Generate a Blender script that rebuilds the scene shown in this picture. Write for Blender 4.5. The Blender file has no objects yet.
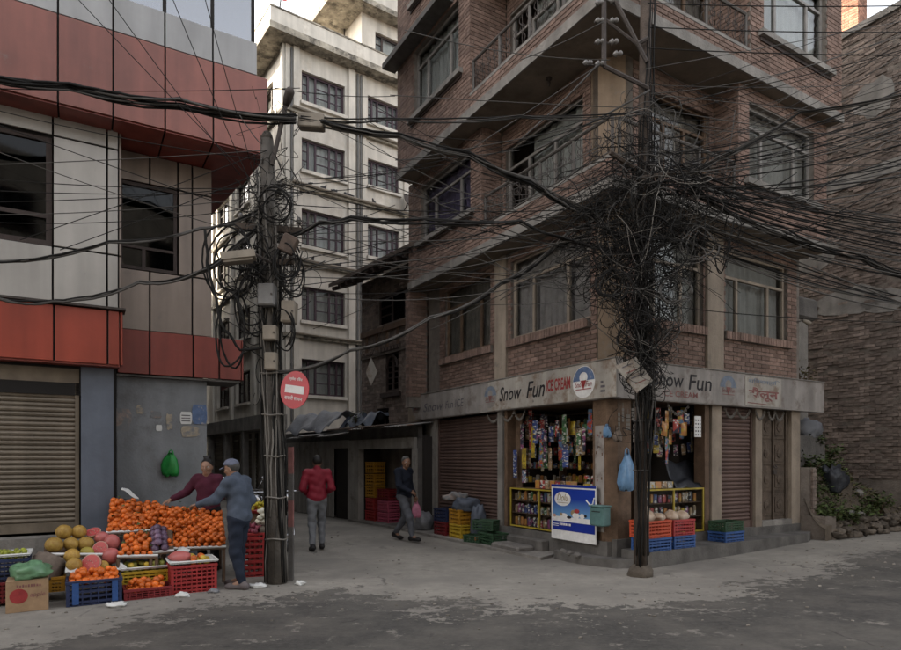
import bpy, math, random
import numpy as np
from mathutils import Vector, Matrix
random.seed(7); np.random.seed(7)
SC = bpy.context.scene
COL = SC.collection
R = math.radians
# ---------------------------------------------------------------- camera
H, F, CX, V0 = 1.65, 622.0, 450.5, 460.0      # eye height, focal length and principal lines in photo pixels
cam = bpy.data.cameras.new('camera'); camo = bpy.data.objects.new('camera', cam); COL.objects.link(camo)
camo.location = (0, 0, H); camo.rotation_euler = (R(90), 0, 0)
cam.sensor_width = 36; cam.lens = 36*F/901; cam.shift_y = (V0-325)/901; cam.clip_end = 2000; cam.clip_start = .05
SC.camera = camo
# ---------------------------------------------------------------- sky, sun, exposure
SUN_AZ, SUN_EL = R(-80), R(27)                # azimuth from +Y towards +X
wd = bpy.data.worlds.new('World'); SC.world = wd; wd.use_nodes = True
wn = wd.node_tree; bg = wn.nodes['Background']
sky = wn.nodes.new('ShaderNodeTexSky'); sky.sky_type = 'NISHITA'; sky.sun_disc = False
sky.sun_elevation = SUN_EL; sky.sun_rotation = SUN_AZ; sky.altitude = 1300; sky.air_density = 1.0; sky.dust_density = 9.0; sky.ozone_density = 1.0
hs = wn.nodes.new('ShaderNodeHueSaturation'); hs.inputs['Saturation'].default_value = .34      # milky winter haze
wn.links.new(sky.outputs[0], hs.inputs['Color']); wb = wn.nodes.new('ShaderNodeMix'); wb.data_type = 'RGBA'; wb.blend_type = 'MULTIPLY'; wb.inputs[0].default_value = 1; wb.inputs[7].default_value = (1, .96, .90, 1)
wn.links.new(hs.outputs[0], wb.inputs[6]); wn.links.new(wb.outputs[2], bg.inputs[0]); bg.inputs[1].default_value = .15
sl = bpy.data.lights.new('sun', 'SUN'); sl.energy = 2.2; sl.angle = R(.6); sl.color = (1, .86, .68)
so = bpy.data.objects.new('sun', sl); COL.objects.link(so)
sd = Vector((math.sin(SUN_AZ)*math.cos(SUN_EL), math.cos(SUN_AZ)*math.cos(SUN_EL), math.sin(SUN_EL)))
so.rotation_euler = sd.to_track_quat('Z', 'Y').to_euler(); so.location = sd*60
SC.view_settings.view_transform = 'Standard'; SC.view_settings.look = 'None'
SC.view_settings.exposure = 2.45; SC.view_settings.gamma = 1
SC.view_settings.use_curve_mapping = False
SC.cycles.max_bounces = 4; SC.cycles.diffuse_bounces = 2; SC.cycles.glossy_bounces = 1; SC.cycles.transparent_max_bounces = 6

# ---------------------------------------------------------------- frames: pixel -> point on a known plane
class Fr:
    def __init__(s, ox, oy, deg):
        s.o = (ox, oy); s.deg = deg; s.c = math.cos(R(deg)); s.s = math.sin(R(deg)); s.ol = s.loc(-ox, -oy)
    def loc(s, x, y): return (x*s.c+y*s.s, -x*s.s+y*s.c)
    def tol(s, x, y): return s.loc(x-s.o[0], y-s.o[1])
    def wld(s, x, y, z=0): return Vector((s.o[0]+x*s.c-y*s.s, s.o[1]+x*s.s+y*s.c, z))
    def fy(s, u, v, y):
        a, b = s.loc((u-CX)/F, 1.); t = (y-s.ol[1])/b; return s.ol[0]+a*t, H+(V0-v)/F*t
    def fx(s, u, v, x):
        a, b = s.loc((u-CX)/F, 1.); t = (x-s.ol[0])/a; return s.ol[1]+b*t, H+(V0-v)/F*t
def at(u, v, Y): return Vector(((u-CX)/F*Y, Y, H+(V0-v)/F*Y))
def gnd(u, v): Y = H*F/(v-V0); return Vector(((u-CX)/F*Y, Y, 0))
FB = Fr(2.477, 9.54, 30.85)      # corner building: x along its right front, y along its left front
FA = Fr(-3.92, 10, 30.85)        # panel-clad building and fruit stall
FW = Fr(-.266*22, 22, 36)        # white apartment block
FO = Fr(-.6, 15.3, 37)           # old brick house
FS = Fr(-.86, 14.6, 38.3)        # storage shed

# ---------------------------------------------------------------- mesh builder
class MB:
    def __init__(s): s.v = []; s.f = []; s.r = []; s.cr = 0.
    def add(s, vs, fs):
        n = len(s.v); s.v += [tuple(p) for p in vs]; s.f += [tuple(i+n for i in f) for f in fs]; s.r += [s.cr]*len(fs); return s
    def box(s, x0, x1, y0, y1, z0, z1):
        return s.add([(x0,y0,z0),(x1,y0,z0),(x1,y1,z0),(x0,y1,z0),(x0,y0,z1),(x1,y0,z1),(x1,y1,z1),(x0,y1,z1)],
              [(0,3,2,1),(4,5,6,7),(0,1,5,4),(1,2,6,5),(2,3,7,6),(3,0,4,7)])
    def bbox(s, x0, x1, y0, y1, z0, z1, b=.01):          # box with bevelled edges
        import itertools
        vs = []
        for z, i in ((z0, b), (z0+b, 0), (z1-b, 0), (z1, b)):
            X0, X1, Y0, Y1 = x0+i, x1-i, y0+i, y1-i
            vs += [(X0+b,Y0,z),(X1-b,Y0,z),(X1,Y0+b,z),(X1,Y1-b,z),(X1-b,Y1,z),(X0+b,Y1,z),(X0,Y1-b,z),(X0,Y0+b,z)]
        fs = [tuple(range(7,-1,-1)), tuple(range(24,32))]
        for k in range(3):
            for j in range(8):
                a = k*8+j; c = k*8+(j+1)%8; fs.append((a, c, c+8, a+8))
        return s.add(vs, fs)
    def obox(s, c, ax, ay, az):
        c, ax, ay, az = Vector(c), Vector(ax), Vector(ay), Vector(az)
        vs = [c-ax-ay-az, c+ax-ay-az, c+ax+ay-az, c-ax+ay-az, c-ax-ay+az, c+ax-ay+az, c+ax+ay+az, c-ax+ay+az]
        return s.add(vs, [(0,3,2,1),(4,5,6,7),(0,1,5,4),(1,2,6,5),(2,3,7,6),(3,0,4,7)])
    def tube(s, pts, r, n=5, cap=True):
        pts = [Vector(p) for p in pts]; m = len(pts)
        rr = r if hasattr(r, '__len__') else [r]*m
        t0 = (pts[1]-pts[0]).normalized(); up = Vector((0,0,1)) if abs(t0.z) < .9 else Vector((1,0,0))
        nx = t0.cross(up).normalized(); vs = []
        for i in range(m):
            t = (pts[min(i+1,m-1)]-pts[max(i-1,0)])
            if t.length < 1e-9: t = t0
            t = t.normalized(); nx = (nx-t*nx.dot(t))
            if nx.length < 1e-6: nx = t.orthogonal()
            nx = nx.normalized(); ny = t.cross(nx)
            for k in range(n):
                a = 2*math.pi*k/n; vs.append(pts[i]+(nx*math.cos(a)+ny*math.sin(a))*rr[i])
        fs = [(i*n+k, i*n+(k+1)%n, (i+1)*n+(k+1)%n, (i+1)*n+k) for i in range(m-1) for k in range(n)]
        if cap: fs += [tuple(range(n-1,-1,-1)), tuple((m-1)*n+k for k in range(n))]
        return s.add(vs, fs)
    def cyl(s, p, q, r0, r1=None, n=10): return s.tube([p, q], [r0, r0 if r1 is None else r1], n)
    def lathe(s, c, prof, n=12, ax=None):
        c = Vector(c); vs = []; M = Matrix.Identity(3) if ax is None else Vector(ax).to_track_quat('Z', 'Y').to_matrix()
        for r, z in prof:
            for k in range(n):
                a = 2*math.pi*k/n; vs.append(c+M@Vector((r*math.cos(a), r*math.sin(a), z)))
        m = len(prof)
        fs = [(i*n+k, i*n+(k+1)%n, (i+1)*n+(k+1)%n, (i+1)*n+k) for i in range(m-1) for k in range(n)]
        fs += [tuple(range(n-1,-1,-1)), tuple((m-1)*n+k for k in range(n))]
        return s.add(vs, fs)
    def sph(s, c, r, sc=(1,1,1), n=10, m=7, jit=0.):
        c = Vector(c); vs = [c+Vector((0,0,-r*sc[2]))]
        for i in range(1, m):
            p = math.pi*i/m-math.pi/2
            for k in range(n):
                a = 2*math.pi*k/n; j = 1+random.uniform(-jit, jit)
                vs.append(c+Vector((r*j*sc[0]*math.cos(p)*math.cos(a), r*j*sc[1]*math.cos(p)*math.sin(a), r*j*sc[2]*math.sin(p))))
        vs.append(c+Vector((0,0,r*sc[2]))); L = len(vs)-1
        fs = [(0, 1+(k+1)%n, 1+k) for k in range(n)]
        for i in range(m-2):
            for k in range(n):
                a = 1+i*n+k; b = 1+i*n+(k+1)%n; fs.append((a, b, b+n, a+n))
        fs += [(L, 1+(m-2)*n+k, 1+(m-2)*n+(k+1)%n) for k in range(n)]
        return s.add(vs, fs)
    def ext(s, pts, vec):                                   # polygon (3-D points) pushed along vec
        pts = [Vector(p) for p in pts]; vec = Vector(vec); n = len(pts)
        return s.add(pts+[p+vec for p in pts], [tuple(range(n-1,-1,-1)), tuple(range(n,2*n))]+[(i,(i+1)%n,(i+1)%n+n,i+n) for i in range(n)])
    def surf(s, fn, nu, nv, th=None):                       # fn(i/nu, j/nv) -> point; optional thickness vector
        g = [Vector(fn(i/nu, j/nv)) for j in range(nv+1) for i in range(nu+1)]; w = nu+1
        fs = [(j*w+i, j*w+i+1, (j+1)*w+i+1, (j+1)*w+i) for j in range(nv) for i in range(nu)]
        if th is None: return s.add(g, fs)
        th = Vector(th); N = len(g); vs = g+[p+th for p in g]
        f2 = fs+[tuple(i+N for i in reversed(f)) for f in fs]
        edge = [i for i in range(w)]+[j*w+nu for j in range(1,nv+1)]+[nv*w+i for i in range(nu-1,-1,-1)]+[j*w for j in range(nv-1,0,-1)]
        for a, b in zip(edge, edge[1:]+edge[:1]): f2.append((b, a, a+N, b+N))
        return s.add(vs, f2)
    def build(s, name, mat, parent=None, smooth=False, loc=None, rnd=False, rotz=0):
        me = bpy.data.meshes.new(name)
        if loc is not None:
            L = Vector(loc); vs = [(p[0]-L.x, p[1]-L.y, p[2]-L.z) for p in s.v]
        else: vs = s.v
        me.from_pydata(vs, [], s.f)
        if rnd:
            at_ = me.attributes.new('rnd', 'FLOAT', 'FACE'); at_.data.foreach_set('value', s.r)
        if smooth: me.polygons.foreach_set('use_smooth', [True]*len(me.polygons))
        me.materials.append(M[mat] if isinstance(mat, str) else mat); me.update()
        o = bpy.data.objects.new(name, me); COL.objects.link(o)
        if loc is not None: o.location = loc
        if rotz: o.rotation_euler = (0, 0, rotz)
        if parent: o.parent = parent
        return o
    def auto(s, name, mat, label, cat, group=None, smooth=False, rnd=False):   # a thing that is one mesh, origin at its base
        a = np.array(s.v); lo, hi = a.min(0), a.max(0)
        o = s.build(name, mat, None, smooth, ((lo[0]+hi[0])/2, (lo[1]+hi[1])/2, lo[2]), rnd); return tag(o, label, cat, group)
def tag(o, label=None, cat=None, group=None, kind=None):
    if label: o['label'] = label
    if cat: o['category'] = cat
    if group: o['group'] = group
    if kind: o['kind'] = kind
    return o
def empty(name, loc, rotz=0, label=None, cat=None, group=None):
    o = bpy.data.objects.new(name, None); COL.objects.link(o); o.location = loc; o.rotation_euler = (0,0,rotz); o.empty_display_size = .1
    return tag(o, label, cat, group)
def dup(o, parent=None):
    c = o.copy(); COL.objects.link(c); c.parent = parent
    for ch in o.children: dup(ch, c)
    return c
def mesh_copy(me, name, loc, rot=(0,0,0), sc=(1,1,1), parent=None):
    o = bpy.data.objects.new(name, me); COL.objects.link(o); o.location = loc; o.rotation_euler = rot; o.scale = sc
    if parent: o.parent = parent
    return o

# ---------------------------------------------------------------- materials
M = {}
def pm(name, col, rough=.8, var=.25, scale=4., bump=.25, bscale=35., metal=0., spec=.35, streak=0., col2=None, rnd=0., wear=None, wear_amt=.5, wscale=3., sheen=0., trans=0., obj_rnd=0.):
    m = bpy.data.materials.new(name); m.use_nodes = True; nt = m.node_tree; N = nt.nodes; L = nt.links.new
    p = N['Principled BSDF']; p.inputs['Roughness'].default_value = rough; p.inputs['Metallic'].default_value = metal
    p.inputs['Specular IOR Level'].default_value = spec
    tc = N.new('ShaderNodeTexCoord'); n1 = N.new('ShaderNodeTexNoise'); n1.inputs['Scale'].default_value = scale; n1.inputs['Detail'].default_value = 6; n1.inputs['Roughness'].default_value = .65
    L(tc.outputs['Object'], n1.inputs['Vector'])
    cr = N.new('ShaderNodeValToRGB'); cr.color_ramp.elements[0].position = .3; cr.color_ramp.elements[1].position = .7
    c2 = col2 or tuple(min(1, c*(1+var*.7)) for c in col); c1 = tuple(c*(1-var) for c in col)
    cr.color_ramp.elements[0].color = (*c1, 1); cr.color_ramp.elements[1].color = (*c2, 1)
    L(n1.outputs['Fac'], cr.inputs[0]); out = cr.outputs[0]
    def mult(sock, a, b, lo, hi):
        mr = N.new('ShaderNodeMapRange'); mr.inputs[1].default_value = a; mr.inputs[2].default_value = b; mr.inputs[3].default_value = lo; mr.inputs[4].default_value = hi
        L(sock, mr.inputs[0]); mx = N.new('ShaderNodeMix'); mx.data_type = 'RGBA'; mx.blend_type = 'MULTIPLY'; mx.inputs[0].default_value = 1
        L(out, mx.inputs[6]); L(mr.outputs[0], mx.inputs[7]); return mx.outputs[2]
    if rnd:
        a = N.new('ShaderNodeAttribute'); a.attribute_name = 'rnd'; out = mult(a.outputs['Fac'], 0, 1, 1-rnd, 1+rnd)
    if obj_rnd:
        oi = N.new('ShaderNodeObjectInfo'); out = mult(oi.outputs['Random'], 0, 1, 1-obj_rnd, 1+obj_rnd)
    if streak:
        mp = N.new('ShaderNodeMapping'); mp.inputs['Scale'].default_value = (2.6, 2.6, .3); L(tc.outputs['Object'], mp.inputs[0])
        n2 = N.new('ShaderNodeTexNoise'); n2.inputs['Scale'].default_value = 1.6; n2.inputs['Detail'].default_value = 5; L(mp.outputs[0], n2.inputs['Vector'])
        out = mult(n2.outputs['Fac'], .30, .72, 1-streak*.75, 1.04)
    if wear:
        n3 = N.new('ShaderNodeTexNoise'); n3.inputs['Scale'].default_value = wscale; n3.inputs['Detail'].default_value = 9; n3.inputs['Roughness'].default_value = .7
        mp3 = N.new('ShaderNodeMapping'); mp3.inputs['Location'].default_value = (3.1, 7.7, 1.3); L(tc.outputs['Object'], mp3.inputs[0]); L(mp3.outputs[0], n3.inputs['Vector'])
        r3 = N.new('ShaderNodeValToRGB'); r3.color_ramp.elements[0].position = 1-wear_amt-.06; r3.color_ramp.elements[1].position = 1-wear_amt+.06
        L(n3.outputs['Fac'], r3.inputs[0]); mx = N.new('ShaderNodeMix'); mx.data_type = 'RGBA'; L(r3.outputs[0], mx.inputs[0]); L(out, mx.inputs[6]); mx.inputs[7].default_value = (*wear, 1); out = mx.outputs[2]
    L(out, p.inputs['Base Color'])
    if bump:
        nb = N.new('ShaderNodeTexNoise'); nb.inputs['Scale'].default_value = bscale; nb.inputs['Detail'].default_value = 4; L(tc.outputs['Object'], nb.inputs['Vector'])
        b = N.new('ShaderNodeBump'); b.inputs['Strength'].default_value = bump; b.inputs['Distance'].default_value = .02; L(nb.outputs['Fac'], b.inputs['Height']); L(b.outputs[0], p.inputs['Normal'])
    if trans:
        p.inputs['Transmission Weight'].default_value = trans
    M[name] = m; return m
def glass(name, tint, refl=.9, base=.05):
    m = bpy.data.materials.new(name); m.use_nodes = True; nt = m.node_tree; N = nt.nodes; L = nt.links.new
    N.remove(N['Principled BSDF']); o = N['Material Output']
    t = N.new('ShaderNodeBsdfTransparent'); t.inputs[0].default_value = (*tint, 1)
    g = N.new('ShaderNodeBsdfGlossy'); g.inputs['Roughness'].default_value = .04; g.inputs[0].default_value = (refl, refl, refl, 1)
    lw = N.new('ShaderNodeLayerWeight'); lw.inputs[0].default_value = .5; fr = N.new('ShaderNodeMath'); fr.operation = 'POWER'; fr.inputs[1].default_value = 4.; L(lw.outputs['Facing'], fr.inputs[0])
    tc = N.new('ShaderNodeTexCoord'); nz = N.new('ShaderNodeTexNoise'); nz.inputs['Scale'].default_value = 1.3; L(tc.outputs['Object'], nz.inputs['Vector'])
    b = N.new('ShaderNodeBump'); b.inputs['Strength'].default_value = .03; b.inputs['Distance'].default_value = .05; L(nz.outputs['Fac'], b.inputs['Height']); L(b.outputs[0], g.inputs['Normal'])
    ad = N.new('ShaderNodeMath'); ad.operation = 'ADD'; ad.use_clamp = True; ad.inputs[1].default_value = base; L(fr.outputs[0], ad.inputs[0])
    mx = N.new('ShaderNodeMixShader'); L(ad.outputs[0], mx.inputs[0]); L(t.outputs[0], mx.inputs[1]); L(g.outputs[0], mx.inputs[2]); L(mx.outputs[0], o.inputs[0])
    M[name] = m; return m
pm('brick', (.255,.160,.124), .9, .25, 9, .6, 60, col2=(.315,.215,.172), rnd=.26, obj_rnd=.16, streak=.3)
pm('brick_old', (.245,.185,.152), .95, .3, 5, .8, 40, col2=(.33,.265,.225), rnd=.35, obj_rnd=.22, streak=.2, wear=(.17,.14,.115), wear_amt=.36, wscale=1.6)
pm('brick_far', (.30,.15,.10), .95, .35, 5, .6, 40, rnd=.4)
pm('mortar', (.20,.175,.15), .95, .3, 6, .5, 50, streak=.3)
pm('mortar_old', (.19,.16,.135), .95, .35, 3, .8, 30, streak=.3)
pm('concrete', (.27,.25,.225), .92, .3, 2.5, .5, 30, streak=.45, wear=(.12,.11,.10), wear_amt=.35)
pm('concrete_dark', (.14,.13,.12), .92, .35, 3, .5, 30, streak=.4)
pm('plaster_ochre', (.30,.222,.155), .9, .25, 2, .3, 30, streak=.45, wear=(.22,.19,.16), wear_amt=.38, wscale=2)
pm('plaster_beige', (.33,.27,.21), .9, .25, 2, .3, 30, streak=.45, wear=(.16,.14,.12), wear_amt=.35, wscale=2)
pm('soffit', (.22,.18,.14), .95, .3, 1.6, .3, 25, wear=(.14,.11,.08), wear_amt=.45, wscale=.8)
pm('white_wall', (.66,.615,.54), .9, .14, 1.2, .15, 25, streak=.34, wear=(.47,.42,.35), wear_amt=.38, wscale=.9)
pm('white_grime', (.42,.38,.31), .95, .45, 3, .4, 20, streak=.5, wear=(.10,.09,.075), wear_amt=.45, wscale=2.2)
pm('white_frame', (.42,.38,.33), .6, .2, 5, .15, 40, streak=.2)
pm('grey_frame', (.25,.23,.21), .6, .25, 5, .15, 40, streak=.3)
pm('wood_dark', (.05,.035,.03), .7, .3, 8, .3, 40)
pm('wood_plum', (.055,.032,.042), .6, .3, 8, .2, 40)
pm('wood_brown', (.15,.095,.06), .75, .35, 6, .4, 40, streak=.3)
pm('wood_door', (.115,.085,.062), .8, .35, 6, .5, 45, streak=.4)
pm('panel_white', (.47,.44,.40), .5, .1, 1.2, .10, 3, streak=0.32, spec=.5, wear=(.16,.13,.11), wear_amt=.31, wscale=1.1, obj_rnd=.07)
pm('panel_tan', (.31,.245,.20), .5, .14, 1.3, .10, 3, streak=0.41, spec=.5, wear=(.16,.13,.11), wear_amt=.31, wscale=1.1, obj_rnd=.07)
pm('panel_red', (.25,.080,.056), .42, .16, 1.5, .10, 3, streak=0.44, spec=.5, wear=(.16,.13,.11), wear_amt=.31, wscale=1.1, obj_rnd=.07)
pm('panel_redbright', (.34,.055,.03), .42, .14, 1.5, .10, 3, streak=0.41, spec=.5, wear=(.16,.13,.11), wear_amt=.31, wscale=1.1, obj_rnd=.07)
pm('panel_darkred', (.26,.055,.04), .45, .16, 1.5, .10, 3, streak=0.46, spec=.5, wear=(.16,.13,.11), wear_amt=.31, wscale=1.1, obj_rnd=.07)
pm('panel_grey', (.35,.345,.34), .5, .1, 1.5, .10, 3, streak=0.31, spec=.5, wear=(.16,.13,.11), wear_amt=.31, wscale=1.1, obj_rnd=.07)
pm('joint', (.02,.018,.017), .9, .1, 3, 0)
pm('wall_grey', (.215,.225,.235), .8, .2, 1.8, .3, 30, streak=.25, wear=(.15,.15,.155), wear_amt=.42, wscale=2.2)
pm('pillar_blue', (.125,.145,.185), .5, .2, 2, .15, 25, streak=.25, spec=.5)
pm('shutter', (.20,.165,.125), .5, .25, 3, .1, 30, metal=.3, streak=.35, obj_rnd=.1)
pm('shutter_red', (.155,.10,.083), .55, .25, 3, .15, 30, metal=.25, streak=.4, obj_rnd=.1)
pm('dark_in', (.035,.030,.027), .95, .2, 2, 0)  # near-black colour standing in for the darkness of unlit rooms
pm('sign_white', (.44,.405,.355), .7, .12, 3, .1, 30, streak=.5, wear=(.22,.165,.125), wear_amt=.44, wscale=3.5)
pm('sign_old', (.33,.30,.275), .7, .18, 3, .1, 30, streak=.45, wear=(.18,.15,.13), wear_amt=.42, wscale=3)
pm('ink_black', (.018,.016,.018), .7, .3, 10, 0, wear=(.36,.33,.30), wear_amt=.29, wscale=14)
pm('ink_fade', (.11,.10,.11), .8, .35, 10, 0, wear=(.30,.28,.26), wear_amt=.42, wscale=12)
pm('ink_red', (.30,.035,.035), .7, .3, 10, 0, wear=(.38,.30,.27), wear_amt=.30, wscale=14)
pm('ink_redfade', (.23,.10,.09), .8, .3, 10, 0)
pm('ink_blue', (.10,.15,.27), .7, .3, 10, 0, wear=(.36,.34,.33), wear_amt=.38, wscale=12)
pm('ink_bluefade', (.17,.20,.25), .8, .3, 10, 0)
pm('ink_white', (.72,.71,.69), .6, .15, 10, 0)
pm('iron', (.075,.062,.055), .75, .35, 6, .3, 40, metal=.2, streak=.3)
pm('iron_rust', (.085,.064,.050), .85, .4, 6, .5, 40, streak=.4)
pm('rail', (.11,.098,.088), .6, .3, 6, .2, 40, metal=.2)
pm('pole_conc', (.125,.112,.098), .95, .3, 4, .6, 25, streak=.5, wear=(.10,.085,.07), wear_amt=.4)
pm('porcelain', (.15,.14,.13), .25, .15, 6, 0, spec=.6)
pm('cable', (.013,.012,.011), .75, .3, 6, 0, spec=.2)
pm('cable_grey', (.060,.055,.049), .6, .3, 6, 0, spec=.35)
pm('cable_pale', (.17,.155,.135), .6, .25, 6, 0)
pm('box_grey', (.19,.185,.178), .6, .2, 5, .15, 30, streak=.4, wear=(.15,.10,.07), wear_amt=.32, wscale=6)
pm('box_beige', (.25,.215,.17), .65, .2, 5, .15, 30, streak=.4, wear=(.20,.14,.10), wear_amt=.32, wscale=6)
pm('tin', (.21,.20,.19), .5, .3, 3, .2, 20, metal=.45, streak=.45, wear=(.13,.075,.045), wear_amt=.42)
pm('tin_rust', (.12,.085,.065), .8, .4, 3, .4, 20, streak=.4, wear=(.07,.05,.04), wear_amt=.45)
pm('wallpale', (.35,.33,.30), .9, .2, 1.5, .3, 30, streak=.45, wear=(.20,.18,.16), wear_amt=.4)
pm('tarp_blue', (.09,.105,.135), .55, .3, 3, .4, 14)
pm('tarp_black', (.025,.027,.033), .4, .3, 3, .4, 14)
pm('tarp_grey', (.16,.165,.18), .6, .3, 3, .4, 14)
glass('pane', (.86,.88,.88), .55, .015); glass('pane_dark', (.30,.32,.33), .30, .05); glass('pane_blue', (.30,.36,.46), .85, .30); glass('pane_clear', (.92,.93,.93), .6, .0)
pm('curtain_white', (.52,.50,.47), .9, .12, 3, .1, 30); pm('curtain_purple', (.13,.10,.17), .9, .3, 5, .1, 30)
pm('curtain_olive', (.05,.052,.045), .9, .2, 4, .1, 30); pm('curtain_red', (.29,.25,.235), .9, .3, 5, .1, 30); pm('curtain_brown', (.19,.16,.135), .9, .3, 5, .1, 30); pm('curtain_grey', (.33,.31,.285), .9, .2, 4, .1, 30)
pm('foliage', (.045,.075,.022), .7, .45, 14, 0, col2=(.10,.13,.04), spec=.3, rnd=.4)
pm('foliage_dry', (.10,.085,.035), .85, .4, 12, 0, rnd=.4)
pm('dirt', (.125,.10,.075), 1, .4, 3, 1., 18, wear=(.075,.06,.045), wear_amt=.45, wscale=4)
pm('rubble', (.115,.095,.075), 1, .4, 5, 1., 18, obj_rnd=.35)
pm('stone', (.19,.175,.16), .95, .35, 4, .8, 20, obj_rnd=.25)

# ---------------------------------------------------------------- facade helper: s along the front, d outwards, z up
class Face:
    def __init__(s, axis, c): s.ax = axis; s.c = c
    def p(s, a, d, z): return (a, s.c-d, z) if s.ax == 'y' else (s.c-d, a, z)
    def box(s, mb, a0, a1, d0, d1, z0, z1):
        if s.ax == 'y': mb.box(a0, a1, s.c-d1, s.c-d0, z0, z1)
        else: mb.box(s.c-d1, s.c-d0, a0, a1, z0, z1)
        return mb
    def one(s, name, mat, parent, a0, a1, d0, d1, z0, z1): return s.box(MB(), a0, a1, d0, d1, z0, z1).build(name, mat, parent)
def wall_mb(face, mb, a0, a1, z0, z1, ops, th, d=0.):
    xs = sorted({a0, a1, *[max(a0,min(a1,o[0])) for o in ops], *[max(a0,min(a1,o[1])) for o in ops]})
    zs = sorted({z0, z1, *[max(z0,min(z1,o[2])) for o in ops], *[max(z0,min(z1,o[3])) for o in ops]})
    for i in range(len(xs)-1):
        run = None
        for j in range(len(zs)-1):
            cx, cz = (xs[i]+xs[i+1])/2, (zs[j]+zs[j+1])/2
            solid = not any(o[0] < cx < o[1] and o[2] < cz < o[3] for o in ops)
            if solid: run = (run[0], zs[j+1]) if run else (zs[j], zs[j+1])
            if (not solid or j == len(zs)-2) and run:
                face.box(mb, xs[i], xs[i+1], d-th, d, run[0], run[1]); run = None
    return mb
BH, BL = .077, .245       # brick pitch
class Bricks:
    def __init__(s): s.L = []
    def area(s, face, a0, a1, z0, z1, ops=(), proud=.012, bh=BH, bl=BL, miss=0., rough=.002, soldier=False):
        nz = max(1, round((z1-z0)/bh)); ph = (z1-z0)/nz
        if soldier:
            n = max(1, round((a1-a0)/bh)); w = (a1-a0)/n
            for i in range(n): s.L.append((face, a0+i*w+.005, a0+(i+1)*w-.005, z0+.004, z1-.004, proud+random.uniform(-rough, rough), False))
            return
        for k in range(nz):
            zz0, zz1 = z0+k*ph, z0+(k+1)*ph; zc = (zz0+zz1)/2
            iv = [(a0, a1)]
            for o in ops:
                if o[2] < zc < o[3]:
                    nv = []
                    for p, q in iv:
                        if o[1] <= p or o[0] >= q: nv.append((p, q))
                        else:
                            if o[0]-p > .02: nv.append((p, o[0]))
                            if q-o[1] > .02: nv.append((o[1], q))
                    iv = nv
            off = (k % 2)*bl/2
            for p, q in iv:
                x = math.floor((p-off)/bl)*bl+off
                while x < q:
                    b0, b1 = max(p, x+.006), min(q, x+bl-.006)
                    if b1-b0 > .035 and random.random() > miss:
                        s.L.append((face, b0, b1, zz0+.006, zz1-.006, proud+random.uniform(-rough, rough), b1-b0 > bl-.02 and abs(ph-bh) < .012))
                    x += bl
    def finish(s, root, mat, fr, n=300, name='brick', dep=.05):
        def depth(e):
            f, b0, b1, z0, z1, pr, full = e; q = f.p((b0+b1)/2, 0, 0); w = fr.wld(q[0], q[1], (z0+z1)/2)
            u = CX+F*w.x/w.y if w.y > .1 else -999; v = V0-F*(w.z-H)/max(w.y,.1)
            return w.y if (0 < u < 901 and 0 < v < 650) else 999
        es = sorted(((depth(e), i) for i, e in enumerate(s.L) if e[6]))
        pick = {i for d, i in es[:n] if d < 900}; meshes = {}
        mb = MB()
        for i, (f, b0, b1, z0, z1, pr, full) in enumerate(s.L):
            if i in pick:
                k = f.ax
                if k not in meshes:
                    t = MB(); w, h = (BL-.012)/2, (BH-.012)/2
                    if k == 'y': t.bbox(-w, w, -.012, dep, -h, h, .004)
                    else: t.bbox(-.012, dep, -w, w, -h, h, .004)
                    o = t.build(name, mat); meshes[k] = o.data; bpy.data.objects.remove(o)
                o = mesh_copy(meshes[k], name, f.p((b0+b1)/2, pr-.012, (z0+z1)/2), parent=root)
            else:
                mb.cr = random.random(); f.box(mb, b0, b1, -.03, pr, z0, z1)
        o = mb.build('brickwork', mat, root, rnd=True); o['kind'] = 'stuff'
        return o
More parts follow.
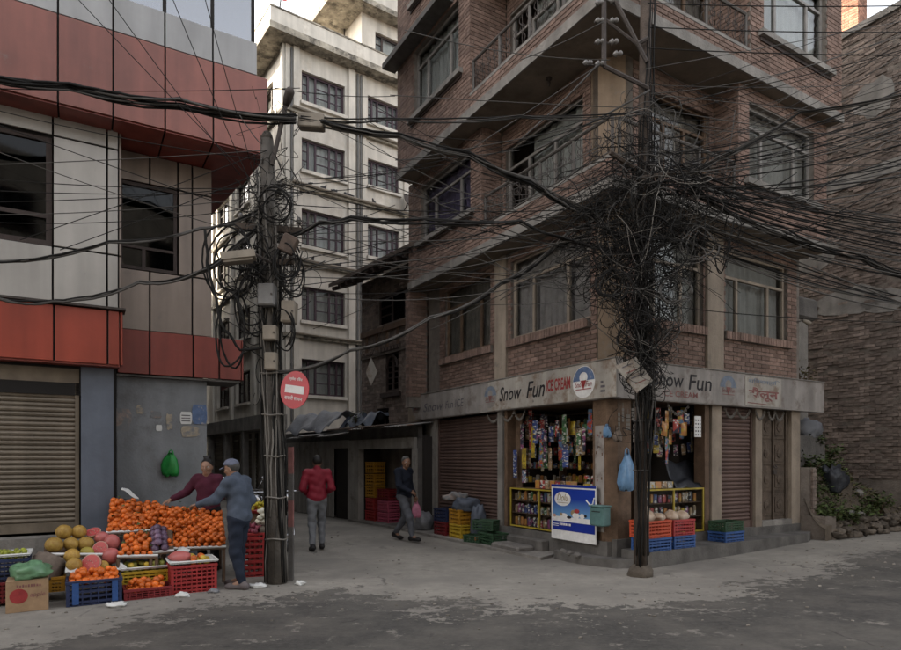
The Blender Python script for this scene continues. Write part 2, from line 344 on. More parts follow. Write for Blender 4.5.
def window(face, root, a0, a1, z0, z1, div=(.25,.78), tr=None, d=-.06, fr='white_frame', pane='pane', cur='curtain_white', fw=.06, fd=.06, cd=.14, cur_part=None, back='dark_in', bars=0, name='window'):
    mb = MB(); b = face.box
    b(mb, a0, a1, d-fd, d, z0, z0+fw); b(mb, a0, a1, d-fd, d, z1-fw, z1); b(mb, a0, a0+fw, d-fd, d, z0+fw, z1-fw); b(mb, a1-fw, a1, d-fd, d, z0+fw, z1-fw)
    zt = tr if tr else z1-fw
    xs = [a0+fw]
    for q in div:
        x = a0+(a1-a0)*q; b(mb, x-fw*.5, x+fw*.5, d-fd+.002, d-.003, z0+fw, zt); xs += [x-fw*.5, x+fw*.5]
    xs.append(a1-fw)
    if tr: b(mb, a0+fw, a1-fw, d-fd+.002, d-.002, tr-fw*.4, tr+fw*.4)
    for k in range(bars):
        z = z0+fw+(zt-z0-fw)*(k+1)/(bars+1)
        for i in range(0, len(xs), 2):
            if bars and (i != 2 or len(xs) < 6): b(mb, xs[i], xs[i+1], d-fd+.01, d-.012, z-.018, z+.018)
    w = mb.build(name, fr, root)
    for i in range(0, len(xs), 2): face.one('pane', pane, w, xs[i], xs[i+1], d-fd*.6, d-fd*.6+.006, z0+fw, (tr-fw*.4) if tr else zt)
    if tr: face.one('pane', pane, w, a0+fw, a1-fw, d-fd*.6, d-fd*.6+.006, tr+fw*.4, z1-fw)
    if cur:
        lo, hi = cur_part or (0, 1); c0, c1 = a0+(a1-a0)*lo, a0+(a1-a0)*hi
        ph = random.uniform(0, 6)
        def fn(i, j):
            a = c0+(c1-c0)*i; w_ = .018*math.sin(i*(c1-c0)*38+ph)+.012*math.sin(i*(c1-c0)*17+ph*2+j)
            return face.p(a, d-cd+w_, z0+.02+(z1-z0-.04)*j)
        MB().surf(fn, max(8, int((c1-c0)*22)), 3).build('curtain', cur, w, True)
    if back: face.one('dark_room_panel', back, w, a0-.05, a1+.05, d-cd-.3, d-cd-.25, z0-.05, z1+.05)  # near-black panel behind the window, imitating a dark room
    return w
# ================================================================ GROUND
def gz(x, y):                       # the street climbs a little towards the right
    return .022*max(0., x-2.9) + .004*math.sin(x*1.7+y*.9)
def ground():
    xs = sorted({*np.linspace(-11, 15, 131).round(3), -300, -120, -50, -22, 26, 60, 140, 300}); ys = sorted({*np.linspace(.5, 34, 151).round(3), -300, -100, -30, -8, 48, 90, 180, 400})
    mb = MB(); w = len(xs)
    vs = [(x, y, min(gz(x, y), .4) if abs(x) < 40 else min(gz(max(-40,min(40,x)), 0),.4)) for y in ys for x in xs]
    mb.add(vs, [(j*w+i, j*w+i+1, (j+1)*w+i+1, (j+1)*w+i) for j in range(len(ys)-1) for i in range(w-1)])
    m = bpy.data.materials.new('street'); m.use_nodes = True; nt = m.node_tree; N = nt.nodes; L = nt.links.new; M['street'] = m
    p = N['Principled BSDF']; tc = N.new('ShaderNodeTexCoord'); P = tc.outputs['Object']
    def noise(sc, det=8, ro=.65, mp=None):
        n = N.new('ShaderNodeTexNoise'); n.inputs['Scale'].default_value = sc; n.inputs['Detail'].default_value = det; n.inputs['Roughness'].default_value = ro
        if mp:
            q = N.new('ShaderNodeMapping'); q.inputs['Scale'].default_value = mp; L(P, q.inputs[0]); L(q.outputs[0], n.inputs['Vector'])
        else: L(P, n.inputs['Vector'])
        return n.outputs['Fac']
    def math_(op, a, b=None, cl=False):
        q = N.new('ShaderNodeMath'); q.operation = op; q.use_clamp = cl
        for i, s in enumerate((a, b)):
            if s is None: continue
            if isinstance(s, (int, float)): q.inputs[i].default_value = s
            else: L(s, q.inputs[i])
        return q.outputs[0]
    def ramp(s, a, b, c0, c1):
        q = N.new('ShaderNodeValToRGB'); e = q.color_ramp.elements; e[0].position = a; e[1].position = b; e[0].color = (*c0, 1); e[1].color = (*c1, 1); L(s, q.inputs[0]); return q.outputs[0]
    def mix(f, a, b):
        q = N.new('ShaderNodeMix'); q.data_type = 'RGBA'; L(f, q.inputs[0]) if not isinstance(f, float) else None
        if isinstance(f, float): q.inputs[0].default_value = f
        for i, s in ((6, a), (7, b)):
            if isinstance(s, tuple): q.inputs[i].default_value = (*s, 1)
            else: L(s, q.inputs[i])
        return q.outputs[2]
    sp = N.new('ShaderNodeSeparateXYZ'); L(P, sp.inputs[0])
    # worn concrete and dust, with dark tarmac where the road surface begins: the edge wanders through these points (x, y)
    mr = N.new('ShaderNodeMapRange'); mr.inputs[1].default_value = -6; mr.inputs[2].default_value = 12; L(sp.outputs[0], mr.inputs[0])
    cv = N.new('ShaderNodeValToRGB'); e = cv.color_ramp.elements
    pts = [(-6,4.2),(-3.6,5.6),(-2.9,6.9),(-1.5,7.75),(-.3,7.2),(.7,6.9),(2.0,6.95),(3.2,7.3),(4.7,8.5),(7.4,10.4),(12,12.6)]
    e[0].position = 0; e[0].color = (pts[0][1]/20,)*3+(1,); e[1].position = 1; e[1].color = (pts[-1][1]/20,)*3+(1,)
    for x, y in pts[1:-1]:
        q = e.new((x+6)/18); q.color = (y/20,)*3+(1,)
    L(mr.outputs[0], cv.inputs[0])
    edge = math_('SUBTRACT', math_('MULTIPLY', cv.outputs[0], 20.), sp.outputs[1])
    nA = noise(1.0, 9, .68, (1, 1.3, 1)); nB = noise(4.5, 9, .72, (1, 1.25, 1)); nC = noise(16, 8, .7)
    e2 = math_('ADD', edge, math_('MULTIPLY', math_('SUBTRACT', nA, .5), 4.4))
    e3 = math_('ADD', e2, math_('MULTIPLY', math_('SUBTRACT', nB, .5), 4.2))
    e3 = math_('ADD', e3, math_('MULTIPLY', math_('SUBTRACT', nC, .5), 2.0))
    mask = ramp(math_('ADD', math_('MULTIPLY', e3, .5), .5, True), .46, .56, (0,0,0), (1,1,1))
    light = mix(ramp(nB, .35, .68, (0,0,0), (1,1,1)), (.225,.207,.18), (.325,.30,.26))
    light = mix(ramp(noise(.55, 6, .6), .38, .62, (0,0,0), (1,1,1)), light, (.19,.175,.155))
    light = mix(ramp(nC, .60, .72, (0,0,0), (.7,.7,.7)), light, (.13,.115,.10))
    tar = mix(ramp(nC, .3, .7, (0,0,0), (1,1,1)), (.040,.038,.035), (.088,.082,.075))
    tar = mix(ramp(nA, .42, .64, (0,0,0), (.8,.8,.8)), tar, (.125,.114,.10))
    col = mix(mask, light, tar)
    fk = ramp(noise(2.4, 10, .75, (1, 1.3, 1)), .58, .63, (0,0,0), (.85,.85,.85)); col = mix(math_('MULTIPLY', fk, mask), col, (.22,.20,.175))
    dk = ramp(noise(1.5, 10, .72, (1.2, 1.4, 1)), .60, .67, (0,0,0), (.75,.75,.75)); col = mix(dk, col, (.075,.068,.06))
    # hairline cracks and tyre-dragged grit streaks
    vo = N.new('ShaderNodeTexVoronoi'); vo.feature = 'DISTANCE_TO_EDGE'; vo.inputs['Scale'].default_value = .55
    ad = N.new('ShaderNodeMixRGB'); ad.inputs[0].default_value = .22; L(P, ad.inputs[1]); nn = N.new('ShaderNodeTexNoise'); nn.inputs['Scale'].default_value = 2.2; nn.inputs['Detail'].default_value = 6; L(P, nn.inputs['Vector']); L(nn.outputs['Color'], ad.inputs[2]); L(ad.outputs[0], vo.inputs['Vector'])
    ck = ramp(vo.outputs['Distance'], .002, .007, (1,1,1), (0,0,0)); ckm = math_('MULTIPLY', ck, ramp(noise(.8), .52, .60, (0,0,0), (.6,.6,.6)))
    col = mix(ckm, col, (.035,.032,.03))
    L(col, p.inputs['Base Color'])
    L(ramp(mask, 0, 1, (.93,)*3, (.72,)*3), p.inputs['Roughness']); p.inputs['Specular IOR Level'].default_value = .3
    hgt = math_('ADD', math_('MULTIPLY', nC, .5), math_('ADD', math_('MULTIPLY', mask, -.5), math_('MULTIPLY', ckm, -.8)))
    b = N.new('ShaderNodeBump'); b.inputs['Strength'].default_value = .55; b.inputs['Distance'].default_value = .02; L(hgt, b.inputs['Height']); L(b.outputs[0], p.inputs['Normal'])
    o = mb.build('ground', 'street', smooth=True); tag(o, kind='structure')
ground()
gv = MB(); rgv = random.Random(5)
for i in range(1500):
    x = rgv.uniform(-6.5, 9); y = rgv.uniform(4.8, 13.5); 
    if rgv.random() > .25 and not (abs(y-(7.3 if x < 3 else 7.3+(x-3)*.75)) < 1.1): continue
    s_ = rgv.choice((.006,.009,.013,.02)); gv.cr = rgv.random(); gv.sph((x, y, gz(x,y)+s_*.25), s_, (1.2,1,.6), 5, 3, .25)
pm('grit', (.20,.18,.155), .95, .3, 8, 0, rnd=.5); tag(gv.build('grit', 'grit', None, rnd=True), 'loose grit and gravel scattered over the worn road', 'gravel', kind='stuff')

# ================================================================ CORNER BUILDING (brick, four storeys in view)
Bd = empty('corner_building', (FB.o[0], FB.o[1], 0), R(FB.deg), 'brick corner building with overhanging balconies above the ice cream kiosk', 'building')
L1, R1, L2, R2, L3, R3 = Face('x',.16), Face('y',.16), Face('x',-.32), Face('y',-.32), Face('x',-.69), Face('y',-.53)
TOPB = 16.5
bk = Bricks()
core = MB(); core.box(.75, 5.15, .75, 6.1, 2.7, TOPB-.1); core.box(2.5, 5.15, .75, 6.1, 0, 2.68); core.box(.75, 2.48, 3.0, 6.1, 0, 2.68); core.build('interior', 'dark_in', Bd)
bw = MB(); bw.box(5.15, 5.3, .4, 6.2, 0, TOPB); bw.box(.4, 5.3, 6.1, 6.25, 0, TOPB); bw.build('rear_wall', 'mortar', Bd)
# corner column, chamfered, and ground floor pillars
def prism(mb, pts, z0, z1): return mb.ext([(x, y, z0) for x, y in pts], (0, 0, z1-z0))
prism(MB(), [(.16,.46),(.46,.16),(.62,.16),(.62,.3),(.3,.62),(.16,.62)], 2.7, TOPB-.2).build('corner_column', 'plaster_ochre', Bd)
prism(MB(), [(.14,.56),(.14,.26),(.26,.14),(.56,.14),(.56,.36),(.36,.56)], 0, 2.7).build('corner_pillar', 'wood_brown', Bd)
def gp(face, a0, a1, d, mat='plaster_beige', z0=0, z1=2.66): face.one('pillar', mat, Bd, a0, a1, -.2, d, z0, z1)
gp(L1, 2.9, 2.99, .03, 'wood_brown'); gp(L1, 3.03, 3.2, .05, 'concrete'); gp(L1, 5.69, 6.2, .05, 'concrete')
gp(R1, 2.38, 2.5, .02, 'wood_brown'); gp(R1, 2.54, 2.8, .05, 'plaster_beige'); gp(R1, 3.8, 4.0, .05, 'plaster_beige'); gp(R1, 4.96, 5.25, .05, 'plaster_beige')
# plinth, ledge, kerb and steps
MB().box(.1, .6, .2, 6.2, 0, .36).build('plinth', 'concrete_dark', Bd)
MB().box(.2, 5.25, .1, .7, 0, .40).build('plinth', 'concrete_dark', Bd)
prism(MB(), [(.42,-.40),(1.9,-.36),(3.6,-.33),(4.9,-.24),(5.25,-.1),(5.25,.098),(.30,.098),(.26,-.2)], -.05, .25).build('ledge', 'concrete_dark', Bd)
prism(MB(), [(-.18,1.15),(-.24,.75),(-.17,.25),(-.02,-.12),(.24,-.22),(.24,.2),(.098,.22),(.098,1.2)], -.05, .13).build('kerb_step', 'concrete_dark', Bd)
MB().bbox(-.46, -.08, 1.78, 2.62, -.02, .13, .03).build('doorstep', 'stone', Bd)
MB().bbox(-.08, .098, 1.6, 2.8, -.02, .24, .02).build('doorstep', 'concrete_dark', Bd)
# first floor walls
w1 = [(.65,2.80,3.97,5.5),(3.5,5.34,3.97,5.5)]; wr = [(.66,2.36,3.94,5.45),(2.97,4.89,3.94,5.45)]
wall_mb(L1, MB(), .46, 6.1, 2.66, 5.65, w1, .2).build('wall', 'mortar', Bd)
wall_mb(R1, MB(), .46, 5.3, 2.66, 5.65, wr, .2).build('wall', 'mortar', Bd)
bk.area(L1, .47, 2.90, 3.15, 5.62, [w1[0]]); bk.area(L1, 3.29, 5.57, 3.15, 5.62, [w1[1]]); bk.area(R1, .47, 2.40, 3.15, 5.62, [wr[0]]); bk.area(R1, 2.86, 5.2, 3.15, 5.62, [wr[1]])
for f, a0, a1 in ((L1,2.91,3.28),(R1,2.41,2.85)): f.one('pilaster', 'plaster_beige', Bd, a0, a1, 0, .06, 3.1, 5.65)
L1.one('recess', 'mortar', Bd, 5.57, 6.1, .001, .012, 3.1, 5.64)
for f, a0, a1 in ((L1,.62,2.88),(L1,3.4,5.5),(R1,.62,2.38),(R1,2.9,4.94)):
    f.one('sill', 'mortar', Bd, a0, a1, 0, .075, 3.82, 3.965); bk.area(f, a0, a1, 3.82, 3.965, proud=.088, soldier=True)
window(L1, Bd, .65, 2.80, 3.97, 5.5, (.28,.72), 5.07, cur='curtain_red', fr='plaster_beige', cur_part=(0,1)); window(L1, Bd, 3.5, 5.34, 3.97, 5.5, (.25,.68), 5.07, cur='curtain_brown', fr='wood_brown')
window(R1, Bd, .66, 2.36, 3.94, 5.45, (.3,.7), 4.98, cur='curtain_grey', fr='plaster_beige'); window(R1, Bd, 2.97, 4.89, 3.94, 5.45, (.22,.72), 4.98, cur='curtain_grey', fr='plaster_beige')
# wing wall under the overhang at the far end of the left front
MB().box(-.31, .16, 6.2, 6.4, 2.9, 5.65).build('wing_wall', 'mortar', Bd); bk.area(Face('y', 6.2), -.31, .155, 3.15, 5.64); bk.area(Face('x', -.31), 6.205, 6.395, 3.15, 5.64)
# overhanging floors
def floor_(Lf, Rf, xb, yb, z0, zb, zs, zw, ztop, ybay, xbay, yend, xend, wl, wrr, rail):
    xl, yl = Lf.c, Rf.c
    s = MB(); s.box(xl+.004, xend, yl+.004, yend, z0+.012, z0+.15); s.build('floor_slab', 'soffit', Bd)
    e = MB(); e.box(xl-.03, xl, yl-.03, yend+.02, z0, z0+.17); e.box(xl, xend+.05, yl-.03, yl, z0, z0+.17); e.build('slab_edge', 'concrete', Bd)
    a = z0+.17
    # balcony upstands
    u = MB(); u.box(xl, xl+.11, yl, ybay, a, zb); u.box(xl+.112, xbay, yl, yl+.11, a, zb); u.build('upstand', 'mortar', Bd)
    bk.area(Lf, yl, ybay, a, zb); bk.area(Rf, xl, xbay, a, zb)
    k = MB(); k.box(xl-.015, xl+.125, yl-.015, ybay, zb, zb+.05); k.box(xl+.126, xbay, yl-.015, yl+.125, zb, zb+.05); k.build('coping', 'concrete', Bd)
    # bays, flush with the slab edge
    wall_mb(Lf, MB(), ybay, yend, a, ztop, [wl], .2).build('bay_wall', 'mortar', Bd); bk.area(Lf, ybay, yend, a, ztop, [wl])
    wall_mb(Rf, MB(), xbay, xend, a, ztop, [wrr], .2).build('bay_wall', 'mortar', Bd); bk.area(Rf, xbay, xend, a, ztop, [wrr])
    for q in ((xl+.2, .14, ybay, ybay+.16), (xbay, xbay+.16, yl+.2, .14), (xl+.2, .75, yend-.16, yend), (xend-.16, xend, yl+.2, .75)): MB().box(*q, a, ztop).build('bay_side_wall', 'mortar', Bd)
    bk.area(Face('y', ybay), xl+.005, .14, zb, ztop); bk.area(Face('x', xbay), yl+.005, .14, zb, ztop)
    # balcony back walls with glazed doors
    dl = (.8, ybay-.12, a+.05, zw); dr = (.8, xbay-.12, a+.05, zw)
    wall_mb(L1, MB(), .46, ybay, a, ztop, [dl], .2).build('balcony_wall', 'mortar', Bd); wall_mb(R1, MB(), .46, xbay, a, ztop, [dr], .2).build('balcony_wall', 'mortar', Bd)
    bk.area(L1, .62, ybay, a, ztop, [dl]); bk.area(R1, .62, xbay, a, ztop, [dr])
    window(L1, Bd, *dl, (.36,.70), zw-.42, fr='grey_frame', cur='curtain_grey', cur_part=(.05,.7)); window(R1, Bd, *dr, (.36,.66), zw-.42, fr='wood_brown', cur='curtain_brown')
    # bay windows with sills
    for f, w, cu in ((Lf, wl, rail['cl']), (Rf, wrr, rail['cr'])):
        window(f, Bd, *w, (.24,.74), w[3]-.36, fr='grey_frame', cur=cu, d=-.08)
        f.one('sill', 'concrete', Bd, w[0]-.15, w[1]+.15, 0, .10, w[2]-.10, w[2]-.003)
        f.one('painted_sill_shadow', 'wood_dark', Bd, w[0]-.12, w[1]+.12, .014, .035, w[2]-.17, w[2]-.102)  # dark strip put in as the shadow line under the sill
    # railings: posts, rails and wrought scrolls
    for f, a0, a1 in ((Lf, yl+.05, ybay-.03), (Rf, xl+.2, xbay-.03)):
        m = MB(); zr = rail['z']; dd = -.055
        m.tube([f.p(a0, dd, zr), f.p(a1, dd, zr)], .028, 6); m.tube([f.p(a0, dd, zb+.12), f.p(a1, dd, zb+.12)], .012, 5)
        n = max(2, round((a1-a0)/.95)); 
        for i in range(n+1):
            q = a0+(a1-a0)*i/n; m.tube([f.p(q, dd, zb+.03), f.p(q, dd, zr)], .026, 6)
        ro = m.build('railing', 'rail', Bd)
        sc = MB(); k = max(4, round((a1-a0)/.2))
        for i in range(k):
            q = a0+(a1-a0)*(i+.5)/k; mid = (zb+.12+zr)/2; h = (zr-zb-.12)/2
            sc.tube([f.p(q, dd, zb+.12), f.p(q, dd, zr)], .006, 4)
            for sg in (-1, 1):
                sc.tube([f.p(q+sg*.085*math.sin(t*math.pi*1.5)*(1-.3*t), dd+.004*sg, mid+sg*h*(.95-1.1*t)) for t in np.linspace(0, 1, 9)], .006, 4)
            sc.tube([f.p(q+.07*math.cos(t), dd, mid+.07*math.sin(t)) for t in np.linspace(0, 2*math.pi, 9)], .006, 4)
        sc.build('scrollwork', 'iron', ro)
floor_(L2, R2, 0, 0, 5.65, 6.10, 6.5, 7.75, 8.10, 3.1, 2.64, 6.2, 5.38, (3.5,5.62,6.62,7.85), (2.94,4.95,6.5,7.85), dict(z=6.74, cl='curtain_purple', cr='curtain_grey'))
floor_(L3, R3, 0, 0, 8.10, 8.50, 9.1, 10.25, 10.75, 2.95, 2.66, 6.05, 5.51, (3.35,5.25,9.18,10.6), (3.03,5.0,8.95,10.4), dict(z=9.16, cl='curtain_white', cr='curtain_white'))
L3.one('window_hood', 'concrete_dark', Bd, 3.55, 6.2, 0, .33, 10.66, 10.78)
floor_(Face('x',-.69), Face('y',-.53), 0, 0, 10.75, 11.2, 11.9, 12.9, 13.3, 2.95, 2.66, 6.05, 5.51, (3.35,5.25,11.7,12.9), (3.03,5.0,11.6,12.9), dict(z=11.9, cl='curtain_white', cr='curtain_white'))
MB().box(-.72, 5.55, -.56, 6.1, 13.3, 13.5).build('roof_slab', 'concrete', Bd)
w = MB(); w.box(.2, 5.2, .2, 6.0, 13.5, TOPB); w.build('roof_storey', 'mortar', Bd); 
for q in ((.55,1.6),(1.7,.45)):      # bulb holders under the third-floor slab
    m = MB(); m.lathe((q[0]-.75, q[1]-.35, 8.02), [(.05,.09),(.05,.06),(.02,.05),(.025,0),(.012,-.05)], 8); m.build('lamp_holder', 'iron', Bd)
bk.finish(Bd, 'brick', FB)
# roller shutters and the carved door
def shutter(face, parent, a0, a1, z0, z1, d, mat, pitch=.072, name='roller_shutter'):
    m = MB(); face.box(m, a0, a0+.05, d-.04, d+.03, z0, z1); face.box(m, a1-.05, a1, d-.04, d+.03, z0, z1); face.box(m, a0, a1, d-.045, d+.032, z1, z1+.2); face.box(m, a0+.05, a1-.05, d-.03, d+.02, z0, z0+.13)
    r = m.build(name, mat, parent); n = int((z1-z0-.13)/pitch); me = None
    for i in range(n):
        z = z0+.13+i*pitch
        if me is None:
            t = MB(); w = a1-a0-.1; pr = [(-.012,0),(.004,pitch*.18),(.012,pitch*.5),(.004,pitch*.82),(-.012,pitch)]
            for k in range(4):
                (d0,h0),(d1,h1) = pr[k], pr[k+1]
                q = [face.p(0,d0,h0), face.p(w,d0,h0), face.p(w,d1,h1), face.p(0,d1,h1)]
                c = face.p(0,0,0); t.add([(p[0]-c[0],p[1]-c[1],p[2]) for p in q], [(0,1,2,3)])
            t.add(*(lambda q: (q, [(0,1,2,3)]))([tuple(Vector(face.p(a,-.0125,h))-Vector(face.p(0,0,0))) for a, h in ((0,0),(w,0),(w,pitch),(0,pitch))]))
            o = t.build('slat', mat, r, True); me = o.data; o.location = face.p(a0+.05, d, z)
        else: mesh_copy(me, 'slat', face.p(a0+.05, d+random.uniform(-.003,.003), z), parent=r)
    return r
shutter(L1, Bd, 3.22, 5.68, .36, 2.62, -.04, 'shutter_red'); shutter(R1, Bd, 2.82, 3.79, .40, 2.62, -.04, 'shutter_red')
dr = R1.one('wooden_door', 'wood_door', Bd, 4.02, 4.94, -.10, -.06, .5, 2.64)
R1.one('threshold', 'concrete', Bd, 4.0, 4.95, -.1, .06, .40, .5)
for i in range(2):
    for j, (za, zb_) in enumerate(((.58,1.0),(1.06,1.5),(1.56,2.0),(2.06,2.5))):
        a = 4.08+i*.42; m = MB(); R1.box(m, a, a+.36, -.06, -.045, za, zb_); R1.box(m, a+.05, a+.31, -.045, -.03, za+.06, zb_-.06)
        m.lathe(R1.p(a+.18, -.03, (za+zb_)/2), [(.09,0),(.09,.012),(.05,.02),(.02,.03)], 10, (0,-1,0)); m.build('panel', 'wood_door', dr)
m = MB(); R1.box(m, 4.46, 4.50, -.06, -.02, .5, 2.6); R1.box(m, 4.02, 4.08, -.06, -.02, .5, 2.6); R1.box(m, 4.88, 4.94, -.06, -.02, .5, 2.6); m.build('door_stile', 'wood_door', dr)
m = MB(); m.tube([R1.p(4.44, -.01, 1.55), R1.p(4.44, .03, 1.5), R1.p(4.52, .03, 1.5), R1.p(4.52, -.01, 1.55)], .012, 6); R1.box(m, 4.43, 4.53, -.02, .015, 1.38, 1.46); m.build('padlock', 'iron', dr)
# side return of broken masonry beside the door
prism(MB(), [(5.26,.098),(5.26,.55),(5.62,.55),(5.62,-.38),(5.40,-.30)], -.05, .55).build('buttress', 'mortar_old', Bd); prism(MB(), [(5.262,.1),(5.262,.52),(5.52,.52),(5.52,-.05),(5.38,.0)], .55, 1.5).build('buttress', 'mortar_old', Bd)
bb = Bricks(); bb.area(Face('y', -.05), 5.39, 5.52, .6, 1.48, bl=.13); bb.finish(Bd, 'brick_old', FB, 0)
# ================================================================ PANEL-CLAD BUILDING (left)
Ad = empty('clad_building', (FA.o[0], FA.o[1], 0), R(FA.deg), 'red and pale panel-clad building beside the fruit stall', 'building')
A2, A1, AU = Face('y', 0.), Face('y', -.5), Face('y', -.9)
TA = 17.  # top height; unseen upper and rear mass is sized to shade the street
m = MB(); m.box(-26, -1.27, .0, 22, 0, TA); m.box(-1.27, .0, .35, 22, 0, 6.30); m.box(-1.27, .08, .35, 22, 6.30, TA); m.build('interior', 'joint', Ad)
def panels(face, xs, zs, d, mat, skip=(), g=.012, th=.03, mats=None):
    for i in range(len(xs)-1):
        for j in range(len(zs)-1):
            cx, cz = (xs[i]+xs[i+1])/2, (zs[j]+zs[j+1])/2
            if any(o[0] < cx < o[1] and o[2] < cz < o[3] for o in skip): continue
            m_ = MB()
            a0, a1, z0, z1 = xs[i]+g, xs[i+1]-g, zs[j]+g, zs[j+1]-g
            if face.ax == 'y': m_.bbox(a0, a1, face.c-d-th, face.c-d, z0, z1, .004)
            else: m_.bbox(face.c-d-th, face.c-d, a0, a1, z0, z1, .004)
            m_.build('panel', mat, Ad)
# front wing (towards the street): ground floor shutter under the red canopy, pale upper panels with window
m = MB(); m.box(-26, -3.05, -.47, .0, 0, 6.4); m.box(-1.74, -1.30, -.46, .34, 0, 3.05); m.box(-3.05, -1.30, -.47, .0, 2.55, 4.55); m.box(-3.05,-1.30,-.47,0,6.06,6.4); m.box(-2.0,-1.3,-.47,0,4.5,6.1); m.build('front_wall', 'joint', Ad)
panels(A1, [-26,-20,-14,-8,-5.5,-4.2,-3.45,-2.07,-1.42,-1.275], [3.78,4.57,6.08,6.36], 0, 'panel_white', skip=[(-3.45,-2.07,4.57,6.08)])
w = window(A1, Ad, -3.45, -2.08, 4.58, 6.07, (.5,), 4.98, d=-.03, fr='wood_dark', pane='pane_dark', cur='curtain_olive', fw=.07, back=None, cd=.09)
panels(Face('x', -1.27), [-.52,-.02], [3.78,4.57,5.3,6.36], -.03, 'panel_tan')
# canopy
m = MB(); m.box(-26, -1.29, -.70, -.5, 2.99, 3.72); m.build('canopy_core', 'joint', Ad)
panels(Face('y', -.70), [-26,-18,-10,-5.5,-4.2,-3.1,-2.05,-1.42,-1.27], [2.97,3.74], 0, 'panel_redbright')
panels(Face('x', -1.27), [-.73,-.49], [2.97,3.74], -.035, 'panel_redbright')
m = MB(); m.box(-26, -1.2, -.78, -.46, 3.745, 3.775); m.build('canopy_flashing', 'iron', Ad)
m = MB(); m.box(-26, -1.27, -.70, -.5, 2.955, 2.985); m.build('canopy_soffit', 'panel_darkred', Ad)
# ground floor: shutter, blue-grey pillar, grey wall with remains of posters, plinth
shutter(Face('y', -.46), Ad, -3.9, -1.76, .66, 2.72, -.02, 'shutter', .066)
m = MB(); m.box(-26, -3.92, -.55, -.4, 0, 2.95); m.build('ground_wall', 'pillar_blue', Ad)
m = MB(); m.box(-1.74, -1.34, -.53, .0, 0, 2.95); m.build('ground_pillar', 'pillar_blue', Ad)
m = MB(); m.box(-26, -1.32, -.78, -.40, 0, .62); m.build('plinth', 'concrete', Ad)
m = MB(); m.box(-1.33, .0, .0, .34, 0, 2.95); m.build('ground_wall', 'wall_grey', Ad)
# recessed wing: tan panels, tall window, dark red fascia
panels(A2, [-1.26,-.83,-.22,.08], [3.62,4.55], 0, 'panel_tan'); panels(A2, [-.43,-.22,.08], [4.55,5.88,6.33], 0, 'panel_tan'); panels(A2, [-1.26,-.83,-.43], [5.88,6.33], 0, 'panel_tan')
m = MB(); m.box(-1.27, .0, .0, .34, 3.0, 4.52); m.box(-.4, .07, 0, .34, 4.5, 6.3); m.box(-1.27, -.4, 0, .34, 5.9, 6.3); m.build('recessed_wall', 'joint', Ad)
window(A2, Ad, -1.25, -.44, 4.56, 5.88, (.42,), 4.9, d=.0, fr='wood_dark', pane='pane_dark', cur='curtain_olive', fw=.05, cd=.09)
m = MB(); m.box(-1.28, .50, -.10, .0, 2.96, 3.60); m.build('fascia_core', 'joint', Ad)
panels(Face('y', -.10), [-1.28,-.84,-.22,.17,.52], [2.94,3.62], 0, 'panel_darkred'); panels(Face('x', .52), [-.13,1.6], [2.94,3.62], -.03, 'panel_darkred')
m = MB(); m.box(-1.28, .50, -.10, .6, 2.91, 2.94); m.build('fascia_soffit', 'concrete_dark', Ad)
# big upper overhang: red band, grey band, blue glazing
sof = [(-26,-.9),(.72,-.9),(.30,3.2),(-.2,3.2),(-26,3.2)]
prism(MB(), sof, 6.36, 7.5).build('overhang_core', 'joint', Ad)
for i, (a, b) in enumerate(((-26,-14),(-14,-7),(-7,-4.2),(-4.2,-3.1),(-3.1,-2.0),(-2.0,-1.36),(-1.36,-.71),(-.71,-.06),(-.06,.73))):
    prism(MB(), [(a+.012,-.9),(b-.012,-.9),(min(b,.73)-.012-(.42*.9/4.1 if i==8 else 0),0.3),(a+.012,.3)], 6.33, 6.357).build('soffit_panel', 'panel_darkred', Ad)
prism(MB(), [(-1.2,.312),(.585,.312),(.30,3.2),(-1.2,3.2)], 6.33, 6.357).build('soffit_panel', 'panel_darkred', Ad)
XU = [-26,-14,-7,-4.2,-3.1,-2.0,-1.36,-.71,-.06,.74]
panels(AU, XU, [6.34,7.53], 0, 'panel_red')
prism(MB(), [(-26,-.86),(.58,-.86),(.2,3.2),(-26,3.2)], 7.5, 8.03).build('band_core', 'joint', Ad); panels(Face('y', -.86), XU[:-1]+[.59], [7.54,8.05], 0, 'panel_grey')
prism(MB(), [(-26,-.76),(.48,-.76),(.1,3.2),(-26,3.2)], 8.03, 11.2).build('glazing_core', 'dark_in', Ad)
for i in range(len(XU)-1):
    a, b = XU[i], min(XU[i+1], .53)
    for z0, z1 in ((8.06,8.9),(8.93,9.75),(9.78,11.2)):
        m = MB(); m.box(a+.02, b-.02, -.84, -.82, z0, z1); m.build('glazing_pane', 'pane_blue', Ad)
        m = MB(); m.box(a+.02, b-.02, -.79, -.78, z0, z1); m.build('blind', 'curtain_grey' if (i*7+int(z0))%3 else 'dark_in', Ad)
for x in XU[:-1]+[.53]: MB().box(x-.025, x+.025, -.85, -.77, 8.05, 11.2).build('mullion', 'joint', Ad)
for k in range(3):
    z = 11.2+k*2.1; prism(MB(), [(-26,-.9),(.6,-.9),(.1,3.2),(-26,3.2)], z, min(TA, z+2.08)).build('upper_storey', 'panel_grey' if k % 2 == 0 else 'panel_red', Ad)

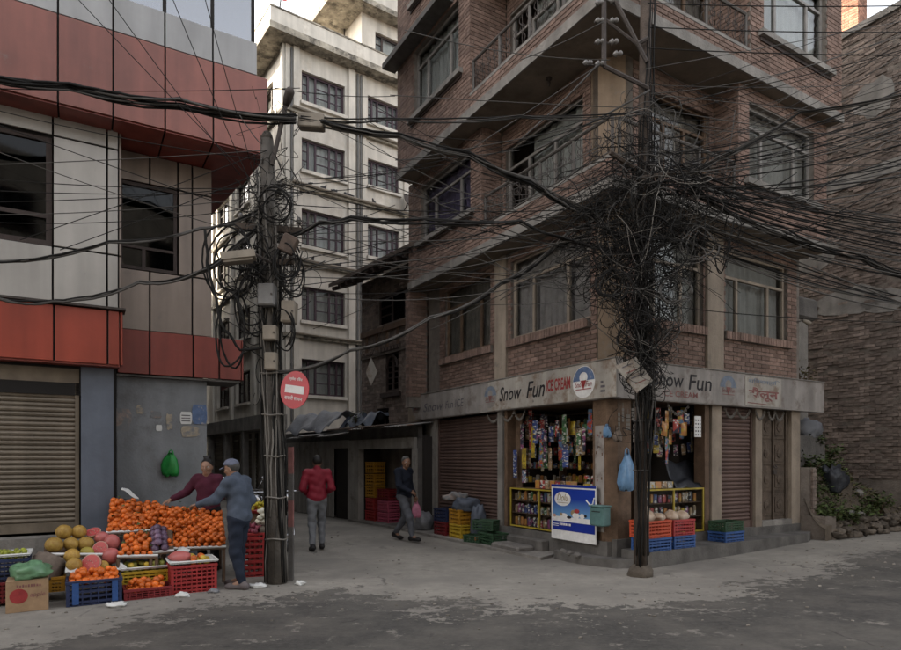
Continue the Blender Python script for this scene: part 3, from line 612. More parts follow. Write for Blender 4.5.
# ================================================================ WHITE APARTMENT BLOCK
Wd = empty('apartment_block', (FW.o[0], FW.o[1], 0), R(FW.deg), 'tall cream apartment block with dark framed windows behind the alley', 'building')
Wf, Wl = Face('y', 0.), Face('x', 0.)
rows = [(14.55,15.68),(12.1,13.26),(9.38,10.72),(6.68,7.92),(4.0,5.3)]
opsF = [(.62,2.33,a,b) for a, b in rows]+[(3.3,4.72,a+.12,b+.02) for a, b in rows]
yl = [(1.2,2.7),(3.8,5.6),(6.6,8.4)]; opsL = [(p,q,a,b) for p, q in yl for a, b in rows]
m = MB(); m.box(.5, 9, .5, 12, 0, 16.4); m.box(3.4, 9, .5, 9, 16.4, 18.6); m.build('interior', 'dark_in', Wd)
wall_mb(Wf, MB(), .0, 9, 0, 16.4, opsF, .3).build('wall', 'white_wall', Wd); wall_mb(Wl, MB(), .3, 12, 0, 16.4, opsL, .3).build('side_wall', 'white_wall', Wd)
for o in opsF:
    window(Wf, Wd, *o, (.17,.34,.66,.83), None, fr='wood_plum' if 'wood_plum' in M else 'wood_dark', cur='curtain_white', d=-.12, bars=2, fw=.075, cd=.16)
    Wf.one('sill', 'white_wall', Wd, o[0]-.06, o[1]+.06, 0, .12, o[2]-.12, o[2]-.003)
for o in opsL:
    window(Wl, Wd, *o, (.33,.66), None, fr='wood_dark', cur='curtain_grey', d=-.12, bars=2, fw=.075, cd=.16); Wl.one('sill', 'white_wall', Wd, o[0]-.06, o[1]+.06, 0, .1, o[2]-.1, o[2]-.003)
for a, b, d in ((.0,.16,.06),(.28,.5,.10),(2.45,2.72,.10),(3.06,3.2,.06),(4.9,5.2,.08)):
    Wf.one('pilaster', 'white_wall', Wd, a, b, .002, d, 0, 16.38)
for a, b in ((0,.2),(3.0,3.3),(5.9,6.2),(8.8,9.2)): Wl.one('pilaster', 'white_wall', Wd, a, b, .002, .1, 0, 16.38)
for x, r in ((.22,.035),(2.84,.045),(2.97,.035)):
    m = MB(); m.tube([(x,-.07,3),(x,-.07,16.3)], r, 7); [m.tube([(x,-.07,z),(x,-.07,z+.08)], r*1.35, 7) for z in (5,8,11,14)]; m.build('drainpipe', 'box_grey', Wd)
for z in (11.45,8.75,6.1,14.1):
    m = MB(); Wf.box(m, -.1, 9, 0, .16, z-.09, z+.06); Wl.box(m, -.16, 11.8, 0, .12, z-.09, z+.06); m.build('ledge', 'white_grime', Wd)
    m = MB(); m.tube([(.2,-.22,z+.06),(1.5,-.22,z+.03),(9,-.22,z)], .05, 6); m.build('waste_pipe', 'box_beige', Wd)
# roof cornice, parapet, set-back penthouse with its own slab
m = MB(); m.box(-.75, 9, -.55, 12, 16.4, 16.62); m.build('cornice', 'white_grime', Wd)
m = MB(); m.box(-.70, 9, -.50, -.38, 16.62, 17.15); m.box(-.70, -.58, -.38, 12, 16.62, 17.15); m.build('parapet', 'white_wall', Wd)
m = MB(); m.box(-.72, 9, -.53, -.36, 17.15, 17.2); m.box(-.72, -.56, -.36, 12, 17.15, 17.2); m.build('coping', 'white_grime', Wd)
P0 = Face('y', -.05)
wall_mb(P0, MB(), 3.0, 9, 16.62, 18.75, [(3.6,5.2,17.15,18.25)], .3).build('penthouse_wall', 'white_wall', Wd); MB().box(3.0, 3.3, .25, 9, 16.62, 18.75).build('penthouse_wall', 'white_wall', Wd)
window(P0, Wd, 3.6, 5.2, 17.15, 18.25, (.22,.78), None, fr='wood_dark', d=-.1, bars=2, fw=.075, cd=.16)
P0.one('sill', 'white_wall', Wd, 3.5, 5.3, 0, .1, 17.05, 17.147)
m = MB(); m.box(1.7, 9, -.6, 9.4, 18.75, 18.95); m.build('penthouse_slab', 'white_grime', Wd)
m = MB(); m.box(1.75, 9, -.55, -.43, 18.95, 19.55); m.box(1.75, 1.87, -.43, 9.3, 18.95, 19.55); m.build('penthouse_parapet', 'white_wall', Wd)
m = MB()
for i in range(7): m.tube([(1.0+i*.27,1.2,16.6),(1.0+i*.27,1.2,18.3)], .02, 4)
for z in (17.4,17.85,18.3): m.tube([(.7,1.2,z),(2.9,1.2,z)], .02, 4)
m.tube([(2.9,1.2,16.6),(2.9,1.2,19.8)], .03, 5); m.tube([(.7,1.2,16.6),(.7,2.9,17.6),(.7,2.9,18.2)], .02, 4); m.build('roof_railing', 'iron', Wd)
m = MB(); [m.tube([(1.8+i*.5,-.5,19.55),(1.8+i*.5,-.5,20.1)], .018, 4) for i in range(14)]; m.tube([(1.8,-.5,20.1),(8.4,-.5,20.1)], .02, 4); m.build('roof_railing', 'iron', Wd)
# street-level storey along the alley: ledge, posts and grey shutters
m = MB(); Wl.box(m, -.2, 11.5, 0, .75, 2.75, 3.25); m.build('balcony_slab', 'concrete', Wd)
for q in (.2, 2.4, 4.7, 7.0, 9.3): Wl.one('post', 'concrete', Wd, q, q+.25, .5, .72, 0, 2.75)
for q in (.6, 2.8, 5.1, 7.4): shutter(Wl, Wd, q, q+1.7, .1, 2.5, .02, 'shutter', .13)
# ================================================================ OLD BRICK HOUSE
Od = empty('old_brick_house', (FO.o[0], FO.o[1], 0), R(FO.deg), 'small old brick house with dark eave squeezed between cream block and corner building', 'house')
Of = Face('x', 0.); ob = Bricks()
ow = [(.4,2.35,5.3,6.1),(1.25,1.95,3.45,4.55),(1.75,2.4,2.55,3.05)]
wall_mb(Of, MB(), -.6, 3.25, 0, 6.7, ow, .25).build('wall', 'mortar_old', Od); MB().box(.6, 5, -.6, 3.2, 0, 6.7).build('interior', 'dark_in', Od); MB().box(.25, .6, 3.0, 3.25, 0, 6.7).build('side_wall', 'mortar_old', Od)
ob.area(Of, -.6, 3.25, 2.3, 5.0, ow, rough=.006, miss=.02, bh=.085); ob.area(Of, -.6, 3.25, 5.0, 6.7, ow, rough=.005, bh=.085)
window(Of, Od, *ow[0], (.33,.66), None, fr='wood_dark', pane='pane_dark', cur=None, d=-.06, bars=2)
w = window(Of, Od, *ow[1], (.5,), None, fr='wood_dark', pane='pane_dark', cur=None, d=-.03, bars=5, fw=.09)
m = MB(); m.tube([Of.p(1.6+.27*math.cos(t), .0, 4.1+.33*math.sin(t)) for t in np.linspace(0, math.pi, 11)], .035, 5); Of.box(m, 1.12, 2.08, 0, .07, 4.55, 4.68); Of.box(m, 1.12, 2.08, 0, .09, 3.33, 3.45); m.build('carved_surround', 'wood_dark', w)
window(Of, Od, *ow[2], (.5,), None, fr='wood_dark', pane='pane_dark', cur=None, d=-.05)
Of.one('beam', 'wood_brown', Od, -.55, 3.2, 0, .08, 5.12, 5.26)
for i in range(6): Of.one('stud', 'wood_brown', Od, .1+i*.55, .2+i*.55, .013, .05, 4.62, 5.12)
Of.one('string_course', 'mortar_old', Od, -.5, 3.2, 0, .06, 4.50, 4.58)
for i in range(22): Of.one('dentil', 'brick_old', Od, -.4+i*.165, -.32+i*.165, .0, .085, 4.585, 4.66)
MB().add([(-.75,-.7,6.62),(-.75,3.85,6.62),(2.4,3.85,7.9),(2.4,-.7,7.9),(-.75,-.7,6.72),(-.75,3.85,6.72),(2.4,3.85,8.0),(2.4,-.7,8.0)], [(0,1,2,3),(7,6,5,4),(0,4,5,1),(1,5,6,2),(2,6,7,3),(3,7,4,0)]).build('roof', 'tin_rust', Od)
for i in range(12): MB().obox((-.35,-.45+i*.37,6.68), (.38,0,.154), (0,.035,0), (-.02,0,.05)).build('rafter', 'wood_dark', Od)
Of.one('plaster_patch', 'plaster_beige', Od, .2, .75, .02, .035, 2.5, 3.1)
ob.finish(Od, 'brick_old', FO, 0)
# ================================================================ STORAGE SHED
Sd = empty('storage_shed', (FS.o[0], FS.o[1], 0), R(FS.deg), 'low shed with tin roof, pale boarded front and open crate store', 'shed')
Sf = Face('x', 0.)
m = MB(); m.box(.02,.14,-.15,.02,0,2.2); m.box(.02,.14,-.15,7.6,2.16,2.5); m.build('frame', 'concrete_dark', Sd)
Sf.one('lintel', 'wallpale', Sd, -.1, 2.55, -.02, .06, 1.93, 2.18)
Sf.one('post', 'wallpale', Sd, -.12, .02, -.12, .05, 0, 1.93); Sf.one('post', 'wallpale', Sd, 2.5, 3.08, -.12, .05, 0, 2.18)
Sf.one('door', 'dark_in', Sd, 3.1, 4.0, -.2, -.1, 0, 2.0)
Sf.one('door_lintel', 'wallpale', Sd, 3.09, 4.02, -.12, .03, 1.98, 2.2)
for i in range(18):
    a = 4.02+i*.2; m = MB(); Sf.box(m, a+.006, a+.194, -.04, random.uniform(0,.02), 0.02, 2.2); m.build('board', 'wallpale', Sd)
m = MB(); m.box(1.9,2.0,-.2,2.8,0,2.2); m.box(.14,2.0,2.6,2.75,0,2.2); m.box(.14,2.0,-.25,-.15,0,2.2); m.box(.14,1.9,-.15,2.6,2.2,2.25); m.box(.5,.6,3.0,7.6,0,2.2); m.build('inner_wall', 'dark_in', Sd)
def tin_sheet(x0, x1, y0, y1, z0, z1, mat, par, name='roof_sheet', amp=.018, step=.11, th=.006):
    n = max(6, int((y1-y0)/step*4))
    MB().surf(lambda i, j: (x0+(x1-x0)*j, y0+(y1-y0)*i, z0+(z1-z0)*j+amp*math.sin(i*(y1-y0)/step*2*math.pi)), n, 2, (0,0,-th)).build(name, mat, par, True)
for i in range(4): tin_sheet(-.55-.1*(i%2), 1.9, -.35+i*.85, .62+i*.85, 2.42+.03*(i%2), 2.75, 'tin_rust' if i%2 else 'tin', Sd)
for i in range(3): tin_sheet(-.5-.1*(i%2), 1.0, 3.1+i*.95, 4.2+i*.95, 2.30+.03*(i%2), 2.6, 'tin', Sd)
# ================================================================ ROUGH BRICK BUILDING (right) and sunlit block behind it
Rd = empty('rough_brick_building', tuple(FB.wld(9.3, 0)), R(FB.deg), 'large rough unplastered brick wall rising beside the weedy bank', 'building')
Rf = Face('x', 0.); rb = Bricks(); FR = Fr(*FB.wld(9.3, 0)[:2], FB.deg)
MB().box(0, 6, -6, 9, 0, 12.1).build('wall', 'mortar_old', Rd)
rb.area(Rf, -1.2, 6.5, 1.2, 8.35, rough=.02, miss=.05, proud=.018); rb.area(Rf, -1.2, 6.5, 8.7, 12.1, rough=.018, miss=.04, proud=.016)
m = MB(); Rf.box(m, -6, 9, 0, .04, 8.37, 8.68); m.build('concrete_band', 'concrete', Rd)
m = MB(); m.box(-.08, 6, -6, 9, 12.1, 12.25); m.build('coping', 'concrete', Rd)
for (a, z, w_, h_) in ((1.2,5.55,.9,.38),(.4,5.4,.6,.28),(2.2,6.9,.8,.4),(.6,10.3,.5,.5)):
    pts = [Rf.p(a+w_*math.cos(t)*random.uniform(.75,1.1), .022, z+h_*math.sin(t)*random.uniform(.75,1.1)) for t in np.linspace(0, 2*math.pi, 18)[:-1]]
    MB().ext(pts, (-.012,0,0)).build('plaster_patch', 'concrete', Rd)
rb.finish(Rd, 'brick_old', FR)
K0 = Fr(14.75, 22.5, 40)
Kd = empty('tall_brick_block', (K0.o[0], K0.o[1], 0), R(40), 'sunlit bare brick block standing behind the rough brick wall', 'building')
kb = Bricks(); MB().box(0, .9, 0, 6, 0, 22).build('wall', 'mortar', Kd); kb.area(Face('y', 0), 0, .9, 12, 20, bh=.1, bl=.3); kb.area(Face('x', 0), 0, 6, 12, 20, bh=.1, bl=.3)
kb.finish(Kd, 'brick_far', K0, 0)
# ================================================================ WEEDY BANK with its rubble retaining wall
def sm(t): t = max(0., min(1., t)); return t*t*(3-2*t)
def bank_z(x, y):
    base = .30+sm((y+.32)/1.0)*max(.25, 1.75-.44*(x-6.2)-.3*max(0., 6.2-x))
    return base+.05*math.sin(x*5.1+y*3)+.04*math.sin(x*9-y*7)+.03*math.sin(y*13+x*2)
mb = MB(); mb.surf(lambda i, j: (5.3+5.2*i, -.35+5*j, bank_z(5.3+5.2*i, -.35+5*j)), 70, 60); mb.surf(lambda i, j: (5.3+5.2*i, -.35, -.1+(bank_z(5.3+5.2*i,-.35)+.1)*j), 70, 2)
o = mb.build('earth_bank', 'dirt', None, True); o.location = (FB.o[0], FB.o[1], 0); o.rotation_euler = (0,0,R(FB.deg)); tag(o, kind='structure')
def rock(c, s, name, mat='stone', parent=None, seed=0):
    rs = random.Random(seed); m = MB(); m.sph((0,0,0), 1, (1,1,1), 7, 5)
    m.v = [(x*s[0]*(1+rs.uniform(-.22,.22)), y*s[1]*(1+rs.uniform(-.22,.22)), z*s[2]*(1+rs.uniform(-.15,.15))) for x, y, z in m.v]
    o = m.build(name, mat, parent); o.location = c; o.rotation_euler = (rs.uniform(-.2,.2), rs.uniform(-.2,.2), rs.uniform(0,3)); return o
RW = empty('retaining_wall', tuple(FB.wld(7.2, -.4)), R(FB.deg), 'low rubble wall of loose stones at the foot of the weedy bank', 'wall')
k = 0
for row in range(3):
    x = -1.75+.07*row+random.uniform(0,.1)
    while x < 2.9:
        wd_ = random.choice((.08,.11,.15,.2,.3))*random.uniform(.8,1.2); k += 1
        rock((x+wd_/2, random.uniform(-.09,.07)+row*.07, .06+row*.11+random.uniform(-.03,.03)+gz(FB.wld(7.2+x,-.4).x, 0)), (wd_*.6, .12, random.uniform(.05,.085)), 'stone', 'rubble', RW, k); x += wd_*random.uniform(.9,1.15)
bigs = [(6.75,-.08,.26,.17,.07),(5.9,-.1,.13,.1,.08),(6.2,-.05,.12,.1,.07),(7.6,.2,.15,.12,.08),(7.3,.6,.12,.1,.07),(8.3,.1,.14,.1,.06)]
for i, (x, y, a, b, c) in enumerate(bigs):
    o = rock(tuple(FB.wld(x, y, bank_z(x, y)+c*.5)), (a, b, c), 'boulder', 'stone', None, 90+i)
    tag(o, 'flat pale stone slab lying on the weedy bank' if i == 0 else 'loose stone lying among weeds on the earth bank', 'stone', None if i == 0 else 'loose stones on the bank')
def leaves(mb, pts, size, up=.5):
    for p in pts:
        s = size*random.uniform(.6,1.3); a = random.uniform(0, 6.28); tl = random.uniform(-.9,.9)
        d = Vector((math.cos(a), math.sin(a), random.uniform(-.3,.7))).normalized(); n = Vector((-math.sin(a)*math.cos(tl), math.cos(a)*math.cos(tl), math.sin(tl)))
        mb.cr = random.random(); p = Vector(p); mb.add([p, p+d*s*.5+n*s*.32, p+d*s, p+d*s*.5-n*s*.32], [(0,1,2,3)])
mb = MB(); pts = []
for i in range(9000):
    x = 5.45+abs(random.gauss(0,1.2)); y = random.uniform(-.3,1.9)
    if math.sin(x*4.3+y*2.2)+math.sin(y*5.7-x*3)+random.gauss(0,.7) < -.25: continue
    pts.append((x, y, bank_z(x,y)+abs(random.gauss(0,.06))))
leaves(mb, pts, .085); o = mb.build('creeping_weeds', 'foliage', None, rnd=True); o.location = (FB.o[0], FB.o[1], 0); o.rotation_euler = (0,0,R(FB.deg)); tag(o, 'green creeping weeds covering the earth bank', 'weeds', kind='stuff')
mb = MB(); pts = [(x, y, bank_z(x,y)+abs(random.gauss(0,.05))) for x, y in ((random.uniform(5.6,9.8), random.uniform(-.35,1.4)) for i in range(2600))]
leaves(mb, pts, .06); o = mb.build('dry_grass', 'foliage_dry', None, rnd=True); o.location = (FB.o[0], FB.o[1], 0); o.rotation_euler = (0,0,R(FB.deg)); tag(o, 'dry brown grass and litter of leaves on the bank', 'grass', kind='stuff')
def bush(loc, r, h, n, label, mat='foliage', size=.09, group=None):
    root = empty('shrub', loc, 0, label, 'shrub', group); m = MB(); s = MB(); pts = []
    for i in range(7):
        a = i*.9+random.random(); e = Vector((math.cos(a)*r*.7, math.sin(a)*r*.7, h*random.uniform(.6,1))); s.tube([(0,0,-.05), e*.5+Vector((0,0,h*.15)), e], [.014,.01,.004], 4)
        for k in range(n//7):
            t = random.uniform(.25,1.05); p = e*t+Vector((random.gauss(0,r*.22), random.gauss(0,r*.22), random.gauss(0,h*.12)+h*.1)); pts.append(p)
    leaves(m, pts, size); s.build('stem', 'wood_brown', root); m.build('foliage', mat, root, rnd=True)
for i, (x, y, r, h, n) in enumerate(((5.8,-.25,.26,.4,260),(6.3,-.28,.24,.3,220),(7.0,-.2,.28,.32,240),(7.9,-.1,.3,.35,240),(5.85,.2,.30,.45,260),(6.25,.45,.30,.38,240),(6.8,.35,.26,.3,180),(6.4,.85,.35,.5,220),(7.2,.6,.3,.4,200))):
    bush(tuple(FB.wld(x, y, bank_z(x,y))), r, h, n, 'leafy green weed clump growing on the earth bank', group='weed clumps on the bank')

# unseen building added behind the viewpoint to cut low light on the street
OB = empty('light_blocker_building', (0, -7.5, 0), R(8), 'unseen plain building added behind the viewpoint to block low light', 'building')
MB().box(-22, 24, -8, 0, 0, 13).build('wall', 'wallpale', OB)
for z in (.4, 3.8, 6.9, 10.0):
    for x in range(-20, 23, 3): m = MB(); m.box(x, x+1.6, .0, .05, z, z+(2.3 if z < 1 else 1.5)); w = m.build('window' if z > 1 else 'shop_front', 'wood_dark', OB); MB().box(x+.1, x+1.5, .05, .06, z+.1, z+1.4).build('pane', 'pane_dark', w)
# ================================================================ LETTERING (flat print, a few millimetres proud)
def text(body, w, h, mat, parent, fn, shear=0., bold=0., name='lettering'):
    cu = bpy.data.curves.new('t', 'FONT'); cu.body = body; cu.size = 1; cu.shear = shear; cu.offset = bold; cu.resolution_u = 3
    o = bpy.data.objects.new('t', cu); COL.objects.link(o); dg = bpy.context.evaluated_depsgraph_get(); me = bpy.data.meshes.new_from_object(o.evaluated_get(dg))
    bpy.data.objects.remove(o)
    a = np.array([v.co[:] for v in me.vertices]) if len(me.vertices) else np.zeros((1,3))
    lo, hi = a.min(0), a.max(0); sx = w/max(1e-6, hi[0]-lo[0]); sy = h/max(1e-6, hi[1]-lo[1])
    for v in me.vertices: v.co = fn((v.co.x-lo[0])*sx, (v.co.y-lo[1])*sy)
    me.materials.clear(); me.materials.append(M[mat]); me.name = name
    ob = bpy.data.objects.new(name, me); COL.objects.link(ob); ob.parent = parent; return ob
def disc(parent, fn, cx, cy, rx, ry, mat, name, d=.002, t0=0, t1=2*math.pi, n=20):
    pts = [fn(cx+rx*math.cos(t), cy+ry*math.sin(t), d) for t in np.linspace(t0, t1, n+1)[: n if t1-t0 > 6.2 else n+1]]
    return MB().add(pts, [tuple(range(len(pts)))]).build(name, mat, parent)
def logo(parent, fn, cx, cy, r, fade=False):
    b, rd, wh = ('ink_bluefade','ink_redfade','sign_old') if fade else ('ink_blue','ink_red','ink_white')
    g = disc(parent, fn, cx, cy, r, r*1.0, wh, 'emblem', .003)
    disc(g, fn, cx, cy, r*.96, r*.96, b, 'emblem_sky', .005, R(5), R(175))
    disc(g, fn, cx, cy+r*.28, r*.36, r*.34, wh, 'emblem_scoop', .007)
    MB().add([fn(cx-r*.26, cy+r*.1, .009), fn(cx+r*.26, cy+r*.1, .009), fn(cx, cy-r*.5, .009)], [(0,2,1)]).build('emblem_cone', rd, g)
    text('Snow Fun', r*1.5, r*.34, rd, g, lambda x, y: fn(cx-r*.75+x, cy-r*.3+y, .011), .3)
    MB().add([fn(cx-r*.7, cy-r*.42, .007), fn(cx+r*.7, cy-r*.42, .007), fn(cx+r*.7, cy-r*.47, .007), fn(cx-r*.7, cy-r*.47, .007)], [(0,3,2,1)]).build('emblem_rule', rd, g)
# left sign board: s runs from the far end (left) to the corner (right); f(s, z, d)
SL = empty('shop_sign', tuple(FB.wld(0, 3.2, 2.61)), R(FB.deg), 'long sign board with black and red ice cream lettering facing the alley', 'sign', 'kiosk sign boards')
LEN = 6.62
def fl(x, z, d=.003): return (-.0-d, LEN-.12-x-3.2, z)      # local to SL (origin x=0,y=3.2,z=2.61)
m = MB(); m.box(0, .14, -3.3, 3.3, 0, .60); m.build('board', 'sign_old', SL)
m = MB(); m.box(-.012, 0, -3.3, .15, .012, .588); m.build('panel', 'sign_white', SL); m = MB(); m.box(-.010, 0, .45, 3.28, .02, .58); m.build('panel', 'sign_old', SL)
m = MB(); m.box(-.016, 0, -3.318, -3.30, 0, .6); m.box(-.02,.14,-3.3,3.3,.6,.615); m.build('board_trim', 'concrete', SL)
def ys(u): return FB.fx(u, 400, 0)[0]
def tx(u): return LEN-.12-ys(u)
def fw(x, z, d=.003): return fl(x, z, d+.012)
text('Snow', tx(522)-tx(500), .27, 'ink_black', SL, lambda x, y: fw(tx(500)+x, .17+y, .004), .25, .012)
text('Fun', tx(545.5)-tx(527), .30, 'ink_black', SL, lambda x, y: fw(tx(527)+x, .16+y, .004), .3, .012)
text('ICE CREAM', tx(571)-tx(547), .20, 'ink_red', SL, lambda x, y: fw(tx(547)+x, .23+y, .004), 0, .025)
text('*', .05, .05, 'ink_black', SL, lambda x, y: fw(tx(533)+x, .07+y, .004))
logo(SL, fw, (tx(574)+tx(595))/2, .30, .26); logo(SL, fw, (tx(484)+tx(498))/2, .29, .22, True)
text('Snow', tx(444)-tx(424), .20, 'ink_fade', SL, lambda x, y: fl(tx(424)+x, .17+y, .014), .25, .01)
text('Fun ICE', tx(464)-tx(446), .17, 'ink_fade', SL, lambda x, y: fl(tx(446)+x, .18+y, .014), .1, .01); logo(SL, lambda x, z, d=.003: fl(x, z, d+.011), (tx(412)+tx(420))/2, .28, .18, True)
for k, (w_, z) in enumerate(((.10,.10),(.10,.17),(.06,.24))):
    MB().add([fw(6.27, z), fw(6.27+w_, z), fw(6.27+w_, z+.035), fw(6.27, z+.035)], [(0,1,2,3)]).build('print_mark', 'ink_fade', SL)
# right sign board
SR = empty('shop_sign', tuple(FB.wld(2.9, 0, 2.61)), R(FB.deg), 'faded sign board with salon lettering above the closed shutter and carved door', 'sign', 'kiosk sign boards')
def fr_(x, z, d=.003): return (x-2.9, -d, z)
def xs_(u): return FB.fy(u, 400, 0)[0]
m = MB(); m.box(-2.88, 3.01, 0, .14, 0, .60); m.build('board', 'sign_old', SR); m = MB(); m.box(-2.88, 3.01, -.02, .14, .6, .615); m.build('board_trim', 'concrete', SR)
m = MB(); m.box(xs_(655)-2.9, xs_(742)-2.9, -.010, 0, .015, .585); m.build('panel', 'sign_old', SR); m = MB(); m.box(xs_(745)-2.9, xs_(781)-2.9, -.010, 0, .03, .57); m.build('panel', 'sign_white', SR)
text('Snow', xs_(683)-xs_(652), .24, 'ink_black', SR, lambda x, y: fr_(xs_(652)+x, .24+y, .014), .1, .008); text('Fun', xs_(711)-xs_(688), .26, 'ink_black', SR, lambda x, y: fr_(xs_(688)+x, .22+y, .014), .15, .008)
text('ICE CREAM', xs_(697)-xs_(662), .10, 'ink_redfade', SR, lambda x, y: fr_(xs_(662)+x, .08+y, .014), 0, .01)
logo(SR, lambda x, z, d=.003: fr_(x, z, d+.011), (xs_(720)+xs_(735))/2, .30, .24, True)
text('शिवशक्ति', xs_(779)-xs_(748), .11, 'ink_bluefade', SR, lambda x, y: fr_(xs_(748)+x, .42+y, .014), 0, .01)
text('सैलून', xs_(778)-xs_(748), .25, 'ink_redfade', SR, lambda x, y: fr_(xs_(748)+x, .12+y, .014), 0, .03)
MB().add([fr_(xs_(747), .075, .014), fr_(xs_(766), .06, .014), fr_(xs_(766), .075, .014), fr_(xs_(747), .09, .014)], [(0,1,2,3)]).build('underline', 'ink_redfade', SR)
# swags of tinsel hanging below both boards
def swag(face_fn, a0, a1, label):
    m = MB(); n = 10; 
    for k in range(n):
        t = (k+.5)/n; p = face_fn(a0+(a1-a0)*t, 2.60-.17*4*t*(1-t)-.02)
        m.sph(p, .022, (1,1,1.3), 5, 4)
    m.tube([face_fn(a0+(a1-a0)*t, 2.605-.17*4*t*(1-t)) for t in np.linspace(0,1,9)], .006, 4)
    m.auto('garland', 'cable_pale', label, 'garland', 'garlands under the sign boards')
for u0, u1 in ((482,495),(496,509),(509,520)): swag(lambda a, z: FB.wld(.12, a, z), ys(u0), ys(u1), 'dried flower garland swag hanging under the alley-side sign board')
for u0, u1 in ((668,690),(726,738),(738,752),(757,767),(770,777),(777,786)): swag(lambda a, z: FB.wld(a, .10, z), xs_(u0)+.1, xs_(u1)+.1, 'dried flower garland swag hanging under the salon sign board')

# ================================================================ POLES
P1, P2 = gnd(277, 583), Vector((2.70, 8.86, 0))
def dirn(a): return Vector((math.cos(a), math.sin(a), 0))
U1 = empty('utility_pole', tuple(P1), 0, 'concrete utility pole wrapped in cables beside the fruit stall', 'pole')
top1 = at(267, 140, P1.y)-P1
def on1(t): return Vector((top1.x*t, top1.y*t, top1.z*t))
m = MB(); m.tube([on1(t) for t in (-.02,.2,.5,.8,1)], [.13,.125,.115,.10,.085], 10); m.lathe(on1(1), [(.085,0),(.07,.06),(.05,.10),(.02,.12)], 9); m.build('post', 'pole_conc', U1, True)
m = MB(); m.obox(on1(.80), (.42,.1,0), (-.01,.035,0), (0,0,.04)); m.obox(on1(.72), (.34,-.12,0), (.01,.03,0), (0,0,.035)); m.build('cross_arm', 'iron_rust', U1)
for k, (t, s) in enumerate(((.8,-.36),(.8,-.2),(.8,.22),(.8,.38),(.72,-.28),(.72,.28))):
    m = MB(); m.lathe(on1(t)+Vector((s, s*.2, .04)), [(.012,0),(.012,.05),(.04,.055),(.03,.08),(.042,.09),(.02,.14)], 8); m.build('insulator', 'porcelain', U1, True)
for k in range(5):
    z = .6+k*.55; m = MB(); m.tube([Vector((.15*math.cos(t)+top1.x*z/top1.z, .15*math.sin(t)+top1.y*z/top1.z, z+.01*math.sin(3*t+k))) for t in np.linspace(0, 6.283, 13)], .012, 4); m.build('strap', 'cable_pale', U1)
U2 = empty('utility_pole', tuple(P2), 0, 'rusty iron utility pole buried in tangled cables at the kiosk corner', 'pole')
m = MB(); m.tube([(0,0,-.1),(.02,0,3),(.05,0,6),(.10,0,9.2)], [.095,.09,.085,.075], 12); m.build('post', 'iron_rust', U2, True)
m = MB(); m.sph((0,0,.03), .19, (1,.9,.8), 12, 8, .12); m.build('footing', 'rubble', U2, True)
# bracket with insulators reaching left, seen under the third-floor slab
Yp = P2.y-.12
fr0 = at(604, 2, Yp)-P2; fr1 = at(604, 66, Yp)-P2; j0 = at(648, 38, Yp)-P2; j1 = at(648, 88, Yp)-P2; jm = at(637, 44, Yp)-P2
m = MB(); m.tube([fr0, fr1], .035, 6); m.tube([fr1, j1], .03, 6); m.tube([at(606,20,Yp)-P2, jm], .022, 5); m.tube([at(615,0,Yp)-P2, at(647,62,Yp)-P2], .03, 6); m.tube([jm, j0], .03, 6); m.build('bracket', 'iron', U2)
for u, v in ((600,21),(614,21),(600,42),(614,42),(588,63),(600,64),(618,54),(600,3),(614,1)):
    c = at(u, v, Yp)-P2; m = MB(); m.lathe(c-Vector((.05,0,0)), [(.01,-.02),(.035,0),(.045,.03),(.02,.05),(.04,.07),(.035,.10),(.01,.12)], 8, (1,0,.1)); m.build('insulator', 'porcelain', U2, True)
for u, v, s in ((600,21,18),(600,42,18),(600,64,-14)):
    m = MB(); m.tube([at(u-6,v+1,Yp)-P2, at(u+s,v+1,Yp)-P2], .014, 5); m.build('insulator_pin', 'iron', U2)
m = MB(); m.tube([at(610,152,P2.y-.3)-P2, at(648,178,P2.y)-P2], .035, 6); m.tube([at(640,178,P2.y-.2)-P2, at(715,168,P2.y-.1)-P2], .03, 5); m.build('spur_arm', 'iron_rust', U2)
for z in (2.2, 2.9, 3.4, 1.5):
    m = MB(); m.tube([(.105*math.cos(t)+.01, .105*math.sin(t), z) for t in np.linspace(0, 6.283, 11)], .014, 4); m.build('strap', 'cable_grey', U2)
# tilted white notice plate tied to the pole
Yn = P2.y-.2
q = [at(615,366,Yn), at(636,357,Yn), at(653,381,Yn), at(637,393,Yn)]
NP = empty('notice_plate', tuple(q[3]), 0, 'tilted weathered white plate tied to the tangled iron pole', 'sign')
m = MB(); m.ext([p-q[3] for p in q], (0,.02,0)); m.build('plate', 'sign_white', NP)
for k in range(4):
    a = q[0].lerp(q[1], .2)+(q[3]-q[0])*(.15+.2*k); b = a+(q[1]-q[0])*random.uniform(.45,.62); n = Vector((0,-.003,0)); up = (q[0]-q[3]).normalized()*.016
    MB().add([a-q[3]+n, b-q[3]+n, b-q[3]+up+n, a-q[3]+up+n], [(0,1,2,3)]).build('print_line', 'ink_redfade' if k % 2 else 'ink_fade', NP)
# street lamp on the concrete pole
LA, LB = at(272, 165, P1.y-.1), at(286, 104, P1.y-.1)
sl_ = empty('street_lamp', tuple(LA), 0, 'dark street lamp on a slanted arm at the top of the concrete pole', 'lamp')
m = MB(); m.tube([(0,0,0), LB-LA], .03, 7); m.build('arm', 'iron', sl_); d = (at(291, 88, P1.y-.25)-LA); e = LB-LA
m = MB(); m.tube([e-(d-e)*.1, e+(d-e)*.3, e+(d-e)*.8, d], [.04,.06,.062,.035], 10); m.build('lamp_head', 'iron', sl_, True)
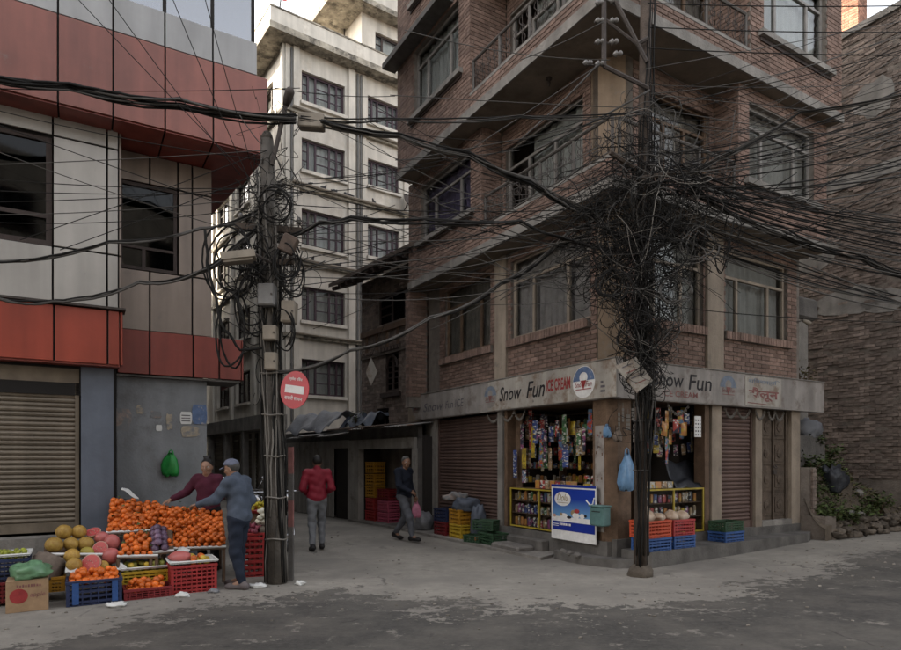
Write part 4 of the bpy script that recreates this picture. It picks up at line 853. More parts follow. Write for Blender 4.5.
# meter and junction boxes on the concrete pole
def pbox(u0, v0, u1, v1, Y, dp, mat, label, tilt=0, door=True):
    a, b = at(u0, v1, Y), at(u1, v0, Y); w_, h_ = (b.x-a.x)/2, (b.z-a.z)/2; c = (a+b)/2+Vector((0, dp/2, 0))
    r = empty('junction_box', (c.x, c.y, c.z-h_), 0, label, 'box'); ca, sa = math.cos(tilt), math.sin(tilt)
    m = MB(); m.bbox(-w_, w_, -dp/2, dp/2, 0, 2*h_, .012); o = m.build('case', mat, r); o.rotation_euler = (0, tilt, 0)
    if door:
        m = MB(); m.bbox(-w_*.86, w_*.86, -dp/2-.008, -dp/2-.001, h_*.15, h_*1.85, .003); o2 = m.build('door', mat, r); o2.rotation_euler = (0, tilt, 0)
        m = MB(); m.cyl((w_*.7,-dp/2-.02,h_), (w_*.7,-dp/2-.006,h_), .012); o3 = m.build('lock', 'iron', o2)
    return r
pbox(257,283,274,305, P1.y-.24, .16, 'box_grey', 'grey steel meter box on the cable-wrapped concrete pole')
pbox(280,300,294,322, P1.y-.2, .18, 'box_beige', 'beige steel box on the right flank of the concrete pole', .05)
pbox(262,325,276,340, P1.y-.22, .14, 'box_beige', 'small pale box under the grey meter box on the concrete pole')
pbox(276,233,291,251, P1.y-.3, .12, 'tin_rust', 'dark tilted transformer box among coils on the concrete pole', .45, False)
pbox(264,352,276,370, P1.y-.2, .12, 'box_beige', 'low rust-stained box above the no entry disc', .0)
lt = at(222, 258, P1.y-.5); fl_ = empty('flood_lamp', tuple(lt), 0, 'pale oblong lamp housing sticking out of the concrete pole coils', 'lamp')
m = MB(); m.obox((.2,.03,.03), (.20,.04,.035), (-.02,.10,0), (-.01,0,.045)); m.obox((.2,.03,-.03), (.17,.035,.03), (-.02,.08,0), (0,0,.02)); o = m.build('housing', 'box_beige', fl_); m = MB(); m.tube([(.38,.08,.08),(.6,.45,.02)], .02, 5); m.build('bracket', 'iron', fl_)
# splice box riding on the thick cable bundle
pbox(297,112,323,126, P1.y-.1, .16, 'box_beige', 'oblong beige splice box hanging on the thick cable bundle', .07, False)
# no entry disc on its bracket and the short red and white post
NC = at(295, 390, P1.y-.25); NE = empty('no_entry_sign', (NC.x, NC.y, NC.z-.24), 0, 'round red no entry sign with white bar fixed to the concrete pole', 'sign')
rx = Matrix.Rotation(R(-20), 4, 'Z')@Matrix.Rotation(R(9), 4, 'Y')
def nf(x, z, d=0): v_ = rx@Vector((x, -.012-d, z)); return (v_.x, v_.y, v_.z+.24)
m = MB(); m.ext([nf(.215*math.cos(t), .245*math.sin(t), -.012) for t in np.linspace(0, 6.2832, 33)[:-1]], rx@Vector((0,-.012,0)))
pm('sign_red', (.46,.022,.035), .4, .12, 4, .05, 20, streak=.15, spec=.5); m.build('disc', 'sign_red', NE)
MB().add([nf(-.145,-.045,.003), nf(.145,-.045,.003), nf(.145,.055,.003), nf(-.145,.055,.003)], [(0,1,2,3)]).build('bar', 'ink_white', NE)
text('प्रवेश निषेध', .20, .055, 'ink_white', NE, lambda x, y: nf(-.10+x, .11+y, .003), 0, .012); text('सवारी साधन', .27, .06, 'ink_white', NE, lambda x, y: nf(-.135+x, -.135+y, .003), 0, .012)
m = MB(); m.tube([nf(0,.1,-.02), (-.2,.25,.34)], .018, 5); m.tube([nf(0,-.1,-.02), (-.2,.25,.15)], .018, 5); m.build('bracket', 'iron', NE)
PB = gnd(291, 580); tp = empty('marker_post', tuple(PB), 0, 'short square post with faded red and white paint beside concrete pole', 'post')
hh = at(0, 447, PB.y).z; n = 5
for k in range(n): m = MB(); m.box(-.033, .033, -.033, .033, k*hh/n, (k+1)*hh/n); m.build('band', 'ink_redfade' if k in (4,2) else 'concrete_dark', tp)
# ================================================================ CABLES
NCB = [0]
def sagpts(pts, sag, n=10, wob=0.):
    out = []
    for i in range(len(pts)-1):
        a, b = Vector(pts[i]), Vector(pts[i+1]); s = sag[i] if hasattr(sag, '__len__') else sag
        for k in range(n+(i == len(pts)-2)):
            t = k/n; p = a.lerp(b, t); p.z -= s*4*t*(1-t); out.append(p+Vector((random.uniform(-wob,wob),)*3) if 0 < k < n else p)
    return out
def cable(pts, sag, r, mat, label, group, n=12, wob=0.):
    m = MB(); m.tube(sagpts(pts, sag, n, wob), r, 5)
    a = np.array(m.v); o = m.build('cable', mat, None, True, tuple(a.mean(0))); tag(o, label, 'cable', group); return o
Y1, Y2 = P1.y, P2.y
def bundle(pts, sag, n, r, spread, label, mats=('cable','cable','cable_grey'), wob=.01):
    c = Vector(pts[len(pts)//2]); root = empty('cable_bundle', tuple(c), 0, label, 'cable bundle')
    for i in range(n):
        o = [Vector((random.gauss(0,spread*.5), random.gauss(0,spread), random.gauss(0,spread))) for _ in pts]
        m = MB(); m.tube(sagpts([Vector(p)-c+q for p, q in zip(pts, o)], (sag if not hasattr(sag,'__len__') else 0)+random.uniform(0,.05), 9, wob), r*random.uniform(.6,1.3), 5); m.build('strand', random.choice(mats), root, True)
    return root
bundle([at(-40,70,Y1-1.2), at(70,86,Y1-.6), at(180,103,Y1-.3), at(295,118,Y1-.1)], .03, 16, .013, .035, 'thick sagging bundle of black cables crossing the red panel band')
bundle([at(322,122,Y1-.1), at(400,135,Y1), at(470,155,Y1+.05), at(530,180,Y1+.2), at(590,215,Y2-.2), at(638,245,Y2-.1)], .02, 13, .012, .028, 'thick bundle of black cables from splice box into the tangled pole')
bundle([at(300,118,Y1-.1), at(390,118,Y1), at(520,116,Y1+.2), at(645,112,Y2-.1)], .01, 5, .008, .018, 'taut grey cables running level below the third-floor slab')
bundle([at(283,238,Y1-.1), at(320,222,Y1-.2), at(350,218,Y1-.1), at(345+80,222,Y1), at(520,222,Y1+.2), at(560,238,Y2-.3), at(630,255,Y2-.1)], .02, 6, .012, .016, 'level cable bundle from pole coils past the bay windows to the tangle')
bundle([at(272,372,Y1-.1), at(350,350,Y1), at(430,318,Y1+.1), at(500,284,Y1+.3), at(570,232,Y2-.25), at(630,190,Y2-.1)], .06, 5, .012, .014, 'pair of heavy cables rising from no entry sign to the tangled pole')
bundle([at(0,262,Y1-1.0), at(110,243,Y1-.6), at(200,228,Y1-.3), at(262,208,Y1)], .03, 3, .013, .012, 'twin cables crossing the tan panels to the pole coils')
bundle([at(-10,295,Y1-1.0), at(55,300,Y1-.7), at(140,283,Y1-.5), at(200,272,Y1-.4), at(240,242,Y1-.2), at(265,215,Y1)], .03, 4, .012, .012, 'loose cables drooping above the red canopy toward the pole')
for k in range(7):       # runs dropping down the concrete pole
    pass
root = empty('cable_bundle', tuple(P1), 0, 'vertical cables strapped down the length of the concrete pole', 'cable bundle')
for k in range(16):
    a = random.uniform(0, 6.28) if k > 8 else random.uniform(-2.9, .1); r0 = random.uniform(.12,.155); zt = random.uniform(3.2,5.6); pts = []
    for z in np.linspace(random.choice((0.02,.02,.9)), zt, 14):
        aa = a+.35*math.sin(z*1.3+k); pts.append(Vector((top1.x*z/top1.z+r0*math.cos(aa)+random.uniform(-.012,.012), top1.y*z/top1.z+r0*math.sin(aa)+random.uniform(-.012,.012), z)))
    m = MB(); m.tube(pts, random.uniform(.007,.015), 5); m.build('strand', random.choice(('cable_grey','cable','cable','cable_grey','cable_pale')), root, True)
# coils of slack on the concrete pole
for k, (u, v, ru, rv) in enumerate(((228,262,22,36),(235,268,18,24),(246,250,25,20),(287,262,12,20),(293,275,10,22),(252,300,14,34),(232,330,16,40),(284,330,12,20),(258,262,12,16),(275,205,16,14))):
    c = at(u, v, Y1-.25+.05*(k%3)); a, b = ru*Y1/F, rv*Y1/F; m = MB()
    for j in range(2+k%2):
        f = random.uniform(.8,1.1); ph = random.uniform(0,6); m.tube([c+Vector((a*f*math.cos(t), .08*math.sin(t+ph), b*f*math.sin(t)*(1+.1*math.sin(2*t+ph)))) for t in np.linspace(ph, ph+random.uniform(5.2,6.6), 22)], random.uniform(.009,.014), 5)
    m.auto('cable_coil', 'cable', 'loose black coil of spare cable hanging on the concrete pole', 'cable coil', 'cable coils on the concrete pole', True)
m = MB(); m.tube(sagpts([at(205,230,Y1-.4), at(207,262,Y1-.4), at(222,325,Y1-.4), at(240,350,Y1-.3), at(262,348,Y1-.15)], 0, 5, .01), .018, 6); m.auto('cable', 'cable', 'fat black cable looping low beside the dark red fascia', 'cable', None, True)
# tangle on the concrete pole
def tangle(c, sx, sy, sz, n, name, label, r=(.003,.0075), mats=None, sag=.3, length=(.3,.9), shape=None, mat='cable'):
    m = MB()
    for k in range(n):
        p = Vector((random.gauss(0,sx), random.gauss(0,sy), random.gauss(0,sz)))
        if shape: p = shape(p)
        d = Vector((random.gauss(0,.8), random.gauss(0,.5), random.gauss(0,1.))).normalized()*random.uniform(*length); n_ = 10
        if random.random() < .33:
            e1 = d*.35; e2 = d.cross(Vector((random.gauss(0,1), 1, random.gauss(0,1)))).normalized()*d.length*.35; ph = random.uniform(0,6); ang = random.uniform(3,6.5)
            pts = [p+e1*math.cos(t)+e2*math.sin(t) for t in np.linspace(ph, ph+ang, n_+3)]
        else:
            s = random.uniform(-.1,1)*sag; b = Vector((random.gauss(0,.08), random.gauss(0,.05), random.gauss(0,.08)))
            pts = [p+d*(t-.5)+b*math.sin(t*6.28)-Vector((0,0,s*4*t*(1-t)*d.length)) for t in np.linspace(0,1,n_)]
        m.tube([q+c for q in pts], random.uniform(*r), 4, False)
    a = np.array(m.v); o = m.build(name, mat, None, True, (c.x, c.y, a.min(0)[2])); tag(o, label, 'cables', kind='stuff')
tangle(at(266,255,Y1), .16, .14, .75, 130, 'cable_tangle', 'messy tangle of black wires around the upper concrete pole', length=(.2,.7))
tangle(at(268,230,Y1-.05), .22, .14, .6, 60, 'cable_tangle', 'grey wires knotted around the upper concrete pole', length=(.2,.7), mat='cable_grey')
# the great knot on the iron pole: widest at mid height, narrowing to a stem below; long strands wander through it
def knot_r(z):                     # half width of the knot at height z
    pts_ = [(2.6,.08),(3.1,.14),(3.6,.26),(4.1,.40),(4.6,.64),(5.1,.76),(5.6,.62),(6.0,.36),(6.5,.2),(7.2,.08)]
    for (a, ra), (b_, rb2) in zip(pts_, pts_[1:]):
        if z <= b_: return ra+(rb2-ra)*max(0, (z-a)/(b_-a))
    return .08
def knot_strands(n, label, mat, r=(.0024,.0058), cx=0., z0=3.2, z1=6.4, steps=(14,30), st=.10, push=0., mode=5.05):
    m = MB()
    for k in range(n):
        z = random.triangular(z0, z1, mode); w_ = knot_r(z); p = Vector((random.uniform(-1,1)*w_*.95, random.gauss(0,.12)*(.4+w_), z)); kind = random.random(); rr = random.uniform(*r)*(1 if random.random() < .86 else 1.8)
        base = Vector((P2.x+.02+cx, P2.y-.14-push, 0)); pts = []
        if kind < .36:            # slack drape between two points
            q = Vector((random.uniform(-1,1)*w_*1.1, random.gauss(0,.1), z+random.gauss(0,.25))); dr = random.uniform(.05,.6)*(.4+w_)
            b2 = Vector((random.gauss(0,.12), random.gauss(0,.08), 0))
            pts = [base+p.lerp(q, t)+b2*math.sin(t*3.14)-Vector((0,0,dr*4*t*(1-t))) for t in np.linspace(0,1,14)]
        elif kind < .43:          # open loop
            R_ = random.uniform(.08,.30)*(.5+w_); ph = random.uniform(0,6); ang = random.uniform(4,8); e = random.uniform(.6,1.3); tl = random.uniform(-.4,.4)
            pts = [base+p+Vector((R_*math.cos(t), .06*math.sin(t*.7+ph)+R_*tl*math.sin(t), R_*e*math.sin(t)-.03*(t-ph))) for t in np.linspace(ph, ph+ang, 20)]
        else:                     # long wandering strand
            d = Vector((random.gauss(0,1.1), random.gauss(0,.3), random.gauss(0,.7))).normalized(); tw = Vector((random.gauss(0,.3), random.gauss(0,1), random.gauss(0,.3))).normalized()*random.choice((.02,.05,.1,.16,.3))
            for i in range(random.randint(*steps)):
                pts.append(base+p); w_ = knot_r(p.z)
                d = (d+tw.cross(d)+Vector((random.gauss(0,.09), random.gauss(0,.06), random.gauss(0,.09)))+Vector((-p.x*1.2*max(0, abs(p.x)/max(w_,.1)-.8), -p.y*.8, -.04+(.3 if p.z < z0 else 0)-(.3 if p.z > z1 else 0)))).normalized(); p = p+d*st
        m.tube(pts, rr, 4, False)
    a = np.array(m.v); o = m.build('cable_tangle', mat, None, True, (P2.x, P2.y, a.min(0)[2])); tag(o, label, 'cables', kind='stuff')
knot_strands(280, 'huge black knot of tangled wires on the iron corner pole', 'cable'); knot_strands(90, 'grey wires woven through the huge knot on the iron pole', 'cable_grey', push=.04); knot_strands(16, 'pale looped wires standing out from the huge knot on the iron pole', 'cable_pale', (.003,.006), push=.10)
knot_strands(90, 'ragged side clump of wires hanging left of the iron pole', 'cable', cx=-.60, z0=4.0, z1=5.4, mode=4.5, steps=(10,20)); knot_strands(45, 'fringe of wires fanning right out of the iron pole knot', 'cable', cx=.62, z0=4.6, z1=5.9, steps=(10,20)); knot_strands(60, 'dark stem of wires running down from the iron pole knot', 'cable', z0=2.8, z1=4.4, mode=3.7)
CK = Vector((P2.x+.02, P2.y-.12, 5.0))
m = MB()
for k in range(70):       # straighter ends trailing out sideways and down
    z = random.uniform(4.3,5.9); sgn = random.choice((-1,-1,1)); L_ = random.uniform(.5,1.2); dz = random.uniform(-.55,.25); y0 = random.uniform(-.3,-.05)
    m.tube([Vector((P2.x+sgn*(.15+L_*t), P2.y+y0-.05*t, z+dz*t-.25*t*t+.03*math.sin(t*7+k))) for t in np.linspace(0,1,10)], random.uniform(.003,.007), 4, False)
tag(m.auto('cable_tangle', 'cable', 'loose cable ends trailing sideways out of the iron pole knot', 'cables', smooth=True), kind='stuff')
root = empty('cable_bundle', tuple(P2), 0, 'vertical cables tied along the length of the iron corner pole', 'cable bundle')
for k in range(13):
    a_ = random.uniform(-3.0,.0) if k < 9 else random.uniform(0,6.28); r0 = random.uniform(.095,.13); za, zb_ = random.choice((.05,.3,1.2)), random.choice((4.5,6.5,8.8)); pts = []
    for z in np.linspace(za, zb_, 22): aa = a_+.5*math.sin(z*.9+k); pts.append((.012*z+r0*math.cos(aa)+random.uniform(-.01,.01), r0*math.sin(aa)+random.uniform(-.01,.01), z))
    t_ = MB(); t_.tube(pts, random.uniform(.006,.014), 5); t_.build('strand', random.choice(('cable','cable','cable_grey')), root, True)
for k, (u, v, ru) in enumerate(((668,258,20),(700,245,17),(612,285,14),(676,290,13))):
    c = at(u, v, Y2-.38); m = MB(); ph = random.uniform(0,6)
    for j in range(3): f = random.uniform(.8,1.1); m.tube([c+Vector((ru*Y2/F*f*math.cos(t)*(1+.15*math.sin(2*t+j)), .06*math.sin(t+ph), ru*Y2/F*f*math.sin(t)*(1+.2*math.cos(3*t+j+ph)))) for t in np.linspace(ph, ph+6.0, 24)], random.uniform(.006,.010), 5)
    m.auto('cable_coil', 'cable_grey' if k % 2 else 'cable', 'round coil of spare cable hanging in the iron pole knot', 'cable coil', 'cable coils in the iron pole knot', True)
tangle(Vector((P2.x+.02,P2.y-.05,2.9)), .07, .07, .55, 45, 'cable_tangle', 'wires bunched round the iron pole below the sign board height', length=(.3,.8))
for k in range(14):     # tails hanging down the iron pole
    x = random.uniform(-.2,.25); m = MB(); z0 = random.uniform(3.4,4.4); z1 = random.uniform(1.3,2.9)
    m.tube([P2+Vector((x*(1-t)+.10*math.sin(k)*t*1.2, -.11-.04*math.cos(k), z0+(z1-z0)*t))+Vector((.03*math.sin(t*9+k),0,0)) for t in np.linspace(0,1,9)], random.uniform(.007,.013), 5)
    m.auto('cable', random.choice(('cable','cable_grey')), 'cable tail hanging down the iron corner pole', 'cable', 'cable tails on the iron pole', True)
# spans from the knot to the right
rs = random.Random(3)
def span_r(u1, v1, v0, Y1_, sag, r, mat='cable', u0=None, lab='black cable fanning from the iron pole knot toward the rough brick wall', grp='cables running right from the iron pole'):
    cable([at(u0 or rs.uniform(640,700), v0, Y2-rs.uniform(.05,.25)), at(u1, v1, Y1_)], sag, r, mat, lab, grp, 12)
for k in range(34):      # the heavy sheaf falling to the lower right
    t = rs.random(); span_r(930, 225+95*t+rs.uniform(-8,8), 165+75*t+rs.uniform(-12,12), rs.uniform(8.2,9.6), rs.uniform(.0,.22), rs.uniform(.005,.011), rs.choice(('cable','cable','cable_grey')))
for k in range(20):      # the sheaf rising to the upper right
    t = rs.random(); span_r(930, 62+120*t+rs.uniform(-6,6), 150+50*t+rs.uniform(-10,10), rs.uniform(8.0,9.4), rs.uniform(.05,.25), rs.uniform(.005,.011), rs.choice(('cable','cable','cable_grey')), lab='black cable rising from the iron pole knot past the upper bay window', grp='cables rising right from the iron pole')
for k in range(22):      # looser level fringe
    span_r(rs.uniform(780,930), 190+rs.uniform(-50,70), 190+rs.uniform(-35,60), rs.uniform(8.3,9.2), rs.uniform(.1,.4), rs.uniform(.004,.008), rs.choice(('cable','cable_grey','cable_grey')), lab='thin slack wire spreading level from the iron pole knot', grp='slack wires right of the iron pole')
for v0, v1 in ((3,5),(27,32),(48,55)): span_r(930, v1, v0, 8.4, .03, .007, 'cable', 648, 'taut bare wire from the iron pole head crossing the upper brickwork', 'taut wires at the pole head')
cable([at(660,305,Y2-.2), at(800,318,Y2-.1), at(930,322,9.0)], .02, .006, 'cable', 'single thin cable crossing the first-floor window to the right', 'taut wires at the pole head')
bundle([at(930,88,8.2), at(800,112,8.5), at(720,158,Y2-.25), at(660,182,Y2-.15)], .02, 5, .011, .012, 'heavy cable sweeping up from iron pole knot past the bay window')
bundle([at(930,282,8.6), at(860,258,8.7), at(780,232,Y2-.2), at(690,190,Y2-.15)], .04, 9, .010, .03, 'heavy sheaf of cables dropping right from the iron pole knot')
# wires between the two poles, over the alley
for k in range(16):
    u0, v0 = rs.uniform(270,285), rs.uniform(160,300); v1 = rs.uniform(130,300)
    cable([at(u0, v0, Y1-.1), at(rs.uniform(600,640), v1, Y2-.2)], rs.uniform(.02,.35), rs.uniform(.004,.008), rs.choice(('cable','cable_grey')), 'thin wire strung over the alley between the two poles', 'wires strung between the poles')
for (u0,v0,u1,v1,r) in ((405,160,648,112,.007),(390,95,640,108,.006),(520,140,600,62,.012),(535,150,650,90,.014),(560,245,640,170,.014),(440,205,600,150,.006),(395,160,520,150,.006)):
    cable([at(u0,v0,Y1+.4), at(u1,v1,Y2-.15)], rs.uniform(0,.06), r, 'cable_grey', 'stray cable slanting across the left balconies to the iron pole', 'cables across the left balconies')
# thin wires over the clad building
for (u0,v0,u1,v1,s) in ((-20,178,262,188,.05),(-20,190,265,192,.04),(-20,202,268,185,.05),(-20,215,266,196,.06),(-20,165,268,150,.02),(-20,222,268,205,.1),(60,-20,262,190,.02),(95,-20,240,175,.03),(165,-20,262,210,.03),(200,-20,250,160,.02),(-20,106,262,160,.06),(-20,118,255,215,.02),(20,240,268,150,.02),(-20,145,215,225,.03),(-20,88,300,88,.04),(60,250,262,172,.02)):
    cable([at(u0,v0,Y1-.9), at(u1,v1,Y1-.1)], s, .0055, 'cable_grey' if v0 % 2 else 'cable', 'thin wire crossing the panel-clad front to the concrete pole', 'thin wires over the clad front')
for (v0,v1) in ((88,96),(185,172),(192,183),(240,205)):
    cable([at(275,v0,Y1), at(395,v1,Y1+2.2)], .05, .006, 'cable', 'thin wire running back from the concrete pole to the cream block', 'wires to the cream block')

for k in range(26):      # fine wires fanning over the upper right
    u0 = rs.uniform(640,660); v0 = rs.uniform(60,180); cable([at(u0, v0, Y2-.15), at(930, rs.uniform(-10,175), rs.uniform(8.2,10.5))], rs.uniform(-.02,.3), rs.uniform(.0035,.006), rs.choice(('cable','cable_grey')), 'fine wire fanning from the iron pole over the upper brick bays', 'fine wires over the upper bays', 12)
for k in range(20):      # fine wires at odd angles in front of the left balconies
    cable([at(rs.uniform(280,430), rs.uniform(90,330), Y1+rs.uniform(0,.5)), at(rs.uniform(585,650), rs.uniform(100,300), Y2-.25)], rs.uniform(0,.45), rs.uniform(.0035,.007), rs.choice(('cable','cable','cable_grey')), 'fine slack wire crossing before the left brick bays', 'fine wires before the left bays', 12)
for (u0,v0,u1,v1,sg) in ((405,30,610,60,.1),(470,150,600,64,.0),(520,60,604,21,.03),(395,210,600,240,.2),(430,330,575,250,.05),(500,300,620,200,.1),(560,300,645,370,-.05),(700,130,640,300,.0),(735,110,720,200,.1),(480,250,610,280,.3)):
    cable([at(u0,v0,Y2+.0 if u0 > 590 else Y1+.4), at(u1,v1,Y2-.25)], sg, .006, 'cable_grey', 'stray looping wire between balcony fronts and the iron pole', 'stray wires at the iron pole', 12)
# ================================================================ CRATES, BAGS, GOODS
def col(name, c, rough=.5, var=.2, **k):
    if name not in M: pm(name, c, rough, var, k.pop('scale', 8), k.pop('bump', .1), 30, **k)
    return name
for n, c in (('pl_blue',(.035,.09,.26)),('pl_darkblue',(.025,.035,.085)),('pl_red',(.36,.035,.035)),('pl_orangered',(.50,.075,.03)),('pl_maroon',(.20,.022,.025)),('pl_yellow',(.52,.34,.03)),('pl_amber',(.45,.22,.02)),('pl_green',(.03,.07,.035)),('pl_pink',(.50,.10,.16)),('pl_teal',(.10,.19,.18)),('pl_sky',(.12,.24,.42))):
    pm(n, c, .5, .25, 6, .1, 30, streak=.25, wear=tuple(x*.5+.03 for x in c), wear_amt=.34, wscale=5)
col('bag_green', (.02,.22,.045), .4, .3); col('bag_lightgreen', (.14,.27,.15), .35, .35); col('bag_blue', (.14,.26,.42), .35, .3); col('bag_pink', (.55,.20,.30), .4, .3); col('bag_grey', (.20,.20,.21), .4, .35); col('paper', (.62,.62,.60), .8, .12)
col('card', (.33,.215,.125), .85, .2); col('sack', (.16,.125,.10), .9, .3)
def crate(loc, rot, w, d, h, mat, label, group=None, rows=4, cols=7, up=True):
    m = MB(); t = .014
    m.box(-w/2, w/2, -d/2, d/2, 0, .012)
    for x in (-1, 1):
        for y in (-1, 1):
            m.box(x*w/2-(t*2.4 if x > 0 else 0), x*w/2+(t*2.4 if x < 0 else 0), y*d/2-(t*2.4 if y > 0 else 0), y*d/2+(t*2.4 if y < 0 else 0), .012, h)
    m.bbox(-w/2-.008, w/2+.008, -d/2-.008, -d/2+t*1.3, h-.035, h, .004); m.bbox(-w/2-.008, w/2+.008, d/2-t*1.3, d/2+.008, h-.035, h, .004)
    m.bbox(-w/2-.008, -w/2+t*1.3, -d/2+t*1.3, d/2-t*1.3, h-.035, h, .004); m.bbox(w/2-t*1.3, w/2+.008, -d/2+t*1.3, d/2-t*1.3, h-.035, h, .004)
    for r in range(rows):
        z = .012+(h-.05)*(r+.5)/rows; b = (h-.05)/rows*.24
        for y in (-d/2, d/2-.008): m.box(-w/2+t*2.4, w/2-t*2.4, y, y+.008, z-b, z+b)
        for x in (-w/2, w/2-.008): m.box(x, x+.008, -d/2+t*2.4, d/2-t*2.4, z-b, z+b)
    for c in range(1, cols):
        x = -w/2+w*c/cols
        for y in (-d/2-.002, d/2-.008): m.box(x-.007, x+.007, y, y+.010, .012, h-.035)
    for c in range(1, max(2, cols*2//3)):
        y = -d/2+d*c/max(2, cols*2//3)
        for x in (-w/2-.002, w/2-.008): m.box(x, x+.010, y-.007, y+.007, .012, h-.035)
    o = m.build('crate', mat, None, False, None, rotz=rot); o.location = loc; return tag(o, label, 'crate', group)
def blob(loc, s, mat, name, label, cat, group=None, seed=1, rough=.22, n=18, mm=12, flat=True):
    rs_ = random.Random(seed); m = MB(); m.sph((0,0,0), 1, (1,1,1), n, mm)
    ph = [rs_.uniform(0,6) for _ in range(6)]; vs = []
    for x, y, z in m.v:
        k = 1+rough*(.5*math.sin(5*x+ph[0]+3*z)+.4*math.sin(7*y+ph[1]-4*z)+.35*math.sin(11*x-6*y+ph[2])+.25*math.sin(17*z+9*y+ph[3])+.2*math.sin(23*x+ph[4]))
        z = z*k; z = max(z, -.62) if flat else z
        vs.append((x*k*s[0], y*k*s[1], (z+.62)*s[2] if flat else z*s[2]))
    m.v = vs; o = m.build(name, mat, None, True); o.location = loc; return tag(o, label, cat, group)
# ---------------------------------------------------------------- fruit stall (placed in the clad building's frame)
def fa(u, v, y): x, z = FA.fy(u, v, y); return FA.wld(x, y, z)
ra = R(FA.deg)
def crate_px(u0, u1, vt, vb, y, d, mat, label, group=None, rows=4, cols=7):
    a, b = FA.fy(u0, vb, y), FA.fy(u1, vb, y); zt = FA.fy((u0+u1)/2, vt, y)[1]; zb = max(0., FA.fy((u0+u1)/2, vb, y)[1])
    return crate(tuple(FA.wld((a[0]+b[0])/2, y+d/2, zb)), ra, b[0]-a[0], d, zt-zb, mat, label, group, rows, cols), (a[0], b[0], zt)
bc, kk = crate_px(66,122,580,607,-2.42,.40,'pl_darkblue','dark blue plastic crate piled with oranges at the stall front')
for (u0, u1) in ((72,79),(112,118)):
    a = FA.fy(u0, 590, -2.43)[0]; b = FA.fy(u1, 590, -2.43)[0]; m = MB(); m.box(a-kk[0]-(kk[1]-kk[0])/2, b-kk[0]-(kk[1]-kk[0])/2, -.212, -.203, .02, .26); o = m.build('end_panel', 'pl_blue', bc)
crate_px(124,172,588,604,-2.40,.34,'pl_maroon','low dark red crate of oranges beside the blue crate',None,3,8)
crate_px(171,217,565,597,-2.34,.42,'pl_red','big bright red crate with wrapped melon on top',None,6,9)
crate_px(121,169,571,588,-2.02,.36,'pl_yellow','yellow crate of green apples behind the dark red crate',None,4,7)
crate_px(48,65,577,592,-2.02,.34,'pl_amber','amber crate beside the printed carton',None,3,5)
crate_px(-30,29,560,582,-2.0,.42,'pl_darkblue','navy crate of limes near the shutter',None,4,7)
crate_px(-22,20,583,604,-2.0,.42,'pl_maroon','maroon crate under the navy lime crate',None,4,7)
o, _k = crate_px(122,169,589,604,-2.02,.34,'pl_green','dark green crate hidden under the yellow apple crate')
# carton with printed fruit and a bag of greens on it
a, b = FA.fy(5, 608, -2.42), FA.fy(48, 608, -2.42); zt = FA.fy(26, 581, -2.42)[1]; cw = b[0]-a[0]
CT = empty('carton', tuple(FA.wld((a[0]+b[0])/2, -2.25, 0)), ra+.03, 'brown cardboard carton printed with a red fruit, green bag on top', 'carton')
m = MB(); m.box(-cw/2, cw/2, -.17, .17, 0, zt); m.build('box', 'card', CT)
m = MB(); m.box(-cw/2+.002, cw/2-.002, -.172, -.002, zt, zt+.004); m.box(-cw/2+.002, cw/2-.002, .002, .172, zt, zt+.004); m.build('flap', 'card', CT)
disc(CT, lambda x, z, d=0: (x, -.171-d, z), -cw*.2, zt*.52, zt*.25, zt*.24, 'ink_red', 'print_fruit', .002)
text('apple', cw*.36, zt*.2, 'ink_redfade', CT, lambda x, y: (cw*.06+x, -.173, zt*.42+y), .2)
for k in range(9): MB().box(-cw*.25+k*cw*.066, -cw*.25+k*cw*.066+cw*.04, -.173, -.171, zt*.80, zt*.80+zt*random.uniform(.06,.09)).build('print_mark', 'ink_redfade', CT)
blob(tuple(FA.wld((a[0]+b[0])/2+.02, -2.25, zt+.005)), (cw*.46, .16, .11), 'bag_lightgreen', 'plastic_bag', 'pale green plastic bag of vegetables on the printed carton', 'bag', None, 5, .28)
blob(tuple(fa(47, 578, -1.9)), (.17,.2,.18), 'sack', 'sack', 'brown woven sack slumped beside the pomelo pile', 'sack', None, 8, .2)
# slanted display boards carrying the heaps
pm('orange', (.66,.145,.018), .42, .2, 6, .12, 90, obj_rnd=.32, spec=.45); pm('orange_r', (.66,.145,.018), .42, .2, 6, .1, 90, rnd=.25, spec=.45)
def fruit_mesh(name, r, mat, sc=(1,1,.93), dim=True, n=10, mm=8):
    m = MB(); m.sph((0,0,0), r, sc, n, mm)
    if dim: m.v[-1] = (0,0,r*sc[2]*.86)
    o = m.build(name, mat, None, True); me = o.data; bpy.data.objects.remove(o); return me
ORm = fruit_mesh('orange', .041, 'orange'); oranges = []
def patch(FL, FRt, BRt, BLt, r, layers=1, jit=.25, skip=None):
    """centres of fruit bedded in rows on a sloping quad"""
    FL, FRt, BRt, BLt = map(Vector, (FL, FRt, BRt, BLt)); out = []; dep = ((BLt-FL).length+(BRt-FRt).length)/2
    nv = max(2, int(dep/(r*1.75)))
    up = (FRt-FL).cross(BLt-FL).normalized(); up = up if up.z > 0 else -up
    for l in range(layers):
        for j in range(nv-l):
            t = (j+.5+l*.5)/nv; a, b = FL.lerp(BLt, t), FRt.lerp(BRt, t); nu = max(1, int((b-a).length/(r*2.02)))-l
            for i in range(nu):
                s = (i+.5+.5*((j+l) % 2)*(nu > 2))/(nu+.5)
                if l and random.random() < .3: continue
                p = a.lerp(b, s)+up*(r*(.85+1.35*l)+random.uniform(0,jit)*r)+Vector((random.uniform(-1,1),random.uniform(-1,1),0))*r*jit*.6; out.append(p)
    return out
